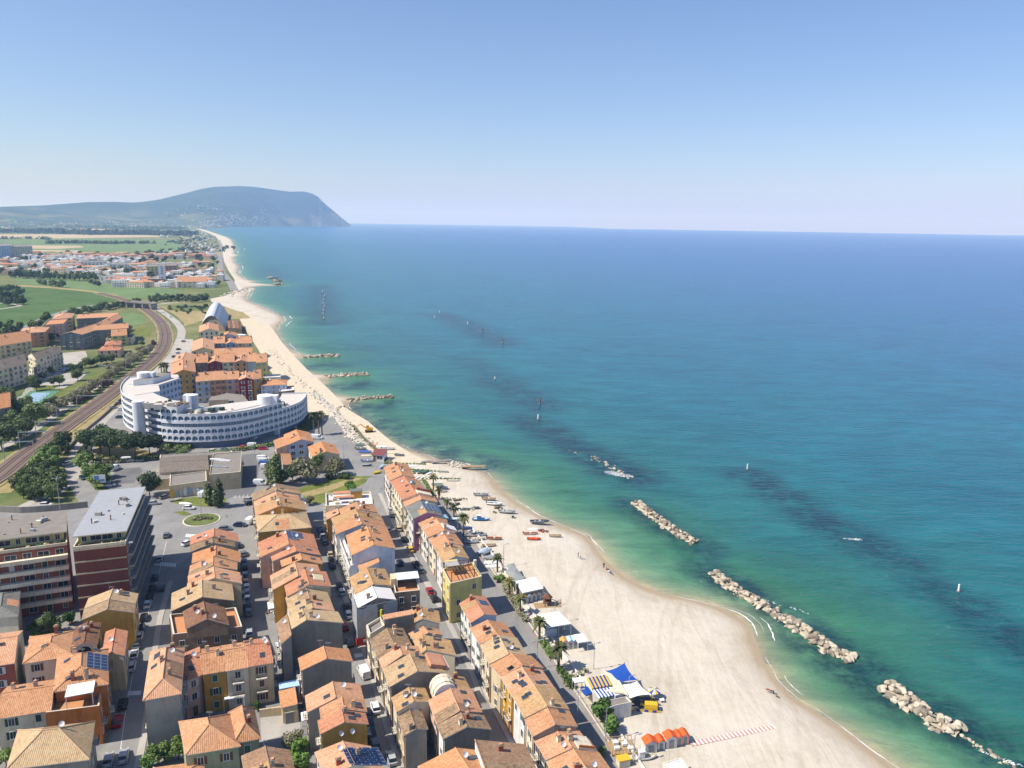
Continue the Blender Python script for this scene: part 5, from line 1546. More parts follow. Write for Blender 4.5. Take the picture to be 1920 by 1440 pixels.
for lab, a, b, wl, kd, kw in (
 ('shadowed grey house under a white awning in the rear row', (400, 644.5), (422, 643.8), 'concrete', 'gablex', {}),
 ('pale blue gabled house with arches in the rear row', (422.3, 645), (443, 644), 'blue', 'gable', dict(arch='arch', wpitch=2.6)),
 ('mauve and ochre narrow house in the rear row', (443.2, 644), (457, 643.6), 'pink', 'gablex', {}),
 ('sandy end house of the rear row nearest the beach', (457.2, 644), (472.5, 643.4), 'sand', 'gablex', {})):
 vil(lab, a, b, (a[0] + 1.5, a[1] - 8), 11.5, wl, kind=kd, roof='orange', win='f', **kw)
vil('cream house with arched loggias in front of the white vaulted hangar', (373.5, 623.5), (410, 621), (374.5, 611), 12, 'cream', kind='gable', roof='salmon', win='f', arch='arch', wpitch=3, short='the cream house by the hangar')
vil('low lilac house with a small orange roof beside the rounded white pavilion', (412, 631.5), (443, 630), (414, 626), 7, 'lilac', kind='gable', roof='orange', win='f', ch=3)
vil('white house with blue shutters between the village and the beach', (489, 724), (537, 721.5), (491.5, 715), 8, 'bluewhite', kind='hip', roof='bright', win='f', shut='blue', wk='blue_c', rr=1.9)
vil('brown beach pavilion with an arched window and glazed roof terrace', (523, 737), (552, 733.5), (524, 728), 5.5, 'brown', kind='flat', roof='white', win='f', arch='bigarch', wpitch=9, parapet=.8, ch=0, dish=0, name='beach_pavilion', cat='pavilion')
vil('long white pavilion with a dark window band above the white house', (493.5, 709), (526, 707.5), (495, 703.5), 4, 'white', kind='flat', roof='white', win='f', wk='strip', ch=0, dish=0, name='beach_pavilion', cat='pavilion', parapet=.3)
# rounded white pavilion roof
p = P(446, 628.5, 6); mb = MB()
pp = [(6.5 * math.cos(6.2832 * i / 20), 3.6 * math.sin(6.2832 * i / 20)) for i in range(20)]
mb.prism(pp, 0, 6.2, W['white'], T['white']); mb.prism([(x * 1.1, y * 1.1) for x, y in pp], 6.21, 6.6, HW, T['white'], bottom=True)
o = mb.obj('pavilion', loc=(p.x, p.y, -drop(p.x, p.y)), rz=-.2); tag(o, 'rounded white flat roofed pavilion behind the rear row of houses', 'pavilion')
# vaulted hangar
ha, hb_, hd_ = P(373.5, 618, 0), P(423, 622, 0), P(386.5, 589, 0)
hx = (hb_ - ha); hy_ = (hd_ - ha); wh = hx.length; ex_ = hx.normalized()
hang = empty('hangar', (ha.x, ha.y, ha.z), 0, 'large old hangar with a pale pointed vault roof beside the dunes', 'hangar')
mb = MB(); nseg = 12; rises = []
for i in range(nseg + 1):
 t = i / nseg; x = t * wh
 rises.append((hx * t, 13.5 * (1 - abs(2 * t - 1) ** 1.9)))
vm = mat_plain('vault_metal', hexc('b9bec6'), .6, .12)
vd = mat_plain('vault_glass', hexc('46536b'), .3, .1)
for i in range(nseg):
 (p0, z0), (p1, z1) = rises[i], rises[i + 1]
 m = vd if i == 7 else vm
 mb.face([p0 + Vector((0, 0, z0)), p1 + Vector((0, 0, z1)), p1 + hy_ + Vector((0, 0, z1)), p0 + hy_ + Vector((0, 0, z0))], m)
mb.obj('roof', hang)
mb = MB()
for off, o_ in ((hy_ * .02, 1), (hy_ * .98, -1)):
 for i in range(nseg):
  (p0, z0), (p1, z1) = rises[i], rises[i + 1]
  mb.face([p0 + off + Vector((0, 0, -.3)), p1 + off + Vector((0, 0, -.3)), p1 + off + Vector((0, 0, z1 - .1)), p0 + off + Vector((0, 0, z0 - .1))], W['brown'])
mb.obj('wall', hang)
mb = MB(); c_ = hx * .5; mb.box((c_.x, c_.y + .1 if False else c_.y, 7.4), (5, .8, 3), SH['grey']); mb.obj('window', hang)
for i in range(3):
 vil(['brown tin shed against the hangar wall', 'lighter brown middle shed beside the hangar', 'rust brown outer shed nearest the dunes'][i], (428 + i * 8.5, 615.5 + .2 * i), (436 + i * 8.5, 615.5 + .2 * i), (427 + i * 7.7, 602), 5, 'brown', kind='gable', roof=['dark', 'brown', 'dark'][i], win='', ch=0, dish=0, name='shed', cat='shed', rr=.5)
# ================================================================== the estate beyond the railway
def est(label, FL, FR, BL, h, wall, **k):
 kw = dict(name='apartment_building', cat='apartment block', sk=0, ch=3, dish=.5, balc=.35, doors=False, win='f', wpitch=4); kw.update(k)
 return house(label, FL, FR, BL, h, wall=wall, **kw)
est('long beige block with a grey tiled roof at the left edge', (-25, 700), (51, 680.5), (-32, 688), 12, 'cream', kind='gablex', roof='cement', short='the long beige block')
est('beige block with a stepped grey roof beside the road bend', (67.5, 674), (117, 658), (52, 667.5), 11.5, 'cream', kind='gablex', roof='cement', win='fl')
est('sandy walled block with an orange roof at the left edge', (-12, 650), (59, 639), (-10, 637.5), 12, 'sand', kind='gablex', roof='orange', win='f')
est('salmon house with a hipped roof behind the sandy block', (34, 625.5), (84, 622.5), (45, 616.5), 11, 'salmon', kind='hip', roof='salmon', win='f', rr=2)
est('rose coloured block with a white tent roof terrace', (81, 611), (119.5, 608), (91, 601), 12, 'pink', kind='flat', roof='terrace', win='fr', shut='white')
est('yellow house with a hipped orange roof in the trees', (98, 599), (135, 595.5), (104, 591), 12, 'yellow', kind='hip', roof='salmon', rr=2.5)
zb_ = est('huge zigzag block with one continuous orange roof', (111.5, 628.5), (153, 627.7), (168, 610.5), 11.5, 'teal', kind='gable', roof='orange', win='fr', rr=2.2, wk='plain', short='the zigzag block')
est('', (172, 620), (241, 615.3), (175, 610.5), 11.5, 'teal', kind='gablex', roof='orange', into=zb_, win='f', wk='plain', rr=2)
est('', (172, 612), (197, 612.5), (207, 594), 11.6, 'teal', kind='gable', roof='orange', into=zb_, win='r', wk='plain', rr=2)
est('', (143.7, 597.5), (221, 594), (147, 590.5), 11.5, 'concrete', kind='gablex', roof='salmon', into=zb_, win='f', wk='plain', rr=1.8)
est('small yellow house with an orange roof beyond the zigzag block', (208, 630.5), (238, 628.3), (210, 623.5), 8, 'yellow', kind='gablex', roof='orange', name='house', cat='house')
est('flat roofed cream house beside the small yellow one', (198, 637.5), (249, 634), (204, 630), 5, 'cream', kind='flat', roof='asphalt', name='house', cat='house', wk='plain', ch=0)
est('two tiered villa with rust hipped roofs near the railway bend', (184, 658), (224.5, 656.5), (192, 650), 5.5, 'pink', kind='hip', roof='red', name='villa', cat='villa', win='f', arch='arch', rr=1.6)
est('small rust roofed house between the villa and the yellow house', (196, 648), (226, 646), (199, 641), 7.5, 'cream', kind='hip', roof='red', name='house', cat='house', rr=1.4)
est('dark house with an orange roof edge at the left border', (-42, 775), (20, 763), (-36, 753), 9, 'concrete', kind='gablex', roof='bright', win='fr', name='house', cat='house')
# ================================================================== roads, railway, fields
ribbon('road', [(40, 955), (100, 925), (135, 893), (142, 862), (160, 829), (190, 788), (222, 758), (262, 722), (300, 692), (325, 660), (338, 635), (340, 618), (328, 602), (305, 585), (288, 574), (300, 570), (340, 566), (392, 560)], 6.5, mat=paving, lift=.02, step=10)
sheet('car_park', [(312, 690), (332, 662), (342, 636), (362, 636), (358, 662), (345, 690), (330, 705), (318, 704)], paving, .015)
rail_px = [(-60, 930), (0, 893), (37, 862), (94, 821), (150, 781), (200, 745.5), (246, 710), (287.5, 675), (304, 655), (309.5, 638), (309, 622), (303, 607), (290, 593), (271, 580), (255, 571), (225, 560), (185, 550)]
ballast = mat_plain('ballast', hexc('77675b'), .95, .18, 1.2)
ribbon('rail_bed', rail_px, 13, mat=drygrass, lift=.25, step=12)
ribbon('railway_ballast', rail_px, 9.6, mat=ballast, lift=.55, step=12, top=.35)
rw = smooth_line([P(u, v) for u, v in rail_px], 12)
for tr in (-2.1, 2.1):
 for rr_ in (-.72, .72):
  q = []
  for i, p in enumerate(rw):
   t = (rw[min(i + 1, len(rw) - 1)] - rw[max(i - 1, 0)]).normalized(); q.append((p.x - t.y * (tr + rr_), p.y + t.x * (tr + rr_)))
  ribbon('rail', q, .22, mat=mat_plain('rail_steel', hexc('a08f80'), .5, .1), lift=.72, world=True, kind='structure')
 q = []
 for i, p in enumerate(rw):
  t = (rw[min(i + 1, len(rw) - 1)] - rw[max(i - 1, 0)]).normalized(); q.append((p.x - t.y * tr, p.y + t.x * tr))
 ribbon('sleepers', q, 2.5, mat=mat_plain('sleeper_rust', hexc('5d4a41'), .95, .25, 1.5), lift=.6, world=True)
# railside strips
ribbon('verge', [(0, 925), (40, 895), (90, 850), (150, 805), (210, 762), (245, 735)], 7, mat=drygrass, lift=.06, step=12)
ribbon('verge', [(-60, 880), (0, 850), (60, 812), (110, 782), (160, 748), (210, 715), (260, 680), (290, 650)], 11, mat=verge, lift=.05, step=12)
ribbon('path', [(-40, 862), (0, 842), (50, 815), (95, 785), (130, 760), (175, 730), (195, 715)], 4.2, mat=paving, lift=.09, step=10)
ribbon('road', [(-40, 748), (10, 740), (60, 722), (110, 712), (160, 695)], 5, mat=paving, lift=.03, step=12) if False else None
sheet('car_park', [(-10, 775), (0, 758), (40, 742), (55, 718), (105, 694), (122, 700), (165, 698), (150, 712), (120, 728), (90, 730), (50, 748), (30, 770)], paving, .03)
sheet('road', [(118, 662), (160, 658), (164, 668), (150, 682), (124, 686), (95, 690), (60, 704), (40, 716), (0, 728), (-40, 736), (-40, 722), (0, 715), (60, 695), (112, 675)], paving, .034)
sheet('lawn', [(60, 730), (80, 722), (110, 724), (85, 738)], grass, .05)
sheet('lawn', [(30, 800), (80, 770), (130, 748), (190, 715), (240, 690), (230, 680), (180, 702), (120, 730), (60, 770), (10, 790)], grass, .045)
# tennis court
sheet('court_surround', [(27, 757), (76, 756), (112, 733), (57, 732.5)], mat_plain('court_green', hexc('5d8a6a'), .8, .08), .06)
sheet('court_surface', [(40, 753.5), (72, 753), (96, 736.5), (63, 736.5)], mat_plain('court_blue', hexc('8ba6b8'), .8, .08), .075)
fen = MB()
cq = [P(u, v) for u, v in ((27, 757), (76, 756), (112, 733), (57, 732.5))]
for i in range(4):
 a, b = cq[i], cq[(i + 1) % 4]
 for k in range(7):
  t = a.lerp(b, k / 6); fen.cyl(t, t + Vector((0, 0, 3)), .06, .06, SH['dkgreen'], 5)
 for z in (1, 2, 3): fen.cyl(a + Vector((0, 0, z)), b + Vector((0, 0, z)), .04, .04, SH['dkgreen'], 4)
o = fen.obj('court_fence'); tag(o, 'dark green wire fence round the blue tennis court', 'fence')
# fields
F = [('field', [(-80, 650), (0, 628), (60, 612), (110, 596), (180, 575), (232, 560), (215, 556), (170, 548), (100, 541), (30, 537), (-80, 538)], crop, .1),
  ('field', [(30, 532), (90, 538), (150, 543), (200, 552), (240, 563), (300, 556), (345, 546), (330, 543), (240, 544), (190, 541), (110, 524), (30, 521)], crop2, .14),
  ('field_path', [(28, 537), (100, 541), (170, 548), (214, 556), (222, 554), (170, 545), (100, 538.5), (40, 534)], drygrass, .2),
  ('field', [(-80, 478), (60, 474), (335, 472.5), (342, 462), (338, 451), (190, 446.5), (100, 448), (-80, 450)], crop2, .3),
  ('field', [(-80, 446), (100, 447.5), (190, 446), (298, 444.6), (296, 441.5), (100, 439.3), (-80, 439.5)], soil, .34),
  ('field', [(20, 460), (150, 461), (158, 464), (110, 467), (20, 466)], soil, .5), ('field', [(60, 469), (150, 470), (140, 472), (60, 472)], soil, .5),
  ('field', [(-80, 432), (60, 430), (120, 424), (100, 416.5), (20, 416), (-80, 419)], crop2, .5), ('field', [(8, 428), (80, 428.4), (85, 426.6), (12, 426)], soil, .8),
  ('field', [(122, 432), (170, 427), (200, 430), (170, 436)], soil, .5),
  ('field', [(238, 612), (268, 607), (270, 592), (250, 587), (218, 590), (232, 600)], crop2, .06), ('field', [(240, 633), (282, 632), (285, 615), (270, 612), (244, 618)], grass, .06),
  ('dunes', [(345, 612), (372, 604), (380, 592), (470, 596), (455, 585), (430, 578), (398, 574), (330, 578), (300, 574), (330, 592), (345, 606)], drygrass, .05),
  ('dunes', [(312, 580), (340, 584), (395, 582), (392, 574), (340, 571), (316, 574)], verge, .09),
  ('dunes', [(440, 590), (462, 598), (466, 592), (448, 585)], drygrass, .09),
  ('field', [(345, 482), (412, 480), (412, 470), (345, 472)], drygrass, .3)]
for nm, px, m, lf in F: sheet(nm, px, m, lf)
ribbon('road', [(-60, 655), (0, 641), (35, 628), (62, 607), (100, 591), (150, 577), (200, 570), (245, 568.5), (272, 569), (300, 570)], 7, mat=asph, lift=.3, step=15)
ribbon('road', [(440, 545), (432, 530), (420, 515), (413, 502), (413, 480), (415, 462), (410, 450)], 11, mat=asph, lift=.25, step=15)
ribbon('farm_track', [(-40, 588), (0, 580), (22, 577), (38, 574), (30, 571), (-40, 568)], 5, mat=paving, lift=.3, step=15)
# road bridge over the railway
mb = MB()
a, b = P(240, 566, 6), P(290, 570, 6)
br = empty('road_bridge', a.lerp(b, .5) - Vector((0, 0, 6)), math.atan2((b - a).y, (b - a).x), 'concrete road bridge crossing over the railway line', 'bridge')
Lb = (b - a).length
mb.box((0, 0, 6.2), (Lb, 9, .9), W['concrete']); mb.box((0, -4.6, 7), (Lb, .25, .9), W['concrete']); mb.box((0, 4.6, 7), (Lb, .25, .9), W['concrete']); mb.obj('deck', br)
for t in (-.46, -.15, .15, .46):
 mb = MB(); mb.box((t * Lb, 0, 2.8), (1.4, 8, 6), W['concrete']); mb.obj('pier', br)
# ================================================================== the far town
far_protos = []
def far_house(w, d, h, wall, roof, kind):
 mb = MB(); w, d, h = w * .78, d * .85, h * .85
 a, b, c, e = (-w / 2, -d / 2), (w / 2, -d / 2), (w / 2, d / 2), (-w / 2, d / 2)
 if kind == 'flat':
  mb.prism([a, b, c, e], -1, h, W[wall], T['white']); mb.box((w * .2, 0, h + .9), (w * .25, d * .5, 1.8), W[wall]); 
 else:
  mb.prism([a, b, c, e], -1, h, W[wall])
  o = .6; r_ = d * .2
  A, B_, C, D = [Vector((x * (1 + o / w), y * (1 + o / d), h + .01)) for x, y in (a, b, c, e)]
  r0, r1 = Vector((-w / 2 + d * .35, 0, h + r_)), Vector((w / 2 - d * .35, 0, h + r_))
  ex = (1, 0, 0)
  mb.roof([A, B_, r1, r0], T[roof], ex); mb.roof([C, D, r0, r1], T[roof], ex); mb.roof([B_, C, r1], T[roof], (0, 1, 0)); mb.roof([D, A, r0], T[roof], (0, 1, 0))
 nf = int(h / 3); k = int(w / 3.2)
 for f in range(nf):
  if kind == 'flat': mb.box((0, -d / 2 - .5, f * 3 + .9), (w * .96, 1.0, .9), W['white'])
  for i in range(k):
   x = -w / 2 + (i + .5) * w / k
   for s, y in ((-1, -d / 2 - .03), (1, d / 2 + .03)):
    mb.face([(x - .6, y, f * 3 + 1), (x + .6, y, f * 3 + 1), (x + .6, y, f * 3 + 2.4), (x - .6, y, f * 3 + 2.4)], glass)
 return mb.mesh('far_house')
FH = {'white': [far_house(18, 11, 9, 'white', None, 'flat'), far_house(26, 11, 12, 'white', None, 'flat'), far_house(14, 10, 7, 'white', None, 'flat'), far_house(30, 12, 9, 'bluewhite', None, 'flat')],
   'red': [far_house(16, 11, 7, 'cream', 'salmon', 'hip'), far_house(22, 12, 9, 'pink', 'red', 'hip'), far_house(13, 10, 6, 'white', 'orange', 'hip'), far_house(30, 12, 9, 'cream', 'orange', 'hip')]}
bands = [  # v, u0, u1, share of white, step
 (478, -5, 150, .1, 15), (480.5, 100, 400, .05, 13), (484, 160, 410, .1, 13), (487.5, -5, 230, .75, 12), (490.5, 60, 300, .6, 13), (494, -5, 250, .9, 13), (498, 20, 410, .55, 14),
 (502.5, -5, 330, .6, 15), (507, 60, 410, .5, 15), (511.5, -5, 120, .85, 16), (513, 125, 420, .5, 16), (519, 130, 410, .6, 18), (525, 165, 420, .5, 19), (530, 200, 400, .5, 15), (534, 225, 400, .6, 15), (538, 215, 395, .8, 14)]
cnt = Counter()
FARPTS = []
for bi, (v, u0, u1, wsh, stp) in enumerate(bands):
 u = u0 + rnd.uniform(0, stp)
 while u < u1:
  vv = v + rnd.uniform(-1.4, 1.4)
  c_ = 'white' if rnd.random() < wsh else 'red'
  p = P(u, vv)
  me = rnd.choice(FH[c_])
  lab, gr = {('white', 0): ('small white flat roofed block in the far rows of the town beyond the fields', 'white blocks in the far rows'),
       ('white', 1): ('white flat roofed block in the near rows of the town beyond the fields', 'white blocks in the near rows'),
       ('red', 0): ('terracotta roofed house in the far rows of the town beyond the fields', 'terracotta houses in the far rows'),
       ('red', 1): ('terracotta roofed house in the near rows of the town beyond the fields', 'terracotta houses in the near rows')}[(c_, 1 if v > 500 else 0)]
  o = link('distant_house', me, None, p, rnd.choice([0, 0, 0, 1.57]) + rnd.uniform(-.15, .15) + .12)
  tag(o, lab, 'house', gr)
  FARPTS.append(p); cnt[c_] += 1
  u += stp * rnd.uniform(.62, 1.22)
# tall slabs
for lab, FL, FR, BL, h, wl in (('long grey hotel slab at the left border beyond the far town', (22, 463), (60, 462), (24, 459.5), 26, 'cream'),
          ('blue glazed slab beside the long grey one at the left border', (-15, 462), (21, 461), (-12, 457.5), 30, 'blue'),
          ('slim white tower in the near rows of the far town', (296, 498.5), (309, 498.5), (297, 495), 28, 'bluewhite'),
          ('dark brown block behind the slim white tower', (309.5, 499), (331, 498.5), (311, 495), 15, 'salmon'),
          ('yellowish block left of the slim white tower', (274, 500.5), (297, 500), (276, 496), 17, 'yellow'),
          ('long grey apartment slab with white balconies facing the green field', (277, 524), (316, 523.5), (279, 520.5), 9, 'brown'),
          ('white stepped apartment slab facing the green field', (186, 519), (232, 519), (188, 516), 9, 'white'),
          ('white apartment slab above the tree belt on the field edge', (150, 492), (200, 491.5), (152, 490), 11, 'white'),
          ('long white apartment slab far behind the tree belt', (196, 496), (240, 496), (198, 494), 11, 'white'),
          ('orange roofed apartment house closest to the beach road', (332, 529), (388, 528), (334, 525.5), 8, 'cream')):
 house(lab, FL, FR, BL, h, kind='flat' if 'orange' not in lab else 'gablex', roof='asphalt' if 'orange' not in lab else 'orange', wall=wl, name='apartment_building', cat='apartment block', win='f', wk='strip', wpitch=6, balc=0, sk=0, ch=0, dish=0, doors=False)
# scattered houses of the hill villages and of the coast beyond: too far to tell apart
mb = MB()
for _ in range(520):
 t = rnd.random()
 if t < .55:
  u = rnd.gauss(250, 160); i = rnd.uniform(.04, .5)
 else:
  u = rnd.gauss(430, 40); i = rnd.uniform(.02, .22)
 if not -60 < u < 500: continue
 db = np.interp(u, *zip(*BASE)); dr = np.interp(u, *zip(*RDIST))
 fi = int(i * 59); j = int(np.argmin(abs(us - u)))
 x, y, z = HX[fi, j], HY[fi, j], HZ[fi, j]
 s = rnd.uniform(10, 26)
 mb.box((x, y, z + 4), (s, s * .7, 10), W['white'] if rnd.random() < .7 else W['sand'], rnd.random(), T['salmon'] if rnd.random() < .6 else None)
o = mb.obj('hill_houses'); tag(o, 'pale houses scattered over the distant hillside', 'houses', kind='stuff')
mb = MB()
for _ in range(420):
 v = 426 + 50 * rnd.random() ** 1.6; u = rnd.uniform(300, 412) if v < 474 else rnd.uniform(350, 410)
 if v < 433: u = rnd.uniform(200, 375)
 if 446 < v < 473 and u < 345: continue
 p = P(u, v); s = rnd.uniform(7, 16)
 if p.x > float(bx(p.y)) - 14: continue
 mb.box((p.x, p.y, p.z + 2.5), (s, s * .7, 5 + 3 * rnd.random()), W['white'] if rnd.random() < .6 else W['cream'], rnd.random(), T['salmon'] if rnd.random() < .4 else T['white'])
o = mb.obj('coast_houses'); tag(o, 'low holiday houses and camping huts along the far coast', 'houses', kind='stuff')
for i in range(7):
 p = P(404 + (i % 4) * 6, 862 + (i // 4) * 9 + i, 6.0) - mk.location; mb = MB(); mb.box((p.x, p.y, 0), (4.2, .9, .5), white_p if i < 4 else galv, 0); o = mb.obj('rooflight', mk); o.rotation_euler = (0, 0, -mk.rotation_euler.z); q = Matrix.Rotation(-mk.rotation_euler.z, 3, 'Z') @ Vector((p.x, p.y, 6.25)); o.location = q - Matrix.Rotation(-mk.rotation_euler.z, 3, 'Z') @ Vector((p.x, p.y, 0))
# ================================================================== trees, palms, hedges
L_ = {'dark': mat_leaf('leaf_dark', hexc('3d4c2a'), hexc('58693c'), hexc('7c8b54')), 'mid': mat_leaf('leaf_mid', hexc('4a602c'), hexc('688040'), hexc('8b9f58')),
   'olive': mat_leaf('leaf_olive', hexc('6d6c4f'), hexc('8b8967'), hexc('a5a283')), 'pine': mat_leaf('leaf_pine', hexc('2f3f25'), hexc('425432'), hexc('5a6c40')),
   'red': mat_leaf('leaf_red', hexc('4c3630'), hexc('6b4c44'), hexc('836258')), 'palm': mat_leaf('leaf_palm', hexc('474d2a'), hexc('66693d'), hexc('85834f')), 'fresh': mat_leaf('leaf_fresh', hexc('42602a'), hexc('5b7c35'), hexc('769647'))}
bark = mat_plain('bark', hexc('6b5a4a'), .95, .2, 2)
prr = random.Random(21)
def crown_mesh(r, h, n, mat, leaf=.55, lobes=9, shape='round', seed=1):
 """leaf clumps through the volume of several uneven lobes; base of the crown at z = 0"""
 q = random.Random(seed)
 mb = MB()
 L = []
 for i in range(lobes):
  a = q.uniform(0, 6.2832)
  if shape == 'round': d, z, s = r * q.uniform(.15, .68), h * q.uniform(.28, .78), r * q.uniform(.34, .55)
  elif shape == 'umbrella': d, z, s = r * q.uniform(.1, .78), h * q.uniform(.4, .7), r * q.uniform(.26, .4)
  elif shape == 'column': t = q.random(); d, z, s = r * .35 * q.random(), h * (.1 + .8 * t), r * (1.05 - .72 * t)
  else: d, z, s = r * q.uniform(.2, .8), h * q.uniform(.3, .6), r * q.uniform(.3, .5)
  L.append((Vector((d * math.cos(a), d * math.sin(a), z)), s, s * (.9 if shape == 'umbrella' else .85 if shape != 'column' else 1.5)))
 wts = [s ** 2 for _, s, _ in L]
 for _ in range(n):
  c, s, sz = q.choices(L, wts)[0]
  v = Vector((q.gauss(0, 1), q.gauss(0, 1), q.gauss(0, 1))).normalized() * (q.uniform(.45, 1.06) ** .6)
  p = c + Vector((v.x * s, v.y * s, v.z * sz))
  if p.z < .02: continue
  nrm = (v + Vector((q.gauss(0, .5), q.gauss(0, .5), q.gauss(0, .5) + .3))).normalized()
  a = nrm.orthogonal().normalized(); b = nrm.cross(a); t = q.uniform(0, 3.14)
  a, b = a * math.cos(t) + b * math.sin(t), b * math.cos(t) - a * math.sin(t)
  w = leaf * q.uniform(.55, 1.3); w2 = w * q.uniform(.5, .9)
  mb.face([p - a * w, p - b * w2, p + a * w, p + b * w2], mat)
 return mb.mesh('crown')
def trunk_mesh(h, r, limbs=4, spread=1.6, seed=1):
 q = random.Random(seed); mb = MB()
 mb.cyl((0, 0, -.3), (q.uniform(-.2, .2), q.uniform(-.2, .2), h), r, r * .6, bark, 8)
 for i in range(limbs):
  a = 6.2832 * i / limbs + q.uniform(-.4, .4)
  mb.cyl((0, 0, h * q.uniform(.7, .98)), (math.cos(a) * spread, math.sin(a) * spread, h + spread * q.uniform(.7, 1.2)), r * .45, r * .15, bark, 6)
 return mb.mesh('trunk')
TP = {}
def proto(key, cm, crown_z, tm): TP.setdefault(key, []).append((cm, crown_z, tm))
for s in range(4):
 proto('round', crown_mesh(3.6, 6.0, 1500, L_['mid'], .42, 11, 'round', 10 + s), 1.9, trunk_mesh(2.8, .22, 4, 1.5, s))
 proto('darkround', crown_mesh(3.7, 5.6, 1500, L_['dark'], .42, 11, 'round', 30 + s), 1.6, trunk_mesh(2.4, .22, 4, 1.5, s))
for s in range(3):
 proto('pine', crown_mesh(8.2, 6.6, 6500, L_['pine'], .48, 24, 'umbrella', 50 + s), 4.6, trunk_mesh(6.6, .38, 6, 3.6, s))
 proto('pale', crown_mesh(3.6, 4.6, 1300, L_['olive'], .34, 12, 'round', 60 + s), 1.1, trunk_mesh(1.8, .2, 5, 1.6, s))
 proto('column', crown_mesh(2.2, 11.0, 2200, L_['dark'], .42, 12, 'column', 70 + s), .6, trunk_mesh(3, .22, 3, .8, s))
 proto('shrub', crown_mesh(1.6, 2.2, 420, L_['mid'], .3, 6, 'round', 80 + s), -.15, trunk_mesh(.6, .08, 3, .5, s))
 proto('darkshrub', crown_mesh(2.0, 2.8, 520, L_['dark'], .34, 7, 'round', 90 + s), -.2, trunk_mesh(.6, .1, 3, .6, s))
 proto('redshrub', crown_mesh(2.0, 2.6, 480, L_['red'], .32, 6, 'round', 95 + s), -.1, trunk_mesh(.6, .1, 3, .6, s))
 proto('fresh', crown_mesh(2.6, 4.2, 900, L_['fresh'], .38, 8, 'round', 99 + s), .7, trunk_mesh(1.6, .14, 4, 1.0, s))
 proto('fardark', crown_mesh(4.6, 7.0, 330, L_['dark'], 1.1, 9, 'round', 110 + s), 1.2, trunk_mesh(2.2, .3, 3, 1.5, s))
def m_palm(seed, R_=2.5, n=34):
 q = random.Random(seed); mb = MB()
 for i in range(n):
  a = 6.2832 * i / n * 2.39996 * 3 + q.uniform(-.2, .2); e = q.uniform(-.55, 1.15)
  prev = None; L = R_ * q.uniform(.85, 1.1)
  for k in range(7):
   t = k / 6
   rr_ = L * t * math.cos(e) * (1 - .12 * t); z = L * (t * math.sin(e) - .55 * t * t)
   c = Vector((math.cos(a) * rr_, math.sin(a) * rr_, z)); w = .34 * math.sin(math.pi * min(1, .15 + t * .85)) + .03
   sdir = Vector((-math.sin(a), math.cos(a), 0))
   cur = (c - sdir * w - Vector((0, 0, w * .5)), c, c + sdir * w - Vector((0, 0, w * .5)))
   if prev:
    mb.face([prev[0], prev[1], cur[1], cur[0]], L_['palm']); mb.face([prev[1], prev[2], cur[2], cur[1]], L_['palm'])
   prev = cur
 return mb.mesh('crown')
def m_ptrunk(h, r=.26):
 mb = MB(); k = int(h / .45)
 for i in range(k):
  z0, z1 = -.2 + (h + .2) * i / k, -.2 + (h + .2) * (i + 1) / k
  mb.cyl((0, 0, z0), (0, 0, z1), r * 1.12, r * .95, bark, 8)
 mb.cyl((0, 0, h - .3), (0, 0, h + .3), r * 1.3, r * .8, bark, 8)
 return mb.mesh('trunk')
PALM = [m_palm(s) for s in range(3)]
PTR = {h: m_ptrunk(h) for h in (3.4, 4.6, 6, 9.5)}
TREES = []
def tree(kind, u, v, label, s=1.0, group=None, cat='tree', name='tree', sz=None, world=None):
 p = P(u, v) if world is None else world
 cm, cz, tm = prr.choice(TP[kind])
 o = empty(name, p, prr.uniform(0, 6.28), label, cat, group)
 k = s * prr.uniform(.92, 1.1)
 o.scale = (k, k, k * (sz or 1) * prr.uniform(.92, 1.08))
 c = link('crown', cm, o, (0, 0, cz)); link('trunk', tm, o)
 TREES.append(o)
 return o
def palm(u, v, h, label, group=None, s=1.0):
 o = empty('palm_tree', P(u, v), prr.uniform(0, 6.28), label, 'palm', group)
 hh = min(PTR, key=lambda k: abs(k - h))
 o.scale = (s,) * 3
 link('trunk', PTR[hh], o); link('crown', prr.choice(PALM), o, (0, 0, hh + .15))
 return o
# beach palms
for u, v, h, lab, s in ((812.5, 920, 6, 'slim palm at the far end of the beach promenade', .95), (823, 937, 4.6, 'short palm beside the stored grey boats', .9), (838, 955, 3.4, 'small palm second along the promenade edge', .85),
      (851, 973, 4.6, 'palm in the middle of the promenade edge near blue boat', .95), (869, 1005, 6, 'tall bushy palm beside the end of the boat storage', 1.1), (932.5, 1073, 4.6, 'single spiky palm beside the grey roofed beach bar', 1.0),
      (955, 1120, 4.6, 'palm standing close to the big white beach marquee', 1.0), (975, 1152, 4.6, 'palm in the hedge beside the striped roof cabins', 1.0), (1011, 1203, 4.6, 'palm beside the white square canopies on the promenade edge', 1.15),
      (1047, 1256, 4.6, 'palm casting its shadow on sand near the lamp post', 1.2)):
 palm(u, v, h, lab, s=s)
for u, v, h, lab in ((589, 817, 9.5, 'tall palm left of the trio by the seafront road'), (598, 815.5, 9.5, 'tall palm in the middle of the trio by the seafront road'), (604, 815, 9.5, 'tall palm right of the trio by the seafront road')):
 palm(u, v, h, lab, s=1.1)
for i, u in enumerate((394, 401, 409, 417, 425, 434, 446, 455, 463, 471)):
 palm(u, 696 - i * .25 + (i % 2), 6, 'palm in the row across the inner court of the village', 'palms of the village court', 1.25)
for u, v in ((303, 700), (308, 698.5), (313, 699)): palm(u, v, 4.6, 'palm by the road behind the hotel wing', 'palms behind the hotel', 1.2)
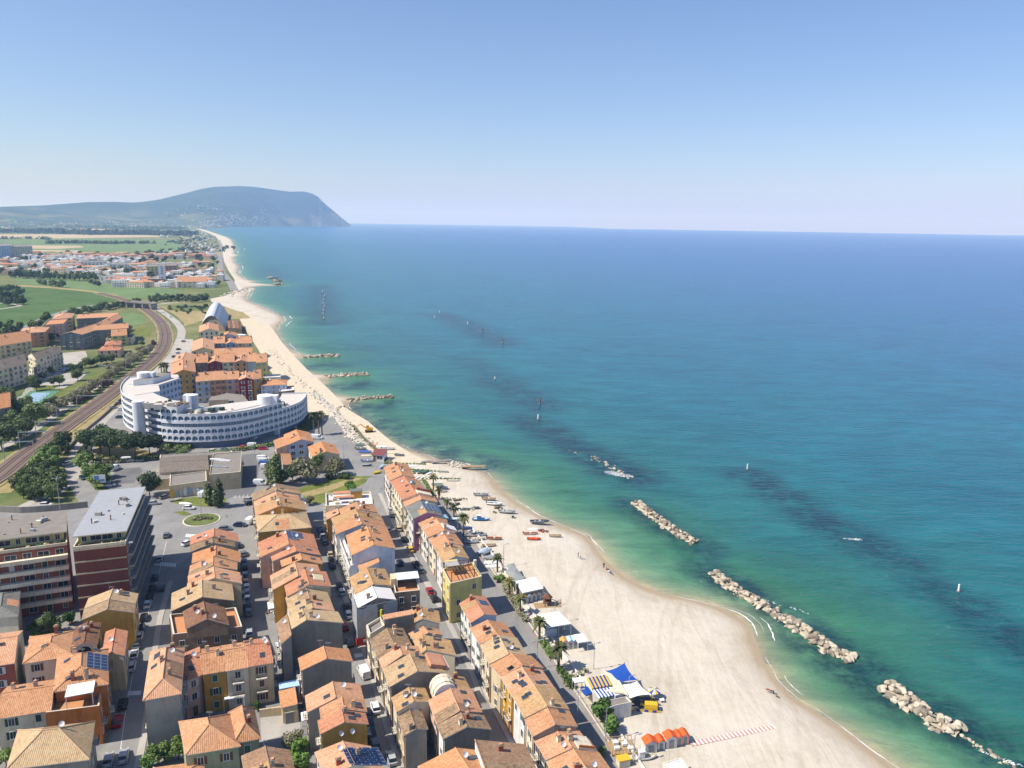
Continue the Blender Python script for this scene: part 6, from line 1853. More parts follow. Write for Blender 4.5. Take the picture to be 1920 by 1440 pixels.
# pines and trees round the hotel
tree('pine', 189, 851, 'umbrella pine left of the pair with bare trunks by the hotel', .95)
tree('pine', 206, 855, 'umbrella pine right of the pair with bare trunks by the hotel', .95)
tree('pine', 254, 859, 'broad dark umbrella pine in front of the hotel stair tower', .92)
tree('pine', 281, 852, 'smaller pine at the end of the hotel hedge', .7)
tree('pine', 172, 845, 'pine leaning over the road bend beside the hotel garden', .7)
for u, v, s in ((157, 887, 1.0), (165, 872, .8), (175, 901, .9), (190, 906, .9), (200, 896, .85), (182, 915, .8), (170, 905, .8), (196, 912, .7)):
 tree('round', u, v, 'leafy green tree in the clump beside the walled car park', s, 'trees beside the walled car park')
for u, v, s in ((122, 842, 1.0), (112, 852, 1.05), (104, 862, .95), (97, 869, 1.0), (91, 876, 1.0), (96, 888, .9), (82, 884, 1.0), (74, 893, 1.0), (84, 899, .95), (64, 902, .95), (58, 911, .9), (73, 910, .95), (90, 912, .95), (46, 917, .85), (104, 908, .9),
    (36, 927, .8), (56, 927, .85), (72, 928, .85), (88, 928, .85), (104, 929, .85), (108, 918, .8), (45, 936, .75), (64, 939, .7), (82, 940, .7), (98, 941, .7)):
 tree(prr.choice(['darkround', 'round', 'darkround']), u, v, 'green tree in the thick row between the railway and parked cars', s * 1.1, 'trees between railway and street')
tree('darkround', 281, 931, 'round dark tree at the corner of the painted market hall', 1.15)
tree('column', 393, 947, 'shorter poplar of the pair on the roundabout lawn', .8)
tree('column', 412, 951, 'taller poplar of the pair on the roundabout lawn', 1.05)
tree('column', 518, 913, 'tall dark conifer beside the van car park', 1.2)
tree('column', 509, 908, 'shorter dark conifer left of the tall one', .95)
tree('darkround', 512, 893, 'bushy green tree behind the two conifers', .9)
tree('darkround', 528, 912, 'dark bushy tree at the right foot of the tall conifer', .9)
tree('darkround', 549, 902, 'dark bushy tree between the conifers and the silver tree', .9)
tree('pale', 577, 905, 'broad silvery olive coloured tree on the lawn edge', 1.6)
tree('pale', 563, 899, 'silvery tree half behind the broad one', 1.2)
tree('pale', 629, 893, 'silvery grey tree in front of the neat cream house', 1.3)
tree('round', 597, 884, 'green tree rising in front of the neat cream house', 1.0, sz=1.1)
tree('darkshrub', 651, 898, 'round clipped dark shrub beside the seafront road', 1.1, cat='shrub', name='shrub')
tree('darkshrub', 615, 898, 'low dark shrub between the silver trees', 1.1, cat='shrub', name='shrub')
tree('darkshrub', 641, 897, 'small dark shrub under the right silver tree', .9, cat='shrub', name='shrub')
tree('fresh', 657, 921, 'clipped green tree behind the red canopies', .9); tree('fresh', 662, 927, 'second clipped green tree behind the red canopies', .8)
tree('pale', 580, 946, 'small bare looking tree beside the lawn and kerb', .6)
for u, v, lab in ((187, 862, 'rounded shrub in the dry pine garden by the hedge'), (216, 862, 'shrub in the middle of the dry pine garden'), (150, 862, 'shrub at the road edge of the dry pine garden')): tree('darkshrub', u, v, lab, .9, cat='shrub', name='shrub')
# small garden greens in the town
for u, v, k, lab in ((277, 1440, 'fresh', 'bright green bush at the left of the walled garden'), (297, 1434, 'round', 'leafy tree in the walled garden near the wide street'), (318, 1430, 'fresh', 'green bush in the middle of the walled garden'), (335, 1424, 'round', 'green bush beside the white garden stair')):
 tree(k, u, v, lab, .62, cat='bush', name='bush')
for u, v, s, k, lab in ((560, 1418, .8, 'fresh', 'scraggy yellow green tree in the strip garden'), (566, 1440, .7, 'fresh', 'low garden bush at the bottom of the strip garden'), (547, 1402, .6, 'pale', 'thin leafless tree in the strip garden'),
      (130, 1172, .7, 'fresh', 'flowering bush by the yellow gable house'), (92, 1190, .8, 'darkround', 'dark tree in the yard below the red block'), (75, 1196, .7, 'darkround', 'second dark tree in the yard below the red block'), (482, 1330, .4, 'fresh', 'potted tree in the small courtyard'), (12, 1440, .6, 'round', 'bush at the bottom left corner')):
 tree(k, u, v, lab, s)
# promenade shrubs and hedges
tree('fresh', 1131, 1352, 'round leafy shrub nearest the white kiosk on the promenade', .95, cat='shrub', name='shrub'); tree('fresh', 1145, 1374, 'round leafy shrub with a sand shadow on the promenade', .85, cat='shrub', name='shrub')
tree('shrub', 936, 1090, 'rounded shrub in a low planter by the grey beach bar', 1.3, cat='shrub', name='shrub'); tree('shrub', 1128, 1415, 'small potted shrub by the bottom of the promenade', .7, cat='shrub', name='shrub')
tree('shrub', 300, 640, 'small tree in the hangar road verge', 1.5) if False else None
def hedge(label, px, w, h, mat, world=False):
 pts_ = smooth_line([P(u, v) for u, v in px], 1.2)
 q = random.Random(int(px[0][0] * 7)); mb = MB()
 for p in pts_:
  for _ in range(int(26 * w)):
   c = p + Vector((q.uniform(-w / 2, w / 2), q.uniform(-.7, .7), q.uniform(.05, h) if q.random() < .6 else h * q.uniform(.85, 1.05)))
   nrm = Vector((q.gauss(0, .6), q.gauss(0, .6), .8 + q.gauss(0, .4))).normalized(); a = nrm.orthogonal().normalized(); b = nrm.cross(a); s = q.uniform(.18, .4)
   mb.face([c - a * s, c - b * s, c + a * s, c + b * s], mat)
 o = mb.obj('hedge'); tag(o, label, 'hedge'); return o
hedge('green hedge along the sandy edge of the promenade below the tall palm', [(1016, 1205), (1034, 1234)], 1.6, 1.3, L_['mid'])
hedge('green hedge on the promenade between two palms and the blue sail', [(1050, 1260), (1070, 1290)], 1.6, 1.3, L_['mid'])
hedge('dark green hedge running past the white beach marquee', [(945, 1098), (962, 1130), (986, 1166)], 1.6, 1.1, L_['olive'])
hedge('low green hedge behind the beach bar with striped roof', [(1066, 1276), (1085, 1268), (1098, 1262)], 1.2, 1.0, L_['olive'])
hedge('clipped green hedge in front of the curved hotel', [(395, 853), (430, 848), (470, 843), (515, 835), (550, 822)], 2.0, 1.6, L_['mid'])
hedge('dark hedge round the dry pine garden', [(172, 868), (200, 869), (240, 867), (300, 862), (318, 856)], 2.2, 1.8, L_['dark'])
hedge('hedge along the road beside the umbrella pines', [(150, 856), (160, 842), (172, 828)], 2.2, 1.8, L_['dark'])
for i, (a, b) in enumerate((((300, 846), (325, 836)), ((312, 852), (340, 840)), ((335, 856), (355, 840)))):
 hedge(['first stepped hedge below the left end of the hotel', 'middle stepped hedge below the left end of the hotel', 'third stepped hedge beside the hotel garage ramp'][i], [a, b], 2.4, 1.8, L_['mid'])
hedge('shady green planting round the right end of the hotel', [(556, 812), (575, 803), (588, 790), (590, 778)], 7, 1.2, L_['dark'])
hedge('green hedge in the roundabout island', [(368, 976), (380, 972), (390, 974)], 3, .8, L_['olive'])
hedge('long thin hedge at the back of the boat yard', [(735, 872), (705, 845), (680, 822), (662, 800)], 1.2, .9, L_['olive'])
hedge('thin green hedge beside the far end of the promenade', [(794, 903), (812, 930)], 1.2, .8, L_['mid'])
for i, (a, b) in enumerate((((722, 869), (796, 871)), ((770, 881), (835, 886)), ((780, 897), (860, 899)))):
 hedge(['upper line of low grass across the boat yard', 'middle line of low grass across the boat yard', 'lower line of low grass across the boat yard'][i], [a, b], .9, .35, L_['mid'])
# estate
for u, v in ((277, 665), (268, 671), (258, 678), (249, 684), (240, 690), (232, 695), (224, 701), (214, 707), (205, 712), (196, 720), (186, 727), (176, 733), (166, 739), (156, 745), (145, 751), (134, 757), (122, 764), (110, 772), (98, 780), (88, 788), (262, 664), (246, 676), (230, 688), (210, 702)):
 tree('pale', u + prr.uniform(-2, 2), v, 'silvery tree in the line along the railway', 1.15, 'silvery trees along the railway')
for u, v in ((288, 647), (284, 653), (204, 722), (196, 727), (162, 747), (154, 752), (146, 757)): tree('redshrub', u, v, 'reddish brown bush in the line along the railway', 1.5, 'reddish bushes along the railway', 'bush', 'bush')
for u, v, s in ((146, 714, 1.0), (100, 724, .8), (112, 723, .9), (69, 733, 1.0), (81, 714, .8), (98, 704, .7), (133, 694, .7), (160, 690, 1.0), (170, 688, .9), (181, 685, 1.0), (190, 683, 1.0), (200, 682, .9), (210, 680, .8), (12, 762, 1.2), (69, 797, 1.6), (37, 784, 1.3), (52, 765, .9), (20, 826, 1.5), (42, 813, 1.3), (4, 842, 1.5),
     (30, 832, 1.3), (50, 818, 1.1), (60, 726, .9), (84, 640, 1.0), (95, 642, 1.0), (110, 636, .8), (142, 655, .8), (25, 800, 1.3), (90, 775, 1.0), (106, 765, .9), (265, 650, .7), (150, 700, .8)):
 tree('darkround', u, v, 'dark green tree among the buildings of the estate', s, 'trees of the estate')
for i in range(40):
 u = 128 + i * 3.4; v = 591 - i * .55 + prr.uniform(-2.5, 3.5)
 tree('fardark', u, v, 'dark tree in the belt between the estate and the bridge', prr.uniform(.55, .9), 'tree belt by the bridge')
for u, v in ((73, 614), (83, 604), (15, 624), (27, 629), (8, 634), (64, 618), (90, 599), (20, 614), (4, 620), (38, 620)): tree('fardark', u, v, 'dark tree beside the road behind the estate', prr.uniform(.8, 1.1), 'trees beside the estate road')
for u, v in ((5, 557), (14, 551), (22, 547), (30, 552), (36, 560), (10, 564), (0, 548), (40, 565), (22, 562), (6, 570), (27, 568), (-4, 562), (45, 571), (33, 572), (15, 573)): tree('fardark', u, v, 'tree of the grove on the left edge of the green field', prr.uniform(1.0, 1.4), 'grove at the field edge')
for u, v in ((74, 534), (79, 534.5), (84, 535), (98, 538), (104, 538), (110, 539), (116, 539.5), (170, 533), (178, 535), (186, 537)): tree('fardark', u, v, 'bushy tree standing alone in the green field', prr.uniform(.8, 1.2), 'trees in the green field')
for i in range(34):
 tree('fardark', 282 + (i % 17) * 6.6 + prr.uniform(-2, 2), 566 - (i // 17) * 5 + prr.uniform(-1.5, 1.5), 'dark bush in the thicket beyond the dunes', prr.uniform(.6, .9), 'thicket beyond the dunes', 'bush', 'bush')
for i in range(24):
 tree('darkshrub', 312 + prr.random() * 75, 575 + prr.random() * 14, 'low bush on the dry dunes by the hangar', prr.uniform(.8, 1.4), 'bushes on the dunes', 'bush', 'bush')
for i in range(24):
 u = 20 + i * 7.6 + prr.uniform(-2, 2)
 tree('fardark', u, 521 + i * .32 + prr.uniform(-1, 1), 'tall dark tree in the row on the edge of the far town', prr.uniform(.9, 1.35), 'tree row on the edge of the far town', sz=1.3)
for i in range(130):
 v = prr.uniform(474, 540); u = prr.uniform(-5, 412)
 if v > 521 and u < 215: continue
 p = P(u, v)
 tree('fardark', u, v, 'dark tree between the houses of the far town', prr.uniform(.8, 1.5), 'trees of the far town')
def far_wood(label, px, wid, n, s, seed):
 q = random.Random(seed); mb = MB(); line = [P(u, v) for u, v in px]
 for _ in range(n):
  i = q.randrange(len(line) - 1); p = line[i].lerp(line[i + 1], q.random())
  c0 = p + Vector((q.uniform(-wid, wid) * .3, q.uniform(-wid, wid), 0)); k = s * q.uniform(.7, 1.4)
  for _ in range(16):
   c = c0 + Vector((q.gauss(0, .45) * k, q.gauss(0, .45) * k, k * q.uniform(.2, 1.3))); nrm = Vector((q.gauss(0, 1), q.gauss(0, 1), q.gauss(0, 1) + .6)).normalized(); a = nrm.orthogonal().normalized() * k * .4; b = nrm.cross(a)
   mb.face([c - a, c - b, c + a, c + b], L_['dark'])
 o = mb.obj('far_wood'); tag(o, label, 'wood', kind='stuff')
far_wood('belt of dark woodland behind the pale fields', [(-60, 436), (60, 436), (130, 438), (210, 440), (290, 439), (350, 442)], 170, 520, 13, 1)
far_wood('hedgerows crossing the distant fields', [(-20, 448), (90, 448.5), (92, 457), (135, 456.5), (180, 457), (212, 457.5), (245, 457), (285, 457)], 14, 150, 7, 2)
far_wood('dark trees in the far coastal plain', [(300, 436), (380, 446), (345, 452), (350, 462), (405, 470), (350, 478), (330, 470)], 130, 170, 5, 3)
far_wood('woods on the far hillside foot', [(-40, 424), (60, 423), (150, 428), (250, 430), (330, 431)], 260, 420, 14, 4)
# ================================================================== cars and vans
CC = {k: mat_gloss('car_' + k, hexc(c), .25, .5) for k, c in {'white': 'dfe0df', 'silver': 'a9acae', 'grey': '6b6f73', 'black': '1d1f22', 'dark blue': '24324c', 'red': 'a3222b', 'blue': '3d66a0', 'beige': 'b5a386', 'yellow': 'd3a62c', 'orange': 'cf4a22', 'dark green': '2b4a43'}.items()}
rubber = mat_plain('rubber', hexc('26262a'), .9, .1)
rimm = mat_plain('wheel_rim', hexc('a5a7a9'), .4, .05)
lampm = mat_gloss('lamp_glass', hexc('d8dadb'), .15)
tailm = mat_gloss('tail_lamp', hexc('8a1a1c'), .2)
carglass = mat_gloss('car_glass', hexc('1c242b'), .08, .7)
def loft(mb, secs, m, close=True):
 """secs: list of equally long rings"""
 for A, B in zip(secs, secs[1:]):
  n = len(A)
  for i in range(n if close else n - 1):
   j = (i + 1) % n
   mb.face([A[i], A[j], B[j], B[i]], m)
def m_carbody(c, van=False):
 mb = MB(); m = CC[c]
 if not van:
  prof = [(-2.1, .35, .72, .72), (-2.05, .28, .88, .8), (-1.7, .25, .98, .86), (-.6, .22, 1.0, .88), (.7, .22, .96, .88), (1.5, .25, .86, .86), (1.95, .3, .72, .8), (2.08, .38, .6, .7)]
 else:
  prof = [(-2.5, .4, 1.0, .9), (-2.48, .3, 2.05, .92), (-1.5, .3, 2.15, .95), (.6, .3, 2.12, .95), (1.2, .3, 1.95, .92), (1.75, .3, 1.2, .92), (2.4, .35, 1.0, .85), (2.5, .42, .7, .75)]
 secs = [[(x, -w, z0), (x, -w * 1.02, z0 * .5 + z1 * .5), (x, -w * .92, z1), (x, w * .92, z1), (x, w * 1.02, z0 * .5 + z1 * .5), (x, w, z0)] for x, z0, z1, w in prof]
 loft(mb, secs, m)
 mb.face(secs[0][::-1], m); mb.face(secs[-1], m)
 if not van:
  A = [(-1.75, -.72, .95), (-1.35, -.62, 1.4), (-.1, -.62, 1.47), (.75, -.62, 1.36)]
  mb.face([(-1.35, -.62, 1.405), (-.1, -.63, 1.475), (-.1, .63, 1.475), (-1.35, .62, 1.405)], m); mb.face([(-.1, -.63, 1.475), (.35, -.62, 1.43), (.35, .62, 1.43), (-.1, .63, 1.475)], m)
 return mb.mesh('body')
def m_carglass(van=False):
 mb = MB(); g = carglass
 if not van:
  a = [(-1.85, .74, .95), (-1.35, .62, 1.4), (-.1, .63, 1.47), (.35, .62, 1.425), (1.15, .74, .93)]
  for s in (-1, 1): mb.face([(x, s * y, z) for x, y, z in a][::s], g)
  mb.face([(.35, -.62, 1.425), (1.15, -.74, .93), (1.15, .74, .93), (.35, .62, 1.425)], g); mb.face([(-1.35, .62, 1.4), (-1.85, .74, .95), (-1.85, -.74, .95), (-1.35, -.62, 1.4)], g)
 else:
  mb.face([(1.24, -.8, 1.9), (1.76, -.84, 1.24), (1.76, .84, 1.24), (1.24, .8, 1.9)], g)
  for s in (-1, 1): mb.face([(.5, s * .985, 1.25), (1.6, s * .95, 1.25), (1.2, s * .935, 1.8), (.5, s * .97, 1.85)], g)
 return mb.mesh('windows')
def m_wheel():
 mb = MB(); mb.cyl((0, -.1, 0), (0, .1, 0), .31, .31, rubber, 14); mb.cyl((0, -.11, 0), (0, .11, 0), .19, .19, rimm, 10); return mb.mesh('wheel')
def m_lamp(m):
 mb = MB(); mb.box((0, 0, 0), (.12, .34, .16), m); return mb.mesh('lamp')
WHEEL, HEADL, TAILL = m_wheel(), m_lamp(lampm), m_lamp(tailm)
CG, VG = m_carglass(), m_carglass(True)
BODY = {}
def car_tree(c, van):
 if (c, van) not in BODY: BODY[(c, van)] = m_carbody(c, van)
 o = empty('parked_van' if van else 'parked_car', (0, 0, 0))
 link('body', BODY[(c, van)], o); link('windows', VG if van else CG, o)
 for x in ((-1.5, 1.5) if van else (-1.28, 1.3)):
  for s in (-1, 1): link('wheel', WHEEL, o, (x, s * (.86 if van else .8), .31))
 for s in (-1, 1):
  link('headlight', HEADL, o, ((2.46, s * .62, .85) if van else (2.02, s * .58, .64))); link('tail_light', TAILL, o, ((-2.5, s * .8, 1.0) if van else (-2.06, s * .6, .78)))
 return o
CARS = []
def nearest_house(p):
 best, bd = None, 1e9
 for r, s, O in HOUSES:
  d = (O.xy - p.xy).length
  if d < bd: best, bd = s, d
 return best
used = Counter()
def car(u, v, c, d=None, van=False, where=None, label=None, s=1.0, small=False):
 p = P(u, v)
 if d is None: d = ROWDIR
 o = car_tree(c, van)
 o.location = p + Vector((0, 0, .02)); o.rotation_euler = (0, 0, d); o.scale = (s,) * 3
 kind = 'van' if van else 'car'
 lab = label or f'{c} {kind} {where}'
 tag(o, lab, kind); CARS.append((o, lab))
 return o
_a, _b = P(734, 1425), P(636, 1100)
ROWDIR = math.atan2((_b - _a).y, (_b - _a).x)
def dirpx(a, b):
 p, q = P(*a), P(*b); return math.atan2((q - p).y, (q - p).x)
S1D = dirpx((232, 1422), (300, 1080)); S2D = dirpx((466, 1180), (457, 1040)); S4D = dirpx((814, 1124), (735, 965))
for u, v, c, lab in ((204, 1429, 'silver', 'at the very bottom left of the wide street'), (232, 1422, 'silver', 'driving at the bottom of the wide street'), (221, 1356, 'red', 'parked beside the house with the white pergola'), (231, 1324, 'black', 'parked in the shade above the red car'),
      (247, 1253, 'white', 'lowest of the white line on the wide street'), (252, 1231, 'white', 'second from bottom of the white line'), (257, 1213, 'grey', 'between two white ones on the wide street'), (261, 1196, 'white', 'level with the yellow gable house on the wide street'),
      (265, 1181, 'dark blue', 'above the white line on the wide street'), (270, 1161, 'black', 'in the sunlit gap beside the yellow gable house'), (277, 1136, 'white', 'at the top of the line by the red tower'), (281, 1121, 'black', 'second below the red tower corner'),
      (286, 1106, 'black', 'at the foot of the dark red apartment tower'), (302, 1105, 'black', 'driving in the shade beside the red tower'), (291, 1085, 'dark blue', 'in the deep shade of the red tower balconies'), (299, 1050, 'silver', 'on the zebra crossing by the red tower'),
      (312, 1006, 'grey', 'coming out of the shade by the crossing')): car(u, v, c, S1D, where=lab)
for u, v, c, d, lab in ((352, 1021, 'white', 1.1, 'beside the reddish old end house'), (354, 955, 'white', .1, 'entering the roundabout from the market hall'), (289, 946, 'silver', .3, 'near the roof end of the dark red tower'), (450, 987, 'dark blue', 0.0, 'leaving the roundabout to the right'), (422, 994, 'grey', .2, 'stopped at the painted arrows by the roundabout'),
      (310, 934, 'grey', .9, 'by the round dark tree of the market hall'), (86, 949, 'white', .15, 'behind the graffiti wall'), (127, 871, 'white', 1.35, 'driving past the row of green trees'), (155, 898, 'dark green', -.8, 'at the corner of the green clump'), (153, 850, 'white', 1.1, 'under the pine at the road bend'),
      (109, 890, 'dark blue', .2, 'nose in under the trees, upper one'), (114, 897, 'blue', .2, 'nose in under the trees, middle one'), (118, 906, 'grey', .2, 'nose in under the trees, lower one'), (261, 865, 'silver', .2, 'beside the pine garden hedge'), (307, 856, 'black', .1, 'at the end of the pine garden hedge'), (206, 912, 'white', .3, 'at the bottom of the walled car park'),
      (400, 848, 'white', .1, 'first on the lane below the hotel'), (422, 846, 'blue', .05, 'on the lane below the hotel'), (457, 841, 'orange', .05, 'on the lane below the hotel'), (493, 843, 'red', .1, 'on the lane by the blue house'), (503, 834, 'black', .1, 'behind the white van by the hotel hedge'),
      (503, 888, 'silver', .05, 'in the van car park'), (467, 940, 'silver', .1, 'at the bottom of the van car park'), (471, 946, 'black', .6, 'by the corner of the old beige end house'), (447, 1025, 'dark blue', S2D, 'at the top of the shaded parking row')): car(u, v, c, d, where=lab)
for u, v, c, d, lab in ((240, 866, 'white', .2, 'by the pine garden hedge'), (216, 881, 'white', 1.35, 'in the walled car park'), (470, 980, 'white', 1.45, 'beside the ochre hipped house at the junction'), (475, 839, 'white', .05, 'on the lane below the hotel'), (493, 863, 'white', .05, 'first in the van car park row'), (495, 868, 'white', .05, 'second in the van car park row'),
      (498, 873, 'blue', .05, 'in the van car park row'), (500, 879, 'white', .05, 'third of the whites in the van car park row'), (488, 909, 'white', .0, 'alone in the middle of the van car park'), (381, 930, 'white', 1.45, 'in front of the mural'), (403, 932, 'white', 1.4, 'behind the poplars'), (595, 823, 'white', 0.0, 'under the palm trio'), (682, 1265, 'white', ROWDIR + .15, 'parked in the sun by the plain grey gable house')):
 car(u, v, c, d, True, where=lab)
for i, (v, c) in enumerate(((1041, 'grey'), (1056, 'blue'), (1066, 'black'), (1081, 'dark blue'), (1094, 'beige'), (1104, 'white'), (1114, 'silver'), (1126, 'grey'), (1138, 'black'), (1151, 'grey'))):
 ords = ['first', 'second', 'third', 'fourth', 'fifth', 'sixth', 'seventh', 'eighth', 'ninth', 'tenth']
 car(456.5 + (v - 1041) * .09, v, c, S2D, where=f'{ords[i]} from the junction in the shaded parking row')
for u, v, c, lab in ((468, 1190, 'silver', 'in the sun gap below the parking row'), (524, 1217, 'white', 'half behind the grey left wing'), (526, 1241, 'dark blue', 'under the wall of the grey left wing')): car(u, v, c, S2D, where=lab)
for u, v, c, lab in ((636, 1101, 'black', 'at the top of the lane by the scaffold'), (641, 1113, 'silver', 'second down the lane by the scaffold'), (650, 1141, 'black', 'beside the scaffold netting'), (654, 1155, 'white', 'beside the red hoarding'), (646, 1178, 'red', 'in the shade opposite the red hoarding'), (656, 1208, 'black', 'in the sun below the red hoarding'),
      (704, 1331, 'white', 'parked in the sun by the long salmon roof'), (689, 1343, 'black', 'in the shade beside the white one'), (692, 1358, 'dark blue', 'in the shade below the ochre gable'), (696, 1377, 'black', 'lowest in the shade of the ochre gable'), (734, 1426, 'silver', 'at the bottom of the lane'), (703, 1399, 'grey', 'in the shade by the solar roof'),
      (599, 993, 'grey', 'first of the shaded row beside the ochre hipped house'), (602, 999, 'black', 'second of the shaded row beside the ochre hipped house'), (605, 1008, 'silver', 'third of the shaded row beside the ochre hipped house'), (610, 1019, 'grey', 'fourth of the shaded row beside the ochre hipped house'), (619, 1042, 'beige', 'in the narrow sunlit strip of the shaded lane'), (621, 1053, 'black', 'just below the sunlit strip of the lane'), (624, 1064, 'black', 'second below the sunlit strip of the lane')): car(u, v, c, ROWDIR, where=lab)
for u, v, c, lab in ((732, 959, 'silver', 'highest on the lane behind the red seafront roof'), (735.5, 968, 'grey', 'second on the lane behind the red seafront roof'), (747, 994, 'beige', 'beside the violet gable house'), (727, 996, 'white', 'opposite the violet gable house'), (758, 1014, 'black', 'below the violet gable house'), (769, 1033, 'yellow', 'standing out in the shaded lane'),
      (780, 1061, 'black', 'above the grey one on the shaded lane'), (787.5, 1072, 'grey', 'beside the white seafront gable'), (750, 1058, 'dark blue', 'at the foot of the bluish white gable'), (806, 1111, 'red', 'in the sun by the yellow corner building'), (814, 1125, 'black', 'by the yellow corner building')): car(u, v, c, S4D, where=lab)
for u, v, c, d, lab in ((212, 766, 'silver', .9, 'parked by the railway wall behind the hotel'), (223, 758, 'grey', .9, 'second by the railway wall behind the hotel'), (228, 753, 'black', .9, 'third by the railway wall behind the hotel'), (229, 769, 'white', .2, 'beside the round left end of the hotel'), (225, 784, 'dark green', .2, 'under the round left end of the hotel'), (333, 663, 'white', 1.2, 'on the road left of the village'),
      (335, 656, 'black', 1.2, 'second on the road left of the village'), (327, 670, 'black', 1.2, 'lowest on the road left of the village'), (344, 641, 'grey', 1.4, 'by the road bend at the village'), (319, 595, 'white', 2.4, 'driving on the white road toward the bridge'), (56, 795, 'red', .1, 'beside the dark trees of the estate'), (123, 693, 'white', .3, 'on the estate car park, right one'), (115, 696, 'white', .3, 'on the estate car park, left one'),
      (150, 656, 'red', .2, 'in front of the zigzag block'), (192, 687, 'white', .4, 'under the silvery trees of the railway line'), (35, 720, 'white', .5, 'in the shade of the long beige block'), (143, 655, 'dark blue', .2, 'next to the red one by the zigzag block'), (20, 752, 'silver', .4, 'near the tennis court')): car(u, v, c, d, where=lab)
for i, u in enumerate((336, 340.5, 345, 349, 354, 359)): car(u, 575.5 + (i % 2) * .3, ['black', 'grey', 'silver', 'black', 'white', 'dark blue'][i], .2, where=f'{ords[i]} in the sandy car park beyond the dunes')
labs = [l for _, l in CARS]
# ================================================================== boats on the beach
BM = {k: mat_plain('boat_' + k.replace(' ', '_'), hexc(c), .5, .1, 1.5) for k, c in {'white': 'e2e1dc', 'cream': 'cfc3a8', 'grey': '8d9298', 'blue': '2f6fae', 'navy': '2d4569', 'orange': 'd0512c', 'green': '50705a', 'dark': '4a4d50', 'tan': 'a88c68', 'red': 'a8463a', 'bright blue': '1f4fb4', 'pale blue': 'b9cfdc', 'yellow': 'd9b62c'}.items()}
def ring(x, w, zk, zg, n=5, inner=0):
 return [(x, -w, zg), (x, -w * .82, zk + (zg - zk) * .35), (x, 0, zk), (x, w * .82, zk + (zg - zk) * .35), (x, w, zg)]
HP = [(-1, .72, .12, .62), (-.6, .86, .03, .6), (-.1, .95, 0, .62), (.35, .86, 0, .68), (.7, .55, .06, .78), (.92, .22, .25, .88), (1, .03, .55, .95)]
def m_hull(L, B, m, deck=None):
 mb = MB(); S = [ring(x * L / 2, w * B / 2, zk, zg) for x, w, zk, zg in HP]
 loft(mb, S, m, False)
 mb.face(S[0][::-1], m)
 dk = deck or BM['cream']
 I = [[(p[0], p[1] * .86, p[2]) for p in (s[0], s[4])] for s in S]
 for s, t, a, b in zip(S, S[1:], I, I[1:]):      # gunwale and inner floor
  mb.face([s[0], t[0], b[0], a[0]], m); mb.face([a[1], b[1], t[4], s[4]], m)
  f0, f1 = .28, .28
  mb.face([a[0], b[0], (b[0][0], b[0][1] * .8, f1), (a[0][0], a[0][1] * .8, f0)], dk); mb.face([(a[1][0], a[1][1] * .8, f0), (b[1][0], b[1][1] * .8, f1), b[1], a[1]], dk)
  mb.face([(a[0][0], a[0][1] * .8, f0), (b[0][0], b[0][1] * .8, f1), (b[1][0], b[1][1] * .8, f1), (a[1][0], a[1][1] * .8, f0)], dk)
 return mb.mesh('hull')
def tube(mb, pts, r, m, n=8):
 pr = None
 for i, p in enumerate(pts):
  p = Vector(p); d = (Vector(pts[min(i + 1, len(pts) - 1)]) - Vector(pts[max(i - 1, 0)])).normalized(); a = d.cross(Vector((0, 0, 1))).normalized(); b = a.cross(d)
  cur = [p + (a * math.cos(6.2832 * k / n) + b * math.sin(6.2832 * k / n)) * r for k in range(n)]
  if pr:
   for k in range(n): mb.face([pr[k], pr[(k + 1) % n], cur[(k + 1) % n], cur[k]], m)
  pr = cur
def m_motor():
 mb = MB(); mb.box((-.15, 0, .75), (.35, .36, .5), BM['dark']); mb.box((-.2, 0, .25), (.14, .12, .7), BM['dark']); return mb.mesh('outboard_motor')
MOTOR = m_motor()
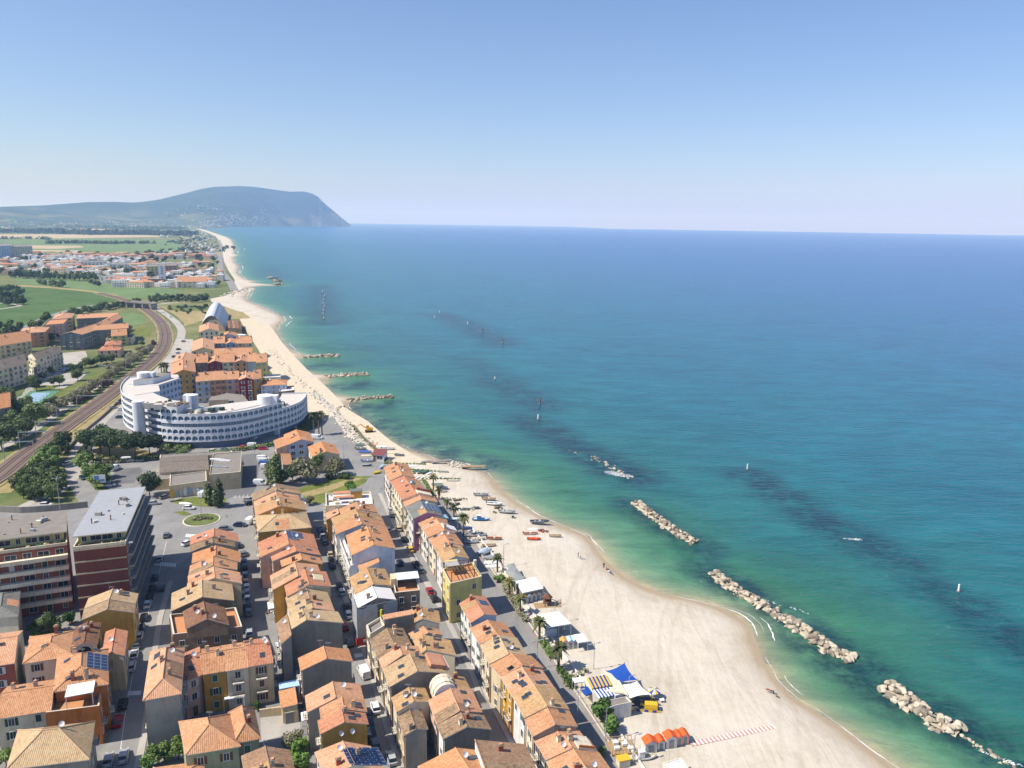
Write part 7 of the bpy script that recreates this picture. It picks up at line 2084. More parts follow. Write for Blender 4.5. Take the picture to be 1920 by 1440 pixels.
def boat(kind, u, v, L, d, label, c='white', c2='cream', s=1.0):
 L = L * .8 if L >= 5 else L
 o = empty('boat', P(u, v) + Vector((0, 0, .12)), d, label, 'boat')
 B = L * .36
 if kind in ('open', 'rib', 'fish', 'cover'):
  link('hull', m_hull(L, B, BM[c if kind != 'rib' else 'white'], BM[c2]), o)
 if kind == 'rib':
  mb = MB(); pts = [(x * L / 2 * .98, -w * B / 2, .62 + .25 * max(0, x) ** 2) for x, w, _, _ in HP]; pts += [(p[0], -p[1], p[2]) for p in pts[::-1]]
  tube(mb, pts, .24, BM[c]); mb.obj('inflatable_tube', o)
 if kind in ('rib', 'open') and L > 4.5:
  mb = MB(); mb.box((0, 0, .62), (.6, .6, .75), BM['white']); mb.face([(.25, -.28, 1.0), (.25, .28, 1.0), (.1, .26, 1.35), (.1, -.26, 1.35)], carglass); mb.obj('console', o)
  link('outboard_motor', MOTOR, o, (-L / 2, 0, .15))
  mb = MB(); mb.box((-L * .25, 0, .5), (.5, B * .6, .4), BM[c2]); mb.obj('seat', o)
 if kind == 'open' and L <= 4.5:
  for x in (-.2, .18):
   mb = MB(); mb.box((x * L, 0, .5), (.28, B * .82, .06), BM['tan']); mb.obj('seat', o)
 if kind == 'fish':
  mb = MB(); mb.box((-L * .12, 0, 1.1), (L * .22, B * .5, 1.3), BM[c]); mb.box((-L * .12, 0, 1.8), (L * .27, B * .6, .12), BM['white']); mb.obj('cabin', o)
  mb = MB(); mb.box((-L * .0 + .02, 0, 1.35), (.04, B * .4, .5), carglass); mb.obj('windscreen', o)
  mb = MB(); mb.cyl((-L * .2, 0, 1.8), (-L * .2, 0, 3.2), .05, .03, galv, 6); mb.cyl((-L * .42, -B * .3, .6), (-L * .42, -B * .3, 2), .05, .05, galv, 6); mb.cyl((-L * .42, B * .3, .6), (-L * .42, B * .3, 2), .05, .05, galv, 6); mb.cyl((-L * .42, -B * .3, 2), (-L * .42, B * .3, 2), .05, .05, galv, 6); mb.obj('mast_frame', o)
 if kind == 'cover':
  mb = MB(); S = [[(x * L / 2 * 1.01, -w * B / 2 * 1.03, zg), (x * L / 2, -w * B * .25, zg + .3 * w), (x * L / 2, 0, zg + .45 * w), (x * L / 2, w * B * .25, zg + .3 * w), (x * L / 2 * 1.01, w * B / 2 * 1.03, zg)] for x, w, zk, zg in HP]
  loft(mb, S, BM[c2], False); mb.obj('tarpaulin', o)
 if kind == 'upturned':
  mb = MB(); S = [[(x * L / 2, -w * B / 2, .02), (x * L / 2, -w * B * .4, .35 * w), (x * L / 2, 0, .55 * w + .02), (x * L / 2, w * B * .4, .35 * w), (x * L / 2, w * B / 2, .02)] for x, w, zk, zg in HP]
  loft(mb, S, BM[c], False); mb.face(S[0][::-1], BM[c]); mb.obj('hull', o)
 return o
for a in (('rib', 902.5, 930, 6.5, .05, 'grey inflatable boat highest on the open sand', 'grey', 'tan'), ('rib', 917, 938, 6, -.1, 'tan grey inflatable boat below the highest one', 'tan', 'dark'), ('rib', 927, 947, 7, -.15, 'long pale inflatable boat with black engine', 'white', 'dark'),
    ('rib', 951, 962, 7, -.1, 'pale inflatable boat with a raised frame nearest the water', 'grey', 'cream'), ('fish', 902, 976, 7.5, -.05, 'bright blue wooden fishing boat on the open sand', 'blue', 'pale blue'), ('rib', 1012, 981, 7.5, .05, 'dark grey inflatable boat alone near the water', 'dark', 'grey'),
    ('open', 1001, 1013, 5.5, -.1, 'orange red open boat on the sand', 'orange', 'orange'), ('open', 1041, 1007, 5, .0, 'small beige rowing boat close to the water', 'cream', 'tan'), ('open', 995, 1003, 4.6, .1, 'faded red and cream boat above the orange one', 'cream', 'red'), ('upturned', 1001, 993, 4, .1, 'white upturned dinghy above the faded red boat', 'white', 'white'),
    ('open', 850, 903, 6, -.1, 'white motorboat on the sand beside the lower grass line', 'white', 'cream'), ('open', 832, 887, 5, -.05, 'white boat with dark inside by the middle grass line', 'white', 'dark'), ('cover', 820, 911, 5.5, -.05, 'boat under a green cover by the promenade palms', 'white', 'green'), ('cover', 829, 917, 5.5, -.05, 'boat under a grey cover by the promenade palms', 'white', 'grey'),
    ('open', 829, 923, 5, -.05, 'pale boat third from the green covered one', 'white', 'grey'), ('open', 842, 938, 6, .0, 'grey white boat beside the small palms', 'grey', 'cream'), ('open', 856, 940, 5, .3, 'jumbled dark boat next to the grey white one', 'dark', 'tan'), ('open', 852, 947, 4, 0, 'small dark boat just below the jumble', 'dark', 'dark'),
    ('open', 866, 957, 6, -.1, 'dull grey boat with gear beside the promenade', 'grey', 'dark'), ('open', 861, 968, 5, .3, 'pale boat close to the middle palm', 'white', 'cream'), ('cover', 856, 976, 5, .1, 'blue white covered boat under the palm shade', 'white', 'pale blue'), ('cover', 875, 993, 3.6, 0, 'tiny blue boat beside the tall bushy palm', 'blue', 'navy'),
    ('fish', 886, 1005, 7, .1, 'white cabin boat below the tall bushy palm', 'white', 'cream'), ('open', 899, 1005, 6, .05, 'grey white boat right of the white cabin boat', 'white', 'grey'), ('open', 896, 1013, 6, .1, 'cream boat under the white cabin boat', 'cream', 'cream'), ('open', 884, 1018, 6, 0, 'white boat lowest of the cabin boat cluster', 'white', 'grey'),
    ('open', 927, 1012, 6, -.1, 'flat wooden boat with red trim on bare sand', 'tan', 'red'), ('open', 917, 1025, 5.5, .1, 'cream rowing boat above the covered pale blue one', 'cream', 'tan'), ('cover', 905, 1036, 4.6, .9, 'pale blue covered dinghy beside the promenade', 'white', 'pale blue'), ('cover', 913, 1038, 4.6, .9, 'grey covered dinghy beside the pale blue one', 'grey', 'grey'),
    ('cover', 920, 1048, 4.6, .1, 'dinghy under a dark cover above the two white ones', 'white', 'grey'), ('upturned', 922, 1056, 4.6, .05, 'upper of two upturned white dinghies by the spiky palm', 'white', 'white'), ('upturned', 925, 1063, 4.6, .05, 'lower of two upturned white dinghies by the spiky palm', 'white', 'white'),
    ('cover', 779, 886, 4.4, 1.0, 'first green covered boat in the short row by the end house', 'white', 'green'), ('cover', 788, 886.5, 4.4, 1.0, 'second green covered boat in the short row', 'white', 'green'), ('cover', 797, 887, 4.4, 1.0, 'dark green covered boat third in the short row', 'dark', 'green'), ('upturned', 806, 888, 4.2, 1.0, 'white boat ending the short green row', 'white', 'white'),
    ('upturned', 785, 896, 4, 1.0, 'first white dinghy of the lower short row', 'white', 'white'), ('upturned', 794, 896, 4, 1.0, 'second white dinghy of the lower short row', 'white', 'white'), ('upturned', 802, 896.5, 4, 1.0, 'third white dinghy of the lower short row', 'cream', 'white'), ('open', 809, 896.5, 4, 1.0, 'fourth dinghy of the lower short row with open top', 'white', 'tan'), ('upturned', 818, 895.5, 3.4, 1.0, 'yellow dinghy in the lower short row', 'yellow', 'yellow'), ('upturned', 826, 895, 4, 1.0, 'last white dinghy of the lower short row', 'white', 'white'), ('upturned', 782, 901, 4.5, .2, 'cream upturned boat behind the second red roof', 'cream', 'cream'), ('upturned', 776, 875, 4.4, .3, 'white dinghy behind the end house', 'white', 'white'),
    ('upturned', 716, 838, 6.5, -.15, 'white upturned boat at the top of the yard', 'white', 'white'), ('open', 728, 843, 7.5, -.1, 'long white motorboat near the water line', 'white', 'grey'), ('upturned', 737.5, 850, 6.5, .05, 'cream upturned boat near the water line', 'cream', 'cream'), ('open', 749, 855, 5.5, -.1, 'grey boat nearest the water line', 'grey', 'dark'), ('cover', 675, 836, 5.5, .05, 'boat under green tarp at the top of the yard', 'white', 'green'),
    ('open', 677, 843, 6, .05, 'cream boat below the green tarp', 'cream', 'green'), ('cover', 685, 849, 7, .0, 'boat under a vivid blue tarpaulin in the yard', 'white', 'bright blue'), ('upturned', 690, 855, 7, .1, 'long cream upturned boat beside the white hut', 'cream', 'cream'), ('open', 689, 866, 6, .05, 'white boat with blue inside below the hut', 'white', 'blue'), ('upturned', 704, 836, 3.6, -.1, 'orange kayak at the top of the yard', 'orange', 'orange'),
    ('cover', 688, 874, 4, .1, 'dark covered boat by the yard hedge', 'dark', 'grey'), ('cover', 716, 877, 4, 1.2, 'pale blue boat standing by the end house', 'white', 'pale blue'), ('cover', 708, 888, 3.6, .6, 'yellow covered boat heap by the end house', 'yellow', 'yellow'), ('open', 330, 939, 5.5, .4, 'white boat on the roundabout lawn beside the mural', 'white', 'cream'), ('upturned', 349, 945, 6, -.1, 'long pale boat lying on the roundabout lawn', 'white', 'white'), ('fish', 1208, 1424, 6, .15, 'white boat by the deck at the bottom of the beach', 'white', 'cream')):
 boat(*a)
# heaps of nets and gear, ramps
def heap(u, v, s, label, ms, cat='fishing gear', n=26):
 q = random.Random(int(u)); mb = MB()
 for _ in range(n):
  r_ = s * q.random() ** .6; a = q.uniform(0, 6.28); mb.box((r_ * math.cos(a), r_ * math.sin(a) * .7, q.uniform(.1, .75) * (1 - r_ / s * .6)), (q.uniform(.25, .8), q.uniform(.2, .5), q.uniform(.15, .5)), q.choice(ms), q.uniform(0, 3))
 tag(mb.obj('gear_heap', loc=P(u, v)), label, cat)
heap(1016, 997, 2.2, 'dark heap of nets and crates beside the faded red boat', [BM['tan'], BM['dark'], BM['red']])
heap(880, 957, 2.4, 'jumble of outboards and crates beside the grey boats', [BM['dark'], BM['grey'], BM['cream']]); heap(893, 954, 1.8, 'small dark pile of trolleys right of the jumble', [BM['dark'], BM['grey']]); heap(934, 953, 1.6, 'dark boat trolleys under the long pale inflatable', [BM['dark'], BM['tan']]); heap(868, 937, 2, 'scattered gear beside the jumbled dark boat', [BM['dark'], BM['cream'], BM['tan']])
heap(962, 971, .8, 'small dark trolley near the raised frame boat', [BM['dark']], n=8); heap(928, 962, .8, 'small crate pile on the open sand', [BM['tan'], BM['dark']], n=8)
for u, v, L, d, lab in ((828, 866, 9, .45, 'long wooden ramp lying on the upper beach'), (801, 866.5, 5, .3, 'short wooden ramp left of the long one'), (887, 876, 10, .12, 'pale stranded pontoon beside the white rocks')):
 mb = MB(); mb.box((0, 0, .35), (L, 1.8, .3), BM['tan'] if L > 9 else W['concrete']); mb.box((L * .3, 0, .1), (.3, 1.6, .3), BM['dark']); mb.box((-L * .3, 0, .1), (.3, 1.6, .3), BM['dark']); o = mb.obj('ramp', loc=P(u, v), rz=d); tag(o, lab, 'ramp')
# ================================================================== beach huts, bars, canopies
canvas = {k: mat_plain('canvas_' + k, hexc(c), .85, .06, 1) for k, c in {'white': 'e4e2dd', 'cream': 'd9cdb2', 'blue': '1e4a9c', 'yellow': 'd8ad2f', 'grey': '8e918e', 'orange': 'e0602e', 'pale': 'a9c7dd', 'peach': 'd89a58', 'red': 'b8483f'}.items()}
def quad(FL, FR, BL, h):
 a, b, d = [P(*p, h) for p in (FL, FR, BL)]; return a, b, b + d - a, d
def canopy(label, FL, FR, BL, h, m='white', legs=True, walls=None, peak=0, cat='canopy', name='canopy', n=1, back=True):
 a, b, c, d = quad(FL, FR, BL, h); ctr = (a + b + c + d) / 4; O = Vector((ctr.x, ctr.y, 0)); q = [p - O for p in (a, b, c, d)]
 for p in q: p.z = 0
 o = empty(name, O, 0, label, cat); mb = MB(); Z = Vector((0, 0, 1))
 bil = lambda s, t: (q[0] * (1 - s) + q[1] * s) * (1 - t) + (q[3] * (1 - s) + q[2] * s) * t
 for i in range(n):
  for j in range(n):
   s0, s1, t0, t1 = i / n, (i + 1) / n - .01 * (n > 1), j / n, (j + 1) / n - .01 * (n > 1)
   P4 = [bil(s0, t0), bil(s1, t0), bil(s1, t1), bil(s0, t1)]; cc = sum(P4, Vector()) / 4 + Z * (h + peak)
   for k in range(4):
    x, y = P4[k] + Z * h, P4[(k + 1) % 4] + Z * h
    mb.face([x, y, cc], canvas[m]); mb.face([x - Z * .25, y - Z * .25, y, x], canvas[m])
 mb.obj('roof', o)
 if legs:
  for i in range(n + 1):
   for j in range(n + 1):
    p = bil(.02 + .96 * i / n, .02 + .96 * j / n); mb = MB(); mb.cyl((p.x, p.y, -.2), (p.x, p.y, h - .02), .07, .07, white_p, 6); mb.obj('post', o)
 if walls:
  mb = MB()
  for k in ((0, 1), (1, 2), (2, 3), (3, 0)):
   if not back and k == (0, 1): continue
   x, y = bil(.03, .03) if 0 else q[k[0]] * .96, q[k[1]] * .96; mb.face([x - Z * .2, y - Z * .2, y + Z * (h - .3), x + Z * (h - .3)], W[walls] if walls in W else canvas[walls])
  mb.obj('wall', o)
 return o
canopy('big white flat marquee on the sand beside the grey roofed bar', (980, 1111.5), (1019, 1103), (966, 1089.5), 3.4, 'white', True, 'concrete', .12, 'marquee', 'marquee')
canopy('grey roofed beach bar behind the big white marquee', (963, 1090), (984, 1084.5), (947, 1069), 3.2, 'grey', False, 'cream', .5, 'beach bar', 'beach_bar')
canopy('small grey hut at the back of the beach bar', (954, 1068), (968, 1064), (950, 1059), 3.0, 'grey', False, 'white', .3, 'hut', 'beach_hut'); canopy('small white awning at the front of the grey beach bar', (954, 1093), (964, 1088), (949, 1084), 2.6, 'white', True)
def cabin(u, v, w, d_, h, m, label, rz=.18, stripe=None, wallm='white'):
 o = empty('beach_cabin', P(u, v), rz, label, 'beach cabin'); mb = MB(); mb.box((0, 0, h / 2 - .1), (w, d_, h + .2), W[wallm])
 if stripe:
  for i in range(4): mb.box((-w / 2 + (i + .5) * w / 4, -d_ / 2 - .01, h / 2), (w / 9, .02, h), stripe)
 mb.obj('wall', o); mb = MB(); e = .15
 A = [(-w / 2 - e, -d_ / 2 - e, h - .05), (0, -d_ / 2 - e, h + w * .32), (w / 2 + e, -d_ / 2 - e, h - .05)]; B = [(x, d_ / 2 + e, z) for x, _, z in A]
 for k in (0, 1): mb.face([A[k], A[k + 1], B[k + 1], B[k]], canvas[m]); mb.face([(x, y, z - .08) for x, y, z in (B[k], B[k + 1], A[k + 1], A[k])], canvas[m])
 mb.face([(-w / 2, -d_ / 2, h), (w / 2, -d_ / 2, h), (0, -d_ / 2, h + w * .3)], W[wallm]); mb.face([(w / 2, d_ / 2, h), (-w / 2, d_ / 2, h), (0, d_ / 2, h + w * .3)], W[wallm]); mb.obj('roof', o)
 mb = MB(); mb.box((0, -d_ / 2 - .03, h * .43), (w * .45, .06, h * .82), SH['grey']); mb.obj('door', o); return o
for i, (u, v, m, t) in enumerate(((983, 1131, 'peach', 'first, peach roofed'), (991.5, 1128.5, 'pale', 'second, pale blue roofed'), (1000, 1126, 'peach', 'third, peach roofed'), (1008, 1123.5, 'pale', 'fourth, pale blue roofed'), (1016, 1121, 'peach', 'last, peach roofed'))):
 cabin(u, v, 1.5, 1.9, 2.1, m, f'{t} cabin of the striped row by the white marquee', .22, canvas['pale'])
o = empty('play_frame', P(1026, 1136), .2, 'brown wooden play frame on a deck beside the striped cabins', 'play frame'); mb = MB(); mb.box((0, 0, .15), (7, 3, .3), BM['tan']); mb.obj('deck', o); mb = MB()
for x in (-.8, .8):
 for y in (-.8, .8): mb.box((x, y, 1.5), (.2, .2, 3), SH['brown'])
mb.box((0, 0, 1.6), (2, 2, .2), SH['brown']); mb.cyl((0, 0, 2.6), (0, 0, 3.8), 1.5, .1, SH['brown'], 6); mb.obj('tower', o); mb = MB(); mb.cyl((.8, 0, 2), (4, .4, .3), .1, .1, SH['brown'], 6); mb.cyl((3.4, -.9, 0), (3.7, 0, 1.6), .08, .08, SH['brown'], 6); mb.obj('ramp_beam', o)
canopy('block of four white peaked canopies on the beach above the palms', (1024, 1177), (1072, 1169), (1001, 1153), 3.2, 'white', True, None, .35, n=2)
o = canopy('blue and white container under the white peaked canopies', (1024, 1180), (1045, 1177), (1018, 1172), 2.4, 'pale', False, 'bluewhite', .02, 'container', 'container')
cabin(1057, 1215, 1.6, 1.9, 2.1, 'peach', 'small orange roofed cabin beside the two blue roofed ones', .2); cabin(1068, 1214, 1.5, 1.9, 2.1, 'pale', 'left of two small pale blue roofed cabins', .2); cabin(1077, 1213, 1.5, 1.9, 2.1, 'pale', 'right of two small pale blue roofed cabins', .2)
canopy('small white open pergola cube beside the pale blue cabins', (1084, 1205), (1103, 1202), (1075, 1190), 2.6, 'white', True, None, .03)
# the bar with striped roofs
o = empty('beach_bar', P(1125, 1310), 0, 'white beach bar with blue and yellow striped roof and cream tent', 'beach bar'); bo = o.location.copy()
def on_bar(FL, FR, BL, h, strips, nm, drop_=0.0):
 a, b, c, d = [p - bo for p in quad(FL, FR, BL, h)]; mb = MB(); Z = Vector((0, 0, 1)); k = len(strips)
 for i, m in enumerate(strips):
  s0, s1 = i / k, (i + 1) / k
  p = [a.lerp(b, s0) - Z * drop_, a.lerp(b, s1) - Z * drop_, d.lerp(c, s1), d.lerp(c, s0)]; mb.face(p, canvas[m]); mb.face([x - Z * .1 for x in p[::-1]], canvas[m]); mb.face([p[0] - Z * .3, p[1] - Z * .3, p[1], p[0]], canvas[m])
 mb.obj(nm, o)
Y_, Bl, Wh = 'yellow', 'blue', 'white'
on_bar((1110, 1291), (1147, 1284), (1100, 1271), 4.0, [Y_, Bl] * 5 + [Y_], 'striped_roof'); on_bar((1124, 1306), (1155, 1298), (1110.5, 1292), 3.7, [Wh, Bl] * 5 + [Wh], 'striped_awning', .5)
on_bar((1110, 1293), (1175, 1300), (1090, 1268), 3.5, ['cream'], 'tent_roof'); on_bar((1150, 1290), (1178, 1303), (1130, 1256), 3.6, ['cream'], 'tent_roof')
mb = MB(); q = [P(u, v, 3.2) - bo for u, v in ((1112, 1296), (1155, 1304), (1170, 1300), (1132, 1262), (1098, 1272))]; mb.prism([(p.x * .97, p.y * .97) for p in q], -.2, 3.1, W['white']); mb.obj('wall', o)
house('white flat roofed kiosk attached to the striped bar', (1138, 1328), (1185, 1318), (1129, 1317), 3.2, kind='flat', roof='asphalt', wall='white', win='', parapet=.15, dish=0, name='kiosk', cat='kiosk')
def sail(label, px, hs, m):
 pts_ = [P(u, v, h) for (u, v), h in zip(px, hs)]; ctr = sum(pts_, Vector()) / 4; e = empty('shade_sail', Vector((ctr.x, ctr.y, 0)), 0, label, 'shade sail'); mb = MB(); n = 8; O = e.location
 g = lambda s, t: (pts_[0].lerp(pts_[1], s)).lerp(pts_[3].lerp(pts_[2], s), t)
 def pt(i, j):
  s, t = i / n, j / n; k = .1 * 4 * (s * (1 - s) * (1 if t in (0, 1) else .3) * 1); c_ = ctr; p = g(s, t)
  pin = .16 * ((4 * s * (1 - s)) * abs(2 * t - 1) ** 3 + (4 * t * (1 - t)) * abs(2 * s - 1) ** 3); return p.lerp(Vector((c_.x, c_.y, p.z)), pin) - O
 for i in range(n):
  for j in range(n):
   f = [pt(i, j), pt(i + 1, j), pt(i + 1, j + 1), pt(i, j + 1)]; mb.face(f, canvas[m])
 mb.obj('sail', e)
 for p in pts_: mb = MB(); mb.cyl((p.x - O.x, p.y - O.y, -.2), (p.x - O.x, p.y - O.y, p.z + .2), .07, .06, iron, 6); mb.obj('pole', e)
sail('royal blue pointed shade sail behind the striped bar', [(1136, 1258), (1171, 1243), (1195, 1275), (1155, 1283)], (3.4, 5.2, 3.4, 3.6), 'blue'); sail('white shade sail in front of the blue one', [(1155, 1284), (1195, 1277), (1222, 1302), (1180, 1310)], (3.2, 3.3, 3.2, 3.2), 'white')
canopy('white square parasol by the entrance of the striped bar', (1078, 1280), (1097, 1278), (1073, 1271), 2.6, 'white', True, None, .3); canopy('small blue awning in front of the striped bar', (1098, 1304), (1111, 1299), (1088, 1291), 2.5, 'blue', True, None, .15)
o = empty('bar_terrace', P(1205, 1322), -.1, 'dark shaded terrace with tables and yellow panels beside the kiosk', 'terrace'); mb = MB(); mb.box((0, .5, .12), (6.5, 4.5, .24), BM['dark']); mb.obj('floor', o)
for i in range(9): mb = MB(); mb.box((-2.3 + (i % 3) * 2.1, -.8 + (i // 3) * 1.4, .75), (.8, .8, .08), BM['yellow' if i % 2 else 'tan']); mb.cyl((-2.3 + (i % 3) * 2.1, -.8 + (i // 3) * 1.4, .2), (-2.3 + (i % 3) * 2.1, -.8 + (i // 3) * 1.4, .74), .06, .06, iron, 5); mb.obj('table', o)
mb = MB(); mb.box((1.6, -1.6, .9), (2.6, 1.4, 1.6), canvas['yellow']); mb.obj('yellow_panel', o); mb = MB()
for i in range(8): mb.box((-2.8 + i * .85, -2.5, .35), (.8, .1, .5), canvas['yellow' if i % 2 else 'blue'])
mb.obj('striped_rail', o)
o = empty('parasol', P(1226, 1310), 0, 'open beach parasol with yellow, blue and white segments', 'parasol'); mb = MB(); mb.cyl((0, 0, -.2), (0, 0, 2.5), .04, .03, white_p, 6); mb.obj('pole', o); mb = MB()
for i in range(12):
 a, b = 6.2832 * i / 12, 6.2832 * (i + 1) / 12; c = canvas[['yellow', 'blue', 'white'][i % 3]]; mb.face([(1.35 * math.cos(a), 1.35 * math.sin(a), 1.95), (1.35 * math.cos(b), 1.35 * math.sin(b), 1.95), (0, 0, 2.45)], c); mb.face([(1.35 * math.cos(a), 1.35 * math.sin(a), 1.75), (1.35 * math.cos(b), 1.35 * math.sin(b), 1.75), (1.35 * math.cos(b), 1.35 * math.sin(b), 1.95), (1.35 * math.cos(a), 1.35 * math.sin(a), 1.95)], c)
mb.obj('canopy', o)
for u, v, lab in ((1227, 1309, 'white plastic table under the beach parasol'), (1238, 1314, 'white plastic table right of the beach parasol')):
 mb = MB(); mb.box((0, 0, .7), (1, 1, .06), white_p)
 for x in (-.4, .4):
  for y in (-.4, .4): mb.cyl((x, y, 0), (x, y, .68), .04, .04, white_p, 5)
 tag(mb.obj('table', loc=P(u, v) + Vector((.2, -.5, 0))), lab, 'table')
# orange roofed cabins and the striped walkway
for u, v, w, h, lab in ((1217, 1408, 2.4, 2.3, 'largest orange roofed cabin at the left end of its row'), (1236, 1402, 1.5, 2.0, 'small orange roofed cabin second in its row'), (1255, 1399, 2.2, 2.4, 'tall orange roofed cabin in the middle of its row'), (1270, 1394, 1.3, 2.1, 'narrow orange roofed cabin with red sides'), (1281, 1391, 1.4, 2.1, 'orange roofed cabin at the right end beside the walkway')):
 cabin(u, v, w, 2.0, h, 'orange', lab, .2, canvas['orange'] if 'red' in lab or 'right end' in lab else None)
a, b = P(1295, 1396, .1), P(1452, 1363, .1); k = 44; dv = (b - a); nrm = Vector((-dv.y, dv.x, 0)).normalized() * .7; mb = MB(); mats_ = [mat_plain('walkway_red', hexc('c08f84'), .85), mat_plain('walkway_white', hexc('d8d2c8'), .85)]
for i in range(k):
 p, q_ = a.lerp(b, i / k), a.lerp(b, (i + 1) / k); z0 = Vector((0, 0, .12)); pts_ = [p - nrm, q_ - nrm, q_ + nrm, p + nrm]; mb.prism([tuple(x[:2]) for x in pts_][::1], -.2, .26, mats_[i % 2])
tag(mb.obj('walkway'), 'red and white striped slab walkway across the sand', 'walkway')
house('low flat white roofed hut at the bottom of the beach', (1256, 1452), (1292, 1441), (1242, 1431), 2.6, kind='flat', roof='white', wall='white', win='', parapet=.12, dish=0, name='beach_hut', cat='hut')
o = empty('deck', P(1166, 1404), .15, 'railed wooden terrace deck with white tables by the promenade', 'deck'); mb = MB(); mb.box((0, 0, .2), (5, 4, .3), BM['tan']); mb.obj('floor', o); mb = MB()
for i in range(8):
 for y in (-2, 2): mb.box((-2.5 + i * .71, y, .8), (.08, .08, 1.0), BM['tan'])
for y in (-2, 2): mb.box((0, y, 1.3), (5, .1, .08), BM['tan'])
mb.obj('railing', o)
for x, y in ((-1.2, -.6), (.6, .4), (1.4, -1), (-1, 1)): mb = MB(); mb.box((x, y, .75), (1, .8, .5), white_p); mb.obj('table', o)
mb = MB(); mb.box((0, 0, .7), (2.2, 1.6, 1.4), canvas['cream']); mb.box((0, 0, 1.5), (2.4, 1.8, .2), canvas['yellow']); tag(mb.obj('chest', loc=P(1168, 1434), rz=.3), 'yellowish storage chest at the bottom of the promenade', 'chest')
# white boundary wall of the promenade
def wall_line(label, px, h, th, m, step=4, name='boundary_wall'):
 pts_ = smooth_line([P(u, v) for u, v in px], step); mb = MB()
 for p, q_ in zip(pts_, pts_[1:]):
  d = (q_ - p).normalized(); n_ = Vector((-d.y, d.x, 0)) * th / 2; z = Vector((0, 0, h)); A, B, C, D = p - n_, q_ - n_, q_ + n_, p + n_
  mb.face([A, B, B + z, A + z], m); mb.face([C, D, D + z, C + z], m); mb.face([A + z, B + z, C + z, D + z], m)
 tag(mb.obj(name), label, 'wall'); return pts_
wall_line('low white wall along the beach side of the promenade', [(846, 938), (884, 990), (928, 1048), (975, 1118), (1028, 1190), (1080, 1262), (1138, 1342), (1196, 1428), (1266, 1530)], .7, .3, W['white'])
wall_line('low white kerb wall between promenade road and house shadow', [(900, 1036), (950, 1108), (1000, 1180), (1050, 1254), (1108, 1340), (1160, 1420)], .16, .25, stone)
wall_line('long grey concrete wall with painted panels beside the railway yard', [(-60, 962), (0, 960), (40, 962), (100, 958), (165, 951)], 2.2, .3, W['concrete'])
wall_line('low stone wall between the railway verge and the hotel road', [(122, 850), (150, 818), (188, 786), (212, 764), (226, 750)], 1.2, .4, W['concrete'])
wall_line('garden wall of brownish stone beside the villa courtyard', [(285, 1392), (310, 1388), (338, 1380)], 1.6, .3, W['brown']); wall_line('low yellow wall between courtyard and villa', [(487, 1345), (525, 1340), (556, 1335)], 1.8, .3, W['sand']); wall_line('pale garden wall beside the strip garden', [(548, 1400), (552, 1440)], 1.4, .25, W['cream'])
# hut in the boat yard
o = empty('boat_hut', P(712, 862), -.15, 'small white hut with a brownish red tin roof in the boat yard', 'hut'); mb = MB(); mb.box((0, 0, 1.4), (5.2, 5, 3), W['white']); mb.obj('wall', o); mb = MB(); mb.face([(-2.9, -2.9, 2.92), (2.9, -2.9, 2.92), (2.9, 2.9, 4.0), (-2.9, 2.9, 4.0)], mat_plain('tin_red', hexc('7d4a45'), .6)); mb.face([(-2.9, 2.9, 3.9), (2.9, 2.9, 3.9), (2.9, -2.9, 2.82), (-2.9, -2.9, 2.82)], stone); mb.obj('roof', o); link('window', WIN['strip'], o, (.8, -2.5, 1.7)); link('door', DOOR[0], o, (-1.4, -2.5, 0))
# ================================================================== rocks
RK = [mat_plain('rock_%d' % i, hexc(c), .95, .28, .9) for i, c in enumerate(('b0a48e', '958a78', 'beb29d', '83796a'))]; RKW = [mat_plain('white_rock_%d' % i, hexc(c), .95, .14, .9) for i, c in enumerate(('bcb3a3', 'aca392', 'c9c0b1'))]; RKB = [mat_plain('brown_rock_%d' % i, hexc(c), .95, .2, .9) for i, c in enumerate(('a5947a', '8a7961', 'b4a68c'))]
def m_rock(seed, mats):
 q = random.Random(seed); bm = bmesh.new(); bmesh.ops.create_icosphere(bm, subdivisions=2, radius=.5); planes = [(Vector((q.gauss(0, 1), q.gauss(0, 1), q.gauss(0, 1))).normalized(), q.uniform(.22, .4)) for _ in range(10)]
 for v in bm.verts:
  for n_, d in planes:
   e = v.co.dot(n_) - d
   if e > 0: v.co -= n_ * e
  v.co *= 1 + q.uniform(-.05, .05)
 me = bpy.data.meshes.new('boulder'); bm.to_mesh(me); bm.free(); me.materials.append(mats[seed % len(mats)]); return me
ROCK = {'sea': [m_rock(i, RK) for i in range(8)], 'white': [m_rock(20 + i, RKW) for i in range(6)], 'brown': [m_rock(40 + i, RKB) for i in range(6)]}
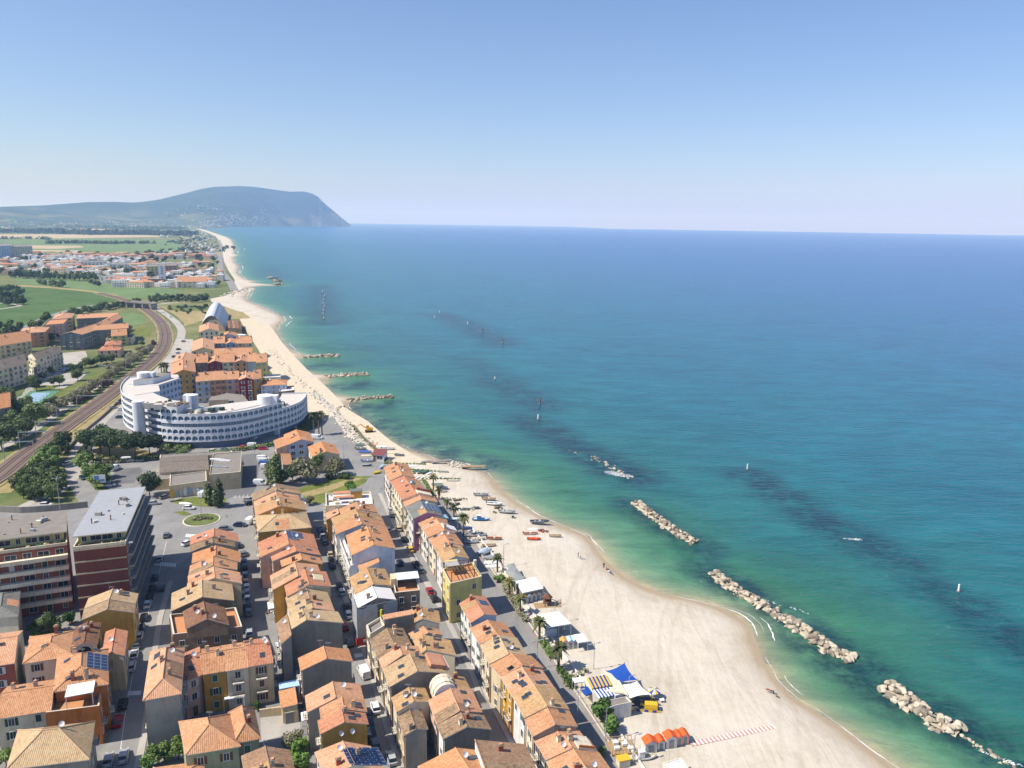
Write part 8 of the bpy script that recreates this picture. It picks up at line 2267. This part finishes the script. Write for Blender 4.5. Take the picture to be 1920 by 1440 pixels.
def rocks(label, px, n, wid, s0, s1, z0, hgt, kind='sea', name='breakwater', cat='breakwater', seed=1, even=True):
 q = random.Random(seed); line = smooth_line([P(u, v) for u, v in px], 2); seg = [0]
 for a, b in zip(line, line[1:]): seg.append(seg[-1] + (b - a).length)
 o = empty(name, Vector((line[0].x, line[0].y, 0)), 0, label, cat); L = seg[-1]
 cm = MB(); pr = None
 for i in range(len(line)):
  d = (line[min(i + 1, len(line) - 1)] - line[max(i - 1, 0)]).normalized(); nr = Vector((-d.y, d.x, 0)) * wid; c = line[i] - o.location; z = z0 - drop(line[i].x, line[i].y); q0 = [c - nr * .55, c - nr * .22, c + nr * .22, c + nr * .55]
  cur = [Vector((p.x, p.y, z + e_ + q.uniform(-.15, .15))) for p, e_ in zip(q0, (-.6, hgt * .25, hgt * .25, -.6))]
  if pr:
   for k in range(3): cm.face([pr[k], pr[k + 1], cur[k + 1], cur[k]], (RK if kind == 'sea' else RKW if kind == 'white' else RKB)[0])
  pr = cur
 if hgt >= .7: cm.obj('rubble_core', o)
 s0, s1 = s0 * .8, s1 * .8
 for k in range(n):
  t = (k + q.random()) / n * L; i = max(0, min(len(line) - 2, next((j for j in range(len(seg)) if seg[j] > t), len(seg) - 1) - 1)); f = (t - seg[i]) / max(1e-6, seg[i + 1] - seg[i]); p = line[i].lerp(line[i + 1], f); d = (line[i + 1] - line[i]).normalized(); nr = Vector((-d.y, d.x, 0))
  w = q.uniform(-1, 1) * wid / 2; s = q.uniform(s0, s1) * (1.0 if q.random() < .75 else .55); z = z0 + hgt * (1 - abs(2 * w / wid) ** 1.3) * q.uniform(.4, 1) - drop(p.x, p.y)
  b_ = link('boulder', q.choice(ROCK[kind]), o, (p.x + nr.x * w - o.location.x, p.y + nr.y * w - o.location.y, z)); b_.rotation_euler = (q.uniform(-.5, .5), q.uniform(-.5, .5), q.uniform(0, 6.28)); b_.scale = (s * q.uniform(.9, 1.3), s * q.uniform(.8, 1.1), s * q.uniform(.6, .85))
 return o
rocks('short straight breakwater of pale boulders, farther out from shore', [(1191, 938), (1215, 955), (1250, 980), (1285, 1003), (1304, 1012)], 96, 5.0, 1.7, 2.9, -1.3, 1.5, seed=2)
rocks('upper half of the long breakwater with pale rounded boulders', [(1335, 1067), (1360, 1087), (1400, 1111), (1432, 1130), (1466, 1150)], 96, 4.6, 1.8, 2.8, -1.3, 1.5, seed=3); rocks('lower half of the long breakwater with broader grey boulders', [(1468, 1151), (1500, 1171), (1530, 1193), (1562, 1213), (1600, 1229)], 96, 4.8, 1.9, 3.1, -1.3, 1.6, seed=4)
rocks('near breakwater of large grey boulders toward the bottom right', [(1662, 1278), (1690, 1298), (1722, 1321), (1760, 1346), (1800, 1365)], 98, 6.2, 1.9, 3.2, -1.4, 1.7, seed=5); rocks('loose trail of low boulders beyond the near breakwater', [(1800, 1368), (1830, 1388), (1860, 1402), (1885, 1420), (1905, 1432)], 22, 1.6, .8, 1.7, -1.35, .4, seed=6)
rocks('small broken reef of tan boulders washed by white surf', [(1112, 851), (1130, 862), (1150, 872), (1165, 882), (1184, 891)], 46, 5, 1.4, 2.6, -1.75, .9, 'sea', seed=7); rocks('few brown rocks left of the surf washed reef', [(1068, 838), (1078, 844), (1092, 847)], 6, 3, 1.2, 2.0, -1.4, .3, 'brown', seed=8)
rocks('lowest groyne running from the beach beyond the boat yard', [(652, 748.5), (675, 745), (700, 743), (736, 741.5)], 98, 5.5, 1.9, 3.2, -1.2, 1.6, 'sea', 'groyne', 'groyne', 9); rocks('middle groyne of three below the village', [(612, 704), (635, 702), (660, 700.5), (690, 699)], 90, 5.5, 2.0, 3.4, -1.2, 1.6, 'sea', 'groyne', 'groyne', 10); rocks('farthest groyne of three beside the village', [(570, 668), (590, 666.5), (612, 665.5), (636, 664.5)], 85, 5.5, 2.2, 3.6, -1.2, 1.6, 'sea', 'groyne', 'groyne', 11)
rocks('white rubble bank between seafront road and beach below the hotel', [(585, 735), (610, 757), (632, 780), (652, 803)], 80, 7, 1.0, 2.3, .1, .7, 'white', 'rubble_bank', 'rubble bank', 12); rocks('white rubble heap at the top of the boat yard', [(652, 805), (668, 820), (690, 834)], 90, 9, 1.0, 2.4, .1, .7, 'white', 'rubble_bank', 'rubble bank', 13); rocks('white stones along the esplanade beside the village', [(510, 655), (530, 685), (552, 708), (580, 732)], 60, 7, .9, 2.0, .1, .5, 'white', 'rubble_bank', 'rubble bank', 14)
rocks('pile of pale rocks beside the stranded pontoon', [(843, 868), (858, 870), (874, 874)], 60, 7, .8, 2.0, -.3, .7, 'white', 'rock_pile', 'rock pile', 15)
for i, (u, v) in enumerate(((510, 520.5), (519, 526), (521, 532.5))): rocks(['first dark rock islet off the far sand spit', 'second dark rock islet off the far sand spit', 'third rock islet at the tip of the far sand spit'][i], [(u - 4, v), (u, v - .3), (u + 4, v)], 22, 14, 4, 8, -1.5, 3, 'brown', 'rock_islet', 'rock islet', 30 + i)
rocks('grey boulders lining the bend of the far beach road', [(425, 556), (440, 549), (455, 545), (466, 540)], 70, 20, 3, 6, -.5, 1.6, 'white', 'rubble_bank', 'rubble bank', 40)
# foam round rocks
def foam_patch(label, u, v, rx, ry, n, seed, rz=-.6):
 q = random.Random(seed); mb = MB(); c = P(u, v)
 for _ in range(n):
  a = q.uniform(0, 6.28); r_ = q.random() ** .7; x, y = rx * r_ * math.cos(a), ry * r_ * math.sin(a); x, y = x * math.cos(rz) - y * math.sin(rz), x * math.sin(rz) + y * math.cos(rz); s = q.uniform(.06, .28); k = q.randint(5, 8); st = q.uniform(.2, .5); t0 = q.uniform(0, 6.28)
  mb.face([G(c.x + x + s * math.cos(t0 + 6.2832 * i / k) * q.uniform(.6, 1.4) , c.y + y + st * s * 1.5 * math.sin(t0 + 6.2832 * i / k) * q.uniform(.6, 1.4), SEA_Z + .06 + .0006 * _) for i in range(k)], mfo)
 o = mb.obj('sea_foam'); tag(o, label, 'foam', kind='stuff')
foam_patch('white surf washing over the broken reef', 1158, 885, 6, 2.4, 700, 1); foam_patch('small white breaker over the offshore reef', 1601, 1005, 3.2, .9, 90, 3, -.1); foam_patch('thin white wash along the long breakwater', 1462, 1126, 9, .7, 40, 5, -.65); foam_patch('white wash at the trail of low boulders', 1885, 1415, 5, .6, 40, 6, -.7)
# marker posts and buoys
def post(u, v, h, r_, m, label, base=True):
 p = P(u, v, SEA_Z); o = empty('marker_post', p, 0, label, 'marker'); mb = MB(); mb.cyl((0, 0, -1), (0, 0, h), r_, r_ * .8, m, 8); mb.obj('post', o); mb = MB(); mb.cyl((0, 0, -.5), (0, 0, .35), r_ * 1.9, r_ * 1.6, W['concrete'], 8); mb.obj('footing', o)
for u, v, h, m, lab in ((1797, 1109, 2.2, white_p, 'white marker post nearest the right edge'), (1401, 880, 2.4, white_p, 'small white marker post over the offshore reef'), (1009, 786, 2.6, white_p, 'white marker post above the long dark reef'), (1012.5, 757, 3.2, SH['red'], 'reddish marker post of the middle reef'), (943, 642, 3.2, SH['red'], 'dark marker post at the end of the far reef'), (905, 622, 3.4, SH['brown'], 'brown marker post second on the far reef'), (877, 609, 3.6, white_p, 'white marker post with wash on the far reef'), (824, 587, 3, white_p, 'farthest white marker on the far reef'), (815, 596, 2, white_p, 'low white marker left of the far reef'), (928, 711, 1.6, white_p, 'tiny pale marker on the faint middle reef')):
 post(u, v, h, (.3 if v > 800 else .45), m, lab)
for i, (u, v) in enumerate(((607, 598), (606, 590), (607, 583), (608, 576), (606, 570), (607, 563), (609, 556), (605, 549))):
 p = P(u, v, SEA_Z); mb = MB(); mb.cyl((0, 0, -1), (0, 0, 3.2), .45, .3, white_p, 6); mb.box((0, 0, .2), (3.4, 1.2, .9), RK[1]); o = mb.obj('marker_post', loc=p); tag(o, 'pale marker post in the line off the far beach', 'marker', 'marker line off the far beach')
# ================================================================== masts, lamps, wires
def lamp(u, v, h, label, arms=1, r_=.09):
 o = empty('street_lamp', P(u, v), 0, label, 'street lamp'); mb = MB(); mb.cyl((0, 0, -.2), (0, 0, h), r_, r_ * .6, galv, 8); mb.obj('pole', o); mb = MB()
 for i in range(arms):
  a = 6.2832 * i / arms + .4; mb.cyl((0, 0, h), (math.cos(a) * .9, math.sin(a) * .9, h + .15), .05, .05, galv, 5); mb.box((math.cos(a) * 1.1, math.sin(a) * 1.1, h + .12), (.7, .3, .14), galv, a)
 mb.obj('lamp_head', o)
for u, v, h, lab, ar in ((1007, 1254, 7, 'lamp post beside the seafront houses with yellow roof', 2), (1082, 1362, 8, 'lamp post on the promenade beside the white kiosk', 1), (1135, 1388, 7, 'lamp post by the two round shrubs', 1), (1113, 1256, 6.5, 'lone floodlight pole on the sand near the striped bar', 2), (944, 1063, 7, 'lamp post behind the grey beach bar', 1), (858, 1000, 7, 'lamp post on the shaded promenade by the palms', 1), (1178, 1308, 5, 'thin lamp pole beside the white sail', 1), (1040, 1168, 6, 'lamp post at the edge of the peaked canopies', 1), (378, 972, 10, 'tall lamp mast in the roundabout island', 3), (118, 1004, 19, 'very tall floodlight mast behind the red block', 4), (478, 855, 8, 'lamp post by the hotel lane', 1), (645, 868, 8, 'lamp post on the seafront road by the neat cream house', 1), (1188, 1432, 6, 'lamp post at the bottom of the promenade', 1), (346, 850, 8, 'lamp post in front of the hotel garage ramp', 1), (525, 827, 9, 'tall lamp post before the hotel facade', 1), (253, 858, 9, 'lamp post among the umbrella pines', 1), (113, 700, 10, 'lamp post on the estate car park', 2), (136, 610, 12, 'tall mast behind the zigzag block', 1)):
 lamp(u, v, h, lab, ar, .16 if h > 15 else .09)
def wire(label, a, ha, b, hb_):
 p, q_ = P(*a) + Vector((0, 0, ha)), P(*b) + Vector((0, 0, hb_)); mb = MB(); k = 8; pr = None
 for i in range(k + 1):
  t = i / k; c = p.lerp(q_, t) - Vector((0, 0, 4 * t * (1 - t) * .5))
  if pr: mb.cyl(pr, c, .025, .025, iron, 4, False)
  pr = c
 tag(mb.obj('overhead_wire'), label, 'wire')
wire('overhead cable crossing the street by the sunlit gap', (464, 1160), 7, (500, 1150), 7); wire('cable spanning the lane near the solar roof', (700, 1398), 7, (742, 1390), 7); wire('cable spanning the lane by the barrel skylight', (690, 1320), 7, (735, 1305), 7); wire('cable across the shaded lane beside the seafront row', (905, 1345), 7, (935, 1338), 7)
for i, (u, v) in enumerate(((49, 850), (84, 824), (121, 798), (168, 765), (200, 741), (244, 704), (283, 671), (304, 645), (307, 620), (14, 876), (292, 602), (274, 587))):
 c = P(u, v); j = min(range(len(rw) - 1), key=lambda k: (rw[k] - c).length); d = (rw[j + 1] - rw[j]).normalized(); n_ = Vector((-d.y, d.x, 0)); o = empty('catenary_mast', rw[j], math.atan2(n_.y, n_.x), 'steel overhead line portal across the railway tracks', 'railway mast', 'overhead line portals'); 
 for s in (-1, 1): mb = MB(); mb.cyl((s * 5.6, 0, 0), (s * 5.6, 0, 8), .2, .15, galv, 6); mb.obj('mast', o)
 mb = MB(); mb.box((0, 0, 7.7), (11.2, .25, .35), galv); mb.obj('crossbeam', o)
# billboard
o = empty('billboard', P(188, 918), .25, 'blue and white advertising board beside the green clump', 'billboard'); mb = MB(); mb.box((0, 0, 4.2), (4.2, .15, 3.0), canvas['white']); mb.box((-.9, -.09, 4.6), (1.6, .03, 1.8), mat_plain('poster_blue', hexc('5e8fc4'), .6), 0); mb.box((1.0, -.09, 3.6), (1.6, .03, .9), mat_plain('poster_blue', hexc('5e8fc4'), .6), 0); mb.obj('panel', o)
for x in (-1.6, 1.6): mb = MB(); mb.cyl((x, 0, -.2), (x, 0, 2.7), .1, .1, iron, 6); mb.obj('post', o)
# digger
o = empty('excavator', P(692, 810), .3, 'yellow tracked excavator working on the white rubble', 'excavator'); ym = mat_plain('machine_yellow', hexc('c9982c'), .5)
for s in (-1, 1): mb = MB(); mb.box((0, s * 1.1, .45), (3.6, .6, .8), rubber); mb.obj('track', o)
mb = MB(); mb.box((.3, 0, 1.5), (2.8, 2.4, 1.2), ym); mb.obj('body', o); mb = MB(); mb.box((-.6, .6, 2.5), (1.2, 1.0, 1.2), ym); mb.box((-.6, .6, 2.5), (1.22, .8, .8), carglass); mb.obj('cab', o); mb = MB(); mb.cyl((-1, -.3, 1.8), (-4, -.3, 4.2), .25, .2, ym, 6); mb.cyl((-4, -.3, 4.2), (-6.8, -.3, 2.6), .2, .16, ym, 6); mb.box((-6.9, -.3, 2.0), (.7, .9, 1.1), BM['dark']); mb.obj('arm', o)
# ================================================================== people
skin = mat_plain('skin', hexc('b98a6a'), .7, .05)
CL = {k: mat_plain('cloth_' + k, hexc(c), .9, .1, 5) for k, c in {'black': '24252a', 'blue': '33507c', 'white': 'cfcdc8', 'red': '9a3437', 'grey': '6d6f74'}.items()}
def person(u, v, pose, top, bottom, label, rz=0.0):
 if pose == 'stand': J = {'pel': (0, 0, .95), 'chest': (0, .02, 1.32), 'neck': (0, .02, 1.5), 'head': (0, .0, 1.66), 'lk': (.11, -.06, .5), 'lf': (.12, .04, .06), 'rk': (-.11, .05, .5), 'rf': (-.13, .12, .06), 'ls': (.2, .02, 1.42), 'le': (.27, .05, 1.14), 'lh': (.27, -.06, .88), 'rs': (-.2, .02, 1.42), 're': (-.27, .05, 1.14), 'rh': (-.26, -.06, .88), 'lt': (.12, -.13, .04), 'rt': (-.14, -.05, .04)}
 elif pose == 'sit': J = {'pel': (0, 0, .14), 'chest': (0, .14, .5), 'neck': (0, .17, .68), 'head': (0, .15, .84), 'lk': (.13, -.38, .42), 'lf': (.13, -.72, .08), 'rk': (-.13, -.38, .36), 'rf': (-.14, -.74, .08), 'ls': (.2, .16, .6), 'le': (.3, .3, .36), 'lh': (.28, .36, .1), 'rs': (-.2, .16, .6), 're': (-.26, -.02, .42), 'rh': (-.16, -.26, .44), 'lt': (.13, -.86, .1), 'rt': (-.14, -.88, .1)}
 else: J = {'pel': (0, 0, .13), 'chest': (0, .38, .15), 'neck': (0, .56, .16), 'head': (0, .73, .17), 'lk': (.12, -.44, .16), 'lf': (.13, -.84, .09), 'rk': (-.12, -.42, .22), 'rf': (-.14, -.82, .08), 'ls': (.2, .47, .14), 'le': (.34, .26, .1), 'lh': (.36, .0, .08), 'rs': (-.2, .47, .14), 're': (-.36, .56, .1), 'rh': (-.24, .74, .12), 'lt': (.15, -.92, .14), 'rt': (-.16, -.9, .14)}
 Rr = {'pel': .15, 'chest': .16, 'neck': .06, 'head': .11, 'lk': .065, 'rk': .065, 'lf': .045, 'rf': .045, 'lt': .035, 'rt': .035, 'ls': .065, 'rs': .065, 'le': .045, 're': .045, 'lh': .04, 'rh': .04}
 keys_ = list(J); E_ = [('pel', 'chest'), ('chest', 'neck'), ('neck', 'head'), ('pel', 'lk'), ('lk', 'lf'), ('lf', 'lt'), ('pel', 'rk'), ('rk', 'rf'), ('rf', 'rt'), ('chest', 'ls'), ('ls', 'le'), ('le', 'lh'), ('chest', 'rs'), ('rs', 're'), ('re', 'rh')]
 me = bpy.data.meshes.new('person'); me.from_pydata([J[k] for k in keys_], [(keys_.index(a), keys_.index(b)) for a, b in E_], [])
 o = link('person', me, None, P(u, v) + Vector((0, 0, .18)), rz); mo = o.modifiers.new('skin', 'SKIN'); sv = me.skin_vertices[0].data
 for i, k in enumerate(keys_): sv[i].radius = (Rr[k], Rr[k] * .85)
 sv[0].use_root = True; o.modifiers.new('smooth', 'SUBSURF').levels = 1; me.materials.append(skin)
 tag(o, label, 'person'); ax = lambda k: Vector(J[k])
 for nm, segs, m in (('shirt', [('pel', 'chest', .165, .185), ('chest', 'ls', .15, .08), ('chest', 'rs', .15, .08), ('ls', 'le', .075, .065), ('rs', 're', .075, .065)], CL[top]), ('trousers', [('pel', 'lk', .125, .085), ('pel', 'rk', .125, .085), ('lk', 'lf', .085, .065), ('rk', 'rf', .085, .065)], CL[bottom])):
  mb = MB()
  for a, b, r0, r1 in segs: mb.cyl(ax(a), ax(b), r0, r1, m, 10)
  mb.obj(nm, o)
 mb = MB(); hd = ax('head'); up = (ax('head') - ax('neck')).normalized(); mb.cyl(hd + up * .0 + Vector((0, .03, 0)), hd + up * .125, .118, .06, BM['dark'], 10); mb.obj('hair', o)
person(1132, 1066, 'stand', 'black', 'blue', 'person standing in dark clothes near the curve of the shore', .4); person(1138, 1070, 'sit', 'red', 'black', 'person sitting on the sand next to the standing one', 1.2); person(1143, 1073, 'lie', 'white', 'blue', 'person lying on the sand right of the seated one', .5)
person(1442, 1296, 'lie', 'red', 'black', 'person in red lying on the sand near the shore', .9); person(1451, 1303, 'sit', 'black', 'grey', 'person in black sitting beside the one in red', .9)
person(1084, 1046, 'stand', 'grey', 'black', 'left of two small figures walking on the open sand', 2); person(1088, 1048, 'stand', 'white', 'blue', 'right of two small figures walking on the open sand', 2)
person(785, 851, 'stand', 'white', 'grey', 'person walking along the water beyond the boat yard', 1); person(610, 784, 'stand', 'blue', 'black', 'left of two people on the seafront road by the rubble', 0); person(613, 784.5, 'stand', 'black', 'black', 'right of two people on the seafront road by the rubble', 0)
# ================================================================== awnings and clutter in the yards
for lab, FL, FR, BL, h, m in (('white awning over the yard below the ochre gable', (503, 1142), (538, 1134), (501, 1129), 3.0, 'white'), ('pale blue sheet roof behind the small garage', (524, 1292), (562, 1285), (522, 1280), 4.0, 'pale'), ('white canopy in the courtyard of the row houses', (418, 1312), (458, 1306), (424, 1300), 3.0, 'white'),
   ('white awning on the end terrace of the middle row', (556, 944), (574, 944), (553, 934), 6.5, 'white'), ('white tarpaulin in the strip beside the ochre gable', (566, 1352), (586, 1346), (564, 1336), 3.2, 'white'), ('white awning against the cream house by the left garden', (60, 1262), (78, 1258), (58, 1250), 4.0, 'white')):
 canopy(lab, FL, FR, BL, h, m, True, None, .15)
heap(400, 1322, 1.6, 'jumble of laundry and garden things in the small courtyard', [canvas['white'], canvas['pale'], BM['tan']], 'clutter', 14); heap(512, 1148, 1.8, 'white tables and pots below the white awning', [canvas['white'], SH['brown'], L_['mid']], 'clutter', 18); heap(560, 1402, 1.2, 'garden junk by the strip garden wall', [BM['tan'], canvas['grey'], BM['red']], 'clutter', 12)
for (u, v), (u2, v2), k in (((440, 935), (486, 930), 7), ((108, 880), (104, 935), 9)):
 for i in range(k):
  t = i / (k - 1); mark([(u + (u2 - u) * t, v + (v2 - v) * t), (u + (u2 - u) * t + (2 if k == 7 else 9), v + (v2 - v) * t - (6 if k == 7 else 0))], .12)
# ================================================================== haze: the air over the whole place
mbh = MB()
mhz = bpy.data.materials.new('haze')
mhz.use_nodes = True
nt = mhz.node_tree
nt.nodes.remove(nt.nodes['Principled BSDF'])
pv = nt.nodes.new('ShaderNodeVolumePrincipled')
pv.inputs['Color'].default_value = (.38, .6, 1.0, 1)
pv.inputs['Density'].default_value = 8.5e-5
pv.inputs['Anisotropy'].default_value = 0
pv.inputs['Absorption Color'].default_value = (1, 1, 1, 1)
nt.links.new(pv.outputs[0], nt.nodes['Material Output'].inputs['Volume'])
HB = 62000.0
zb = -drop(HB, HB) - 30
mbh.box((0, HB / 2 - 6000, (zb + 640) / 2), (2 * HB, HB + 14000, 640 - zb), mhz)
hz = mbh.obj('haze', weld=True)
hz['kind'] = 'stuff'
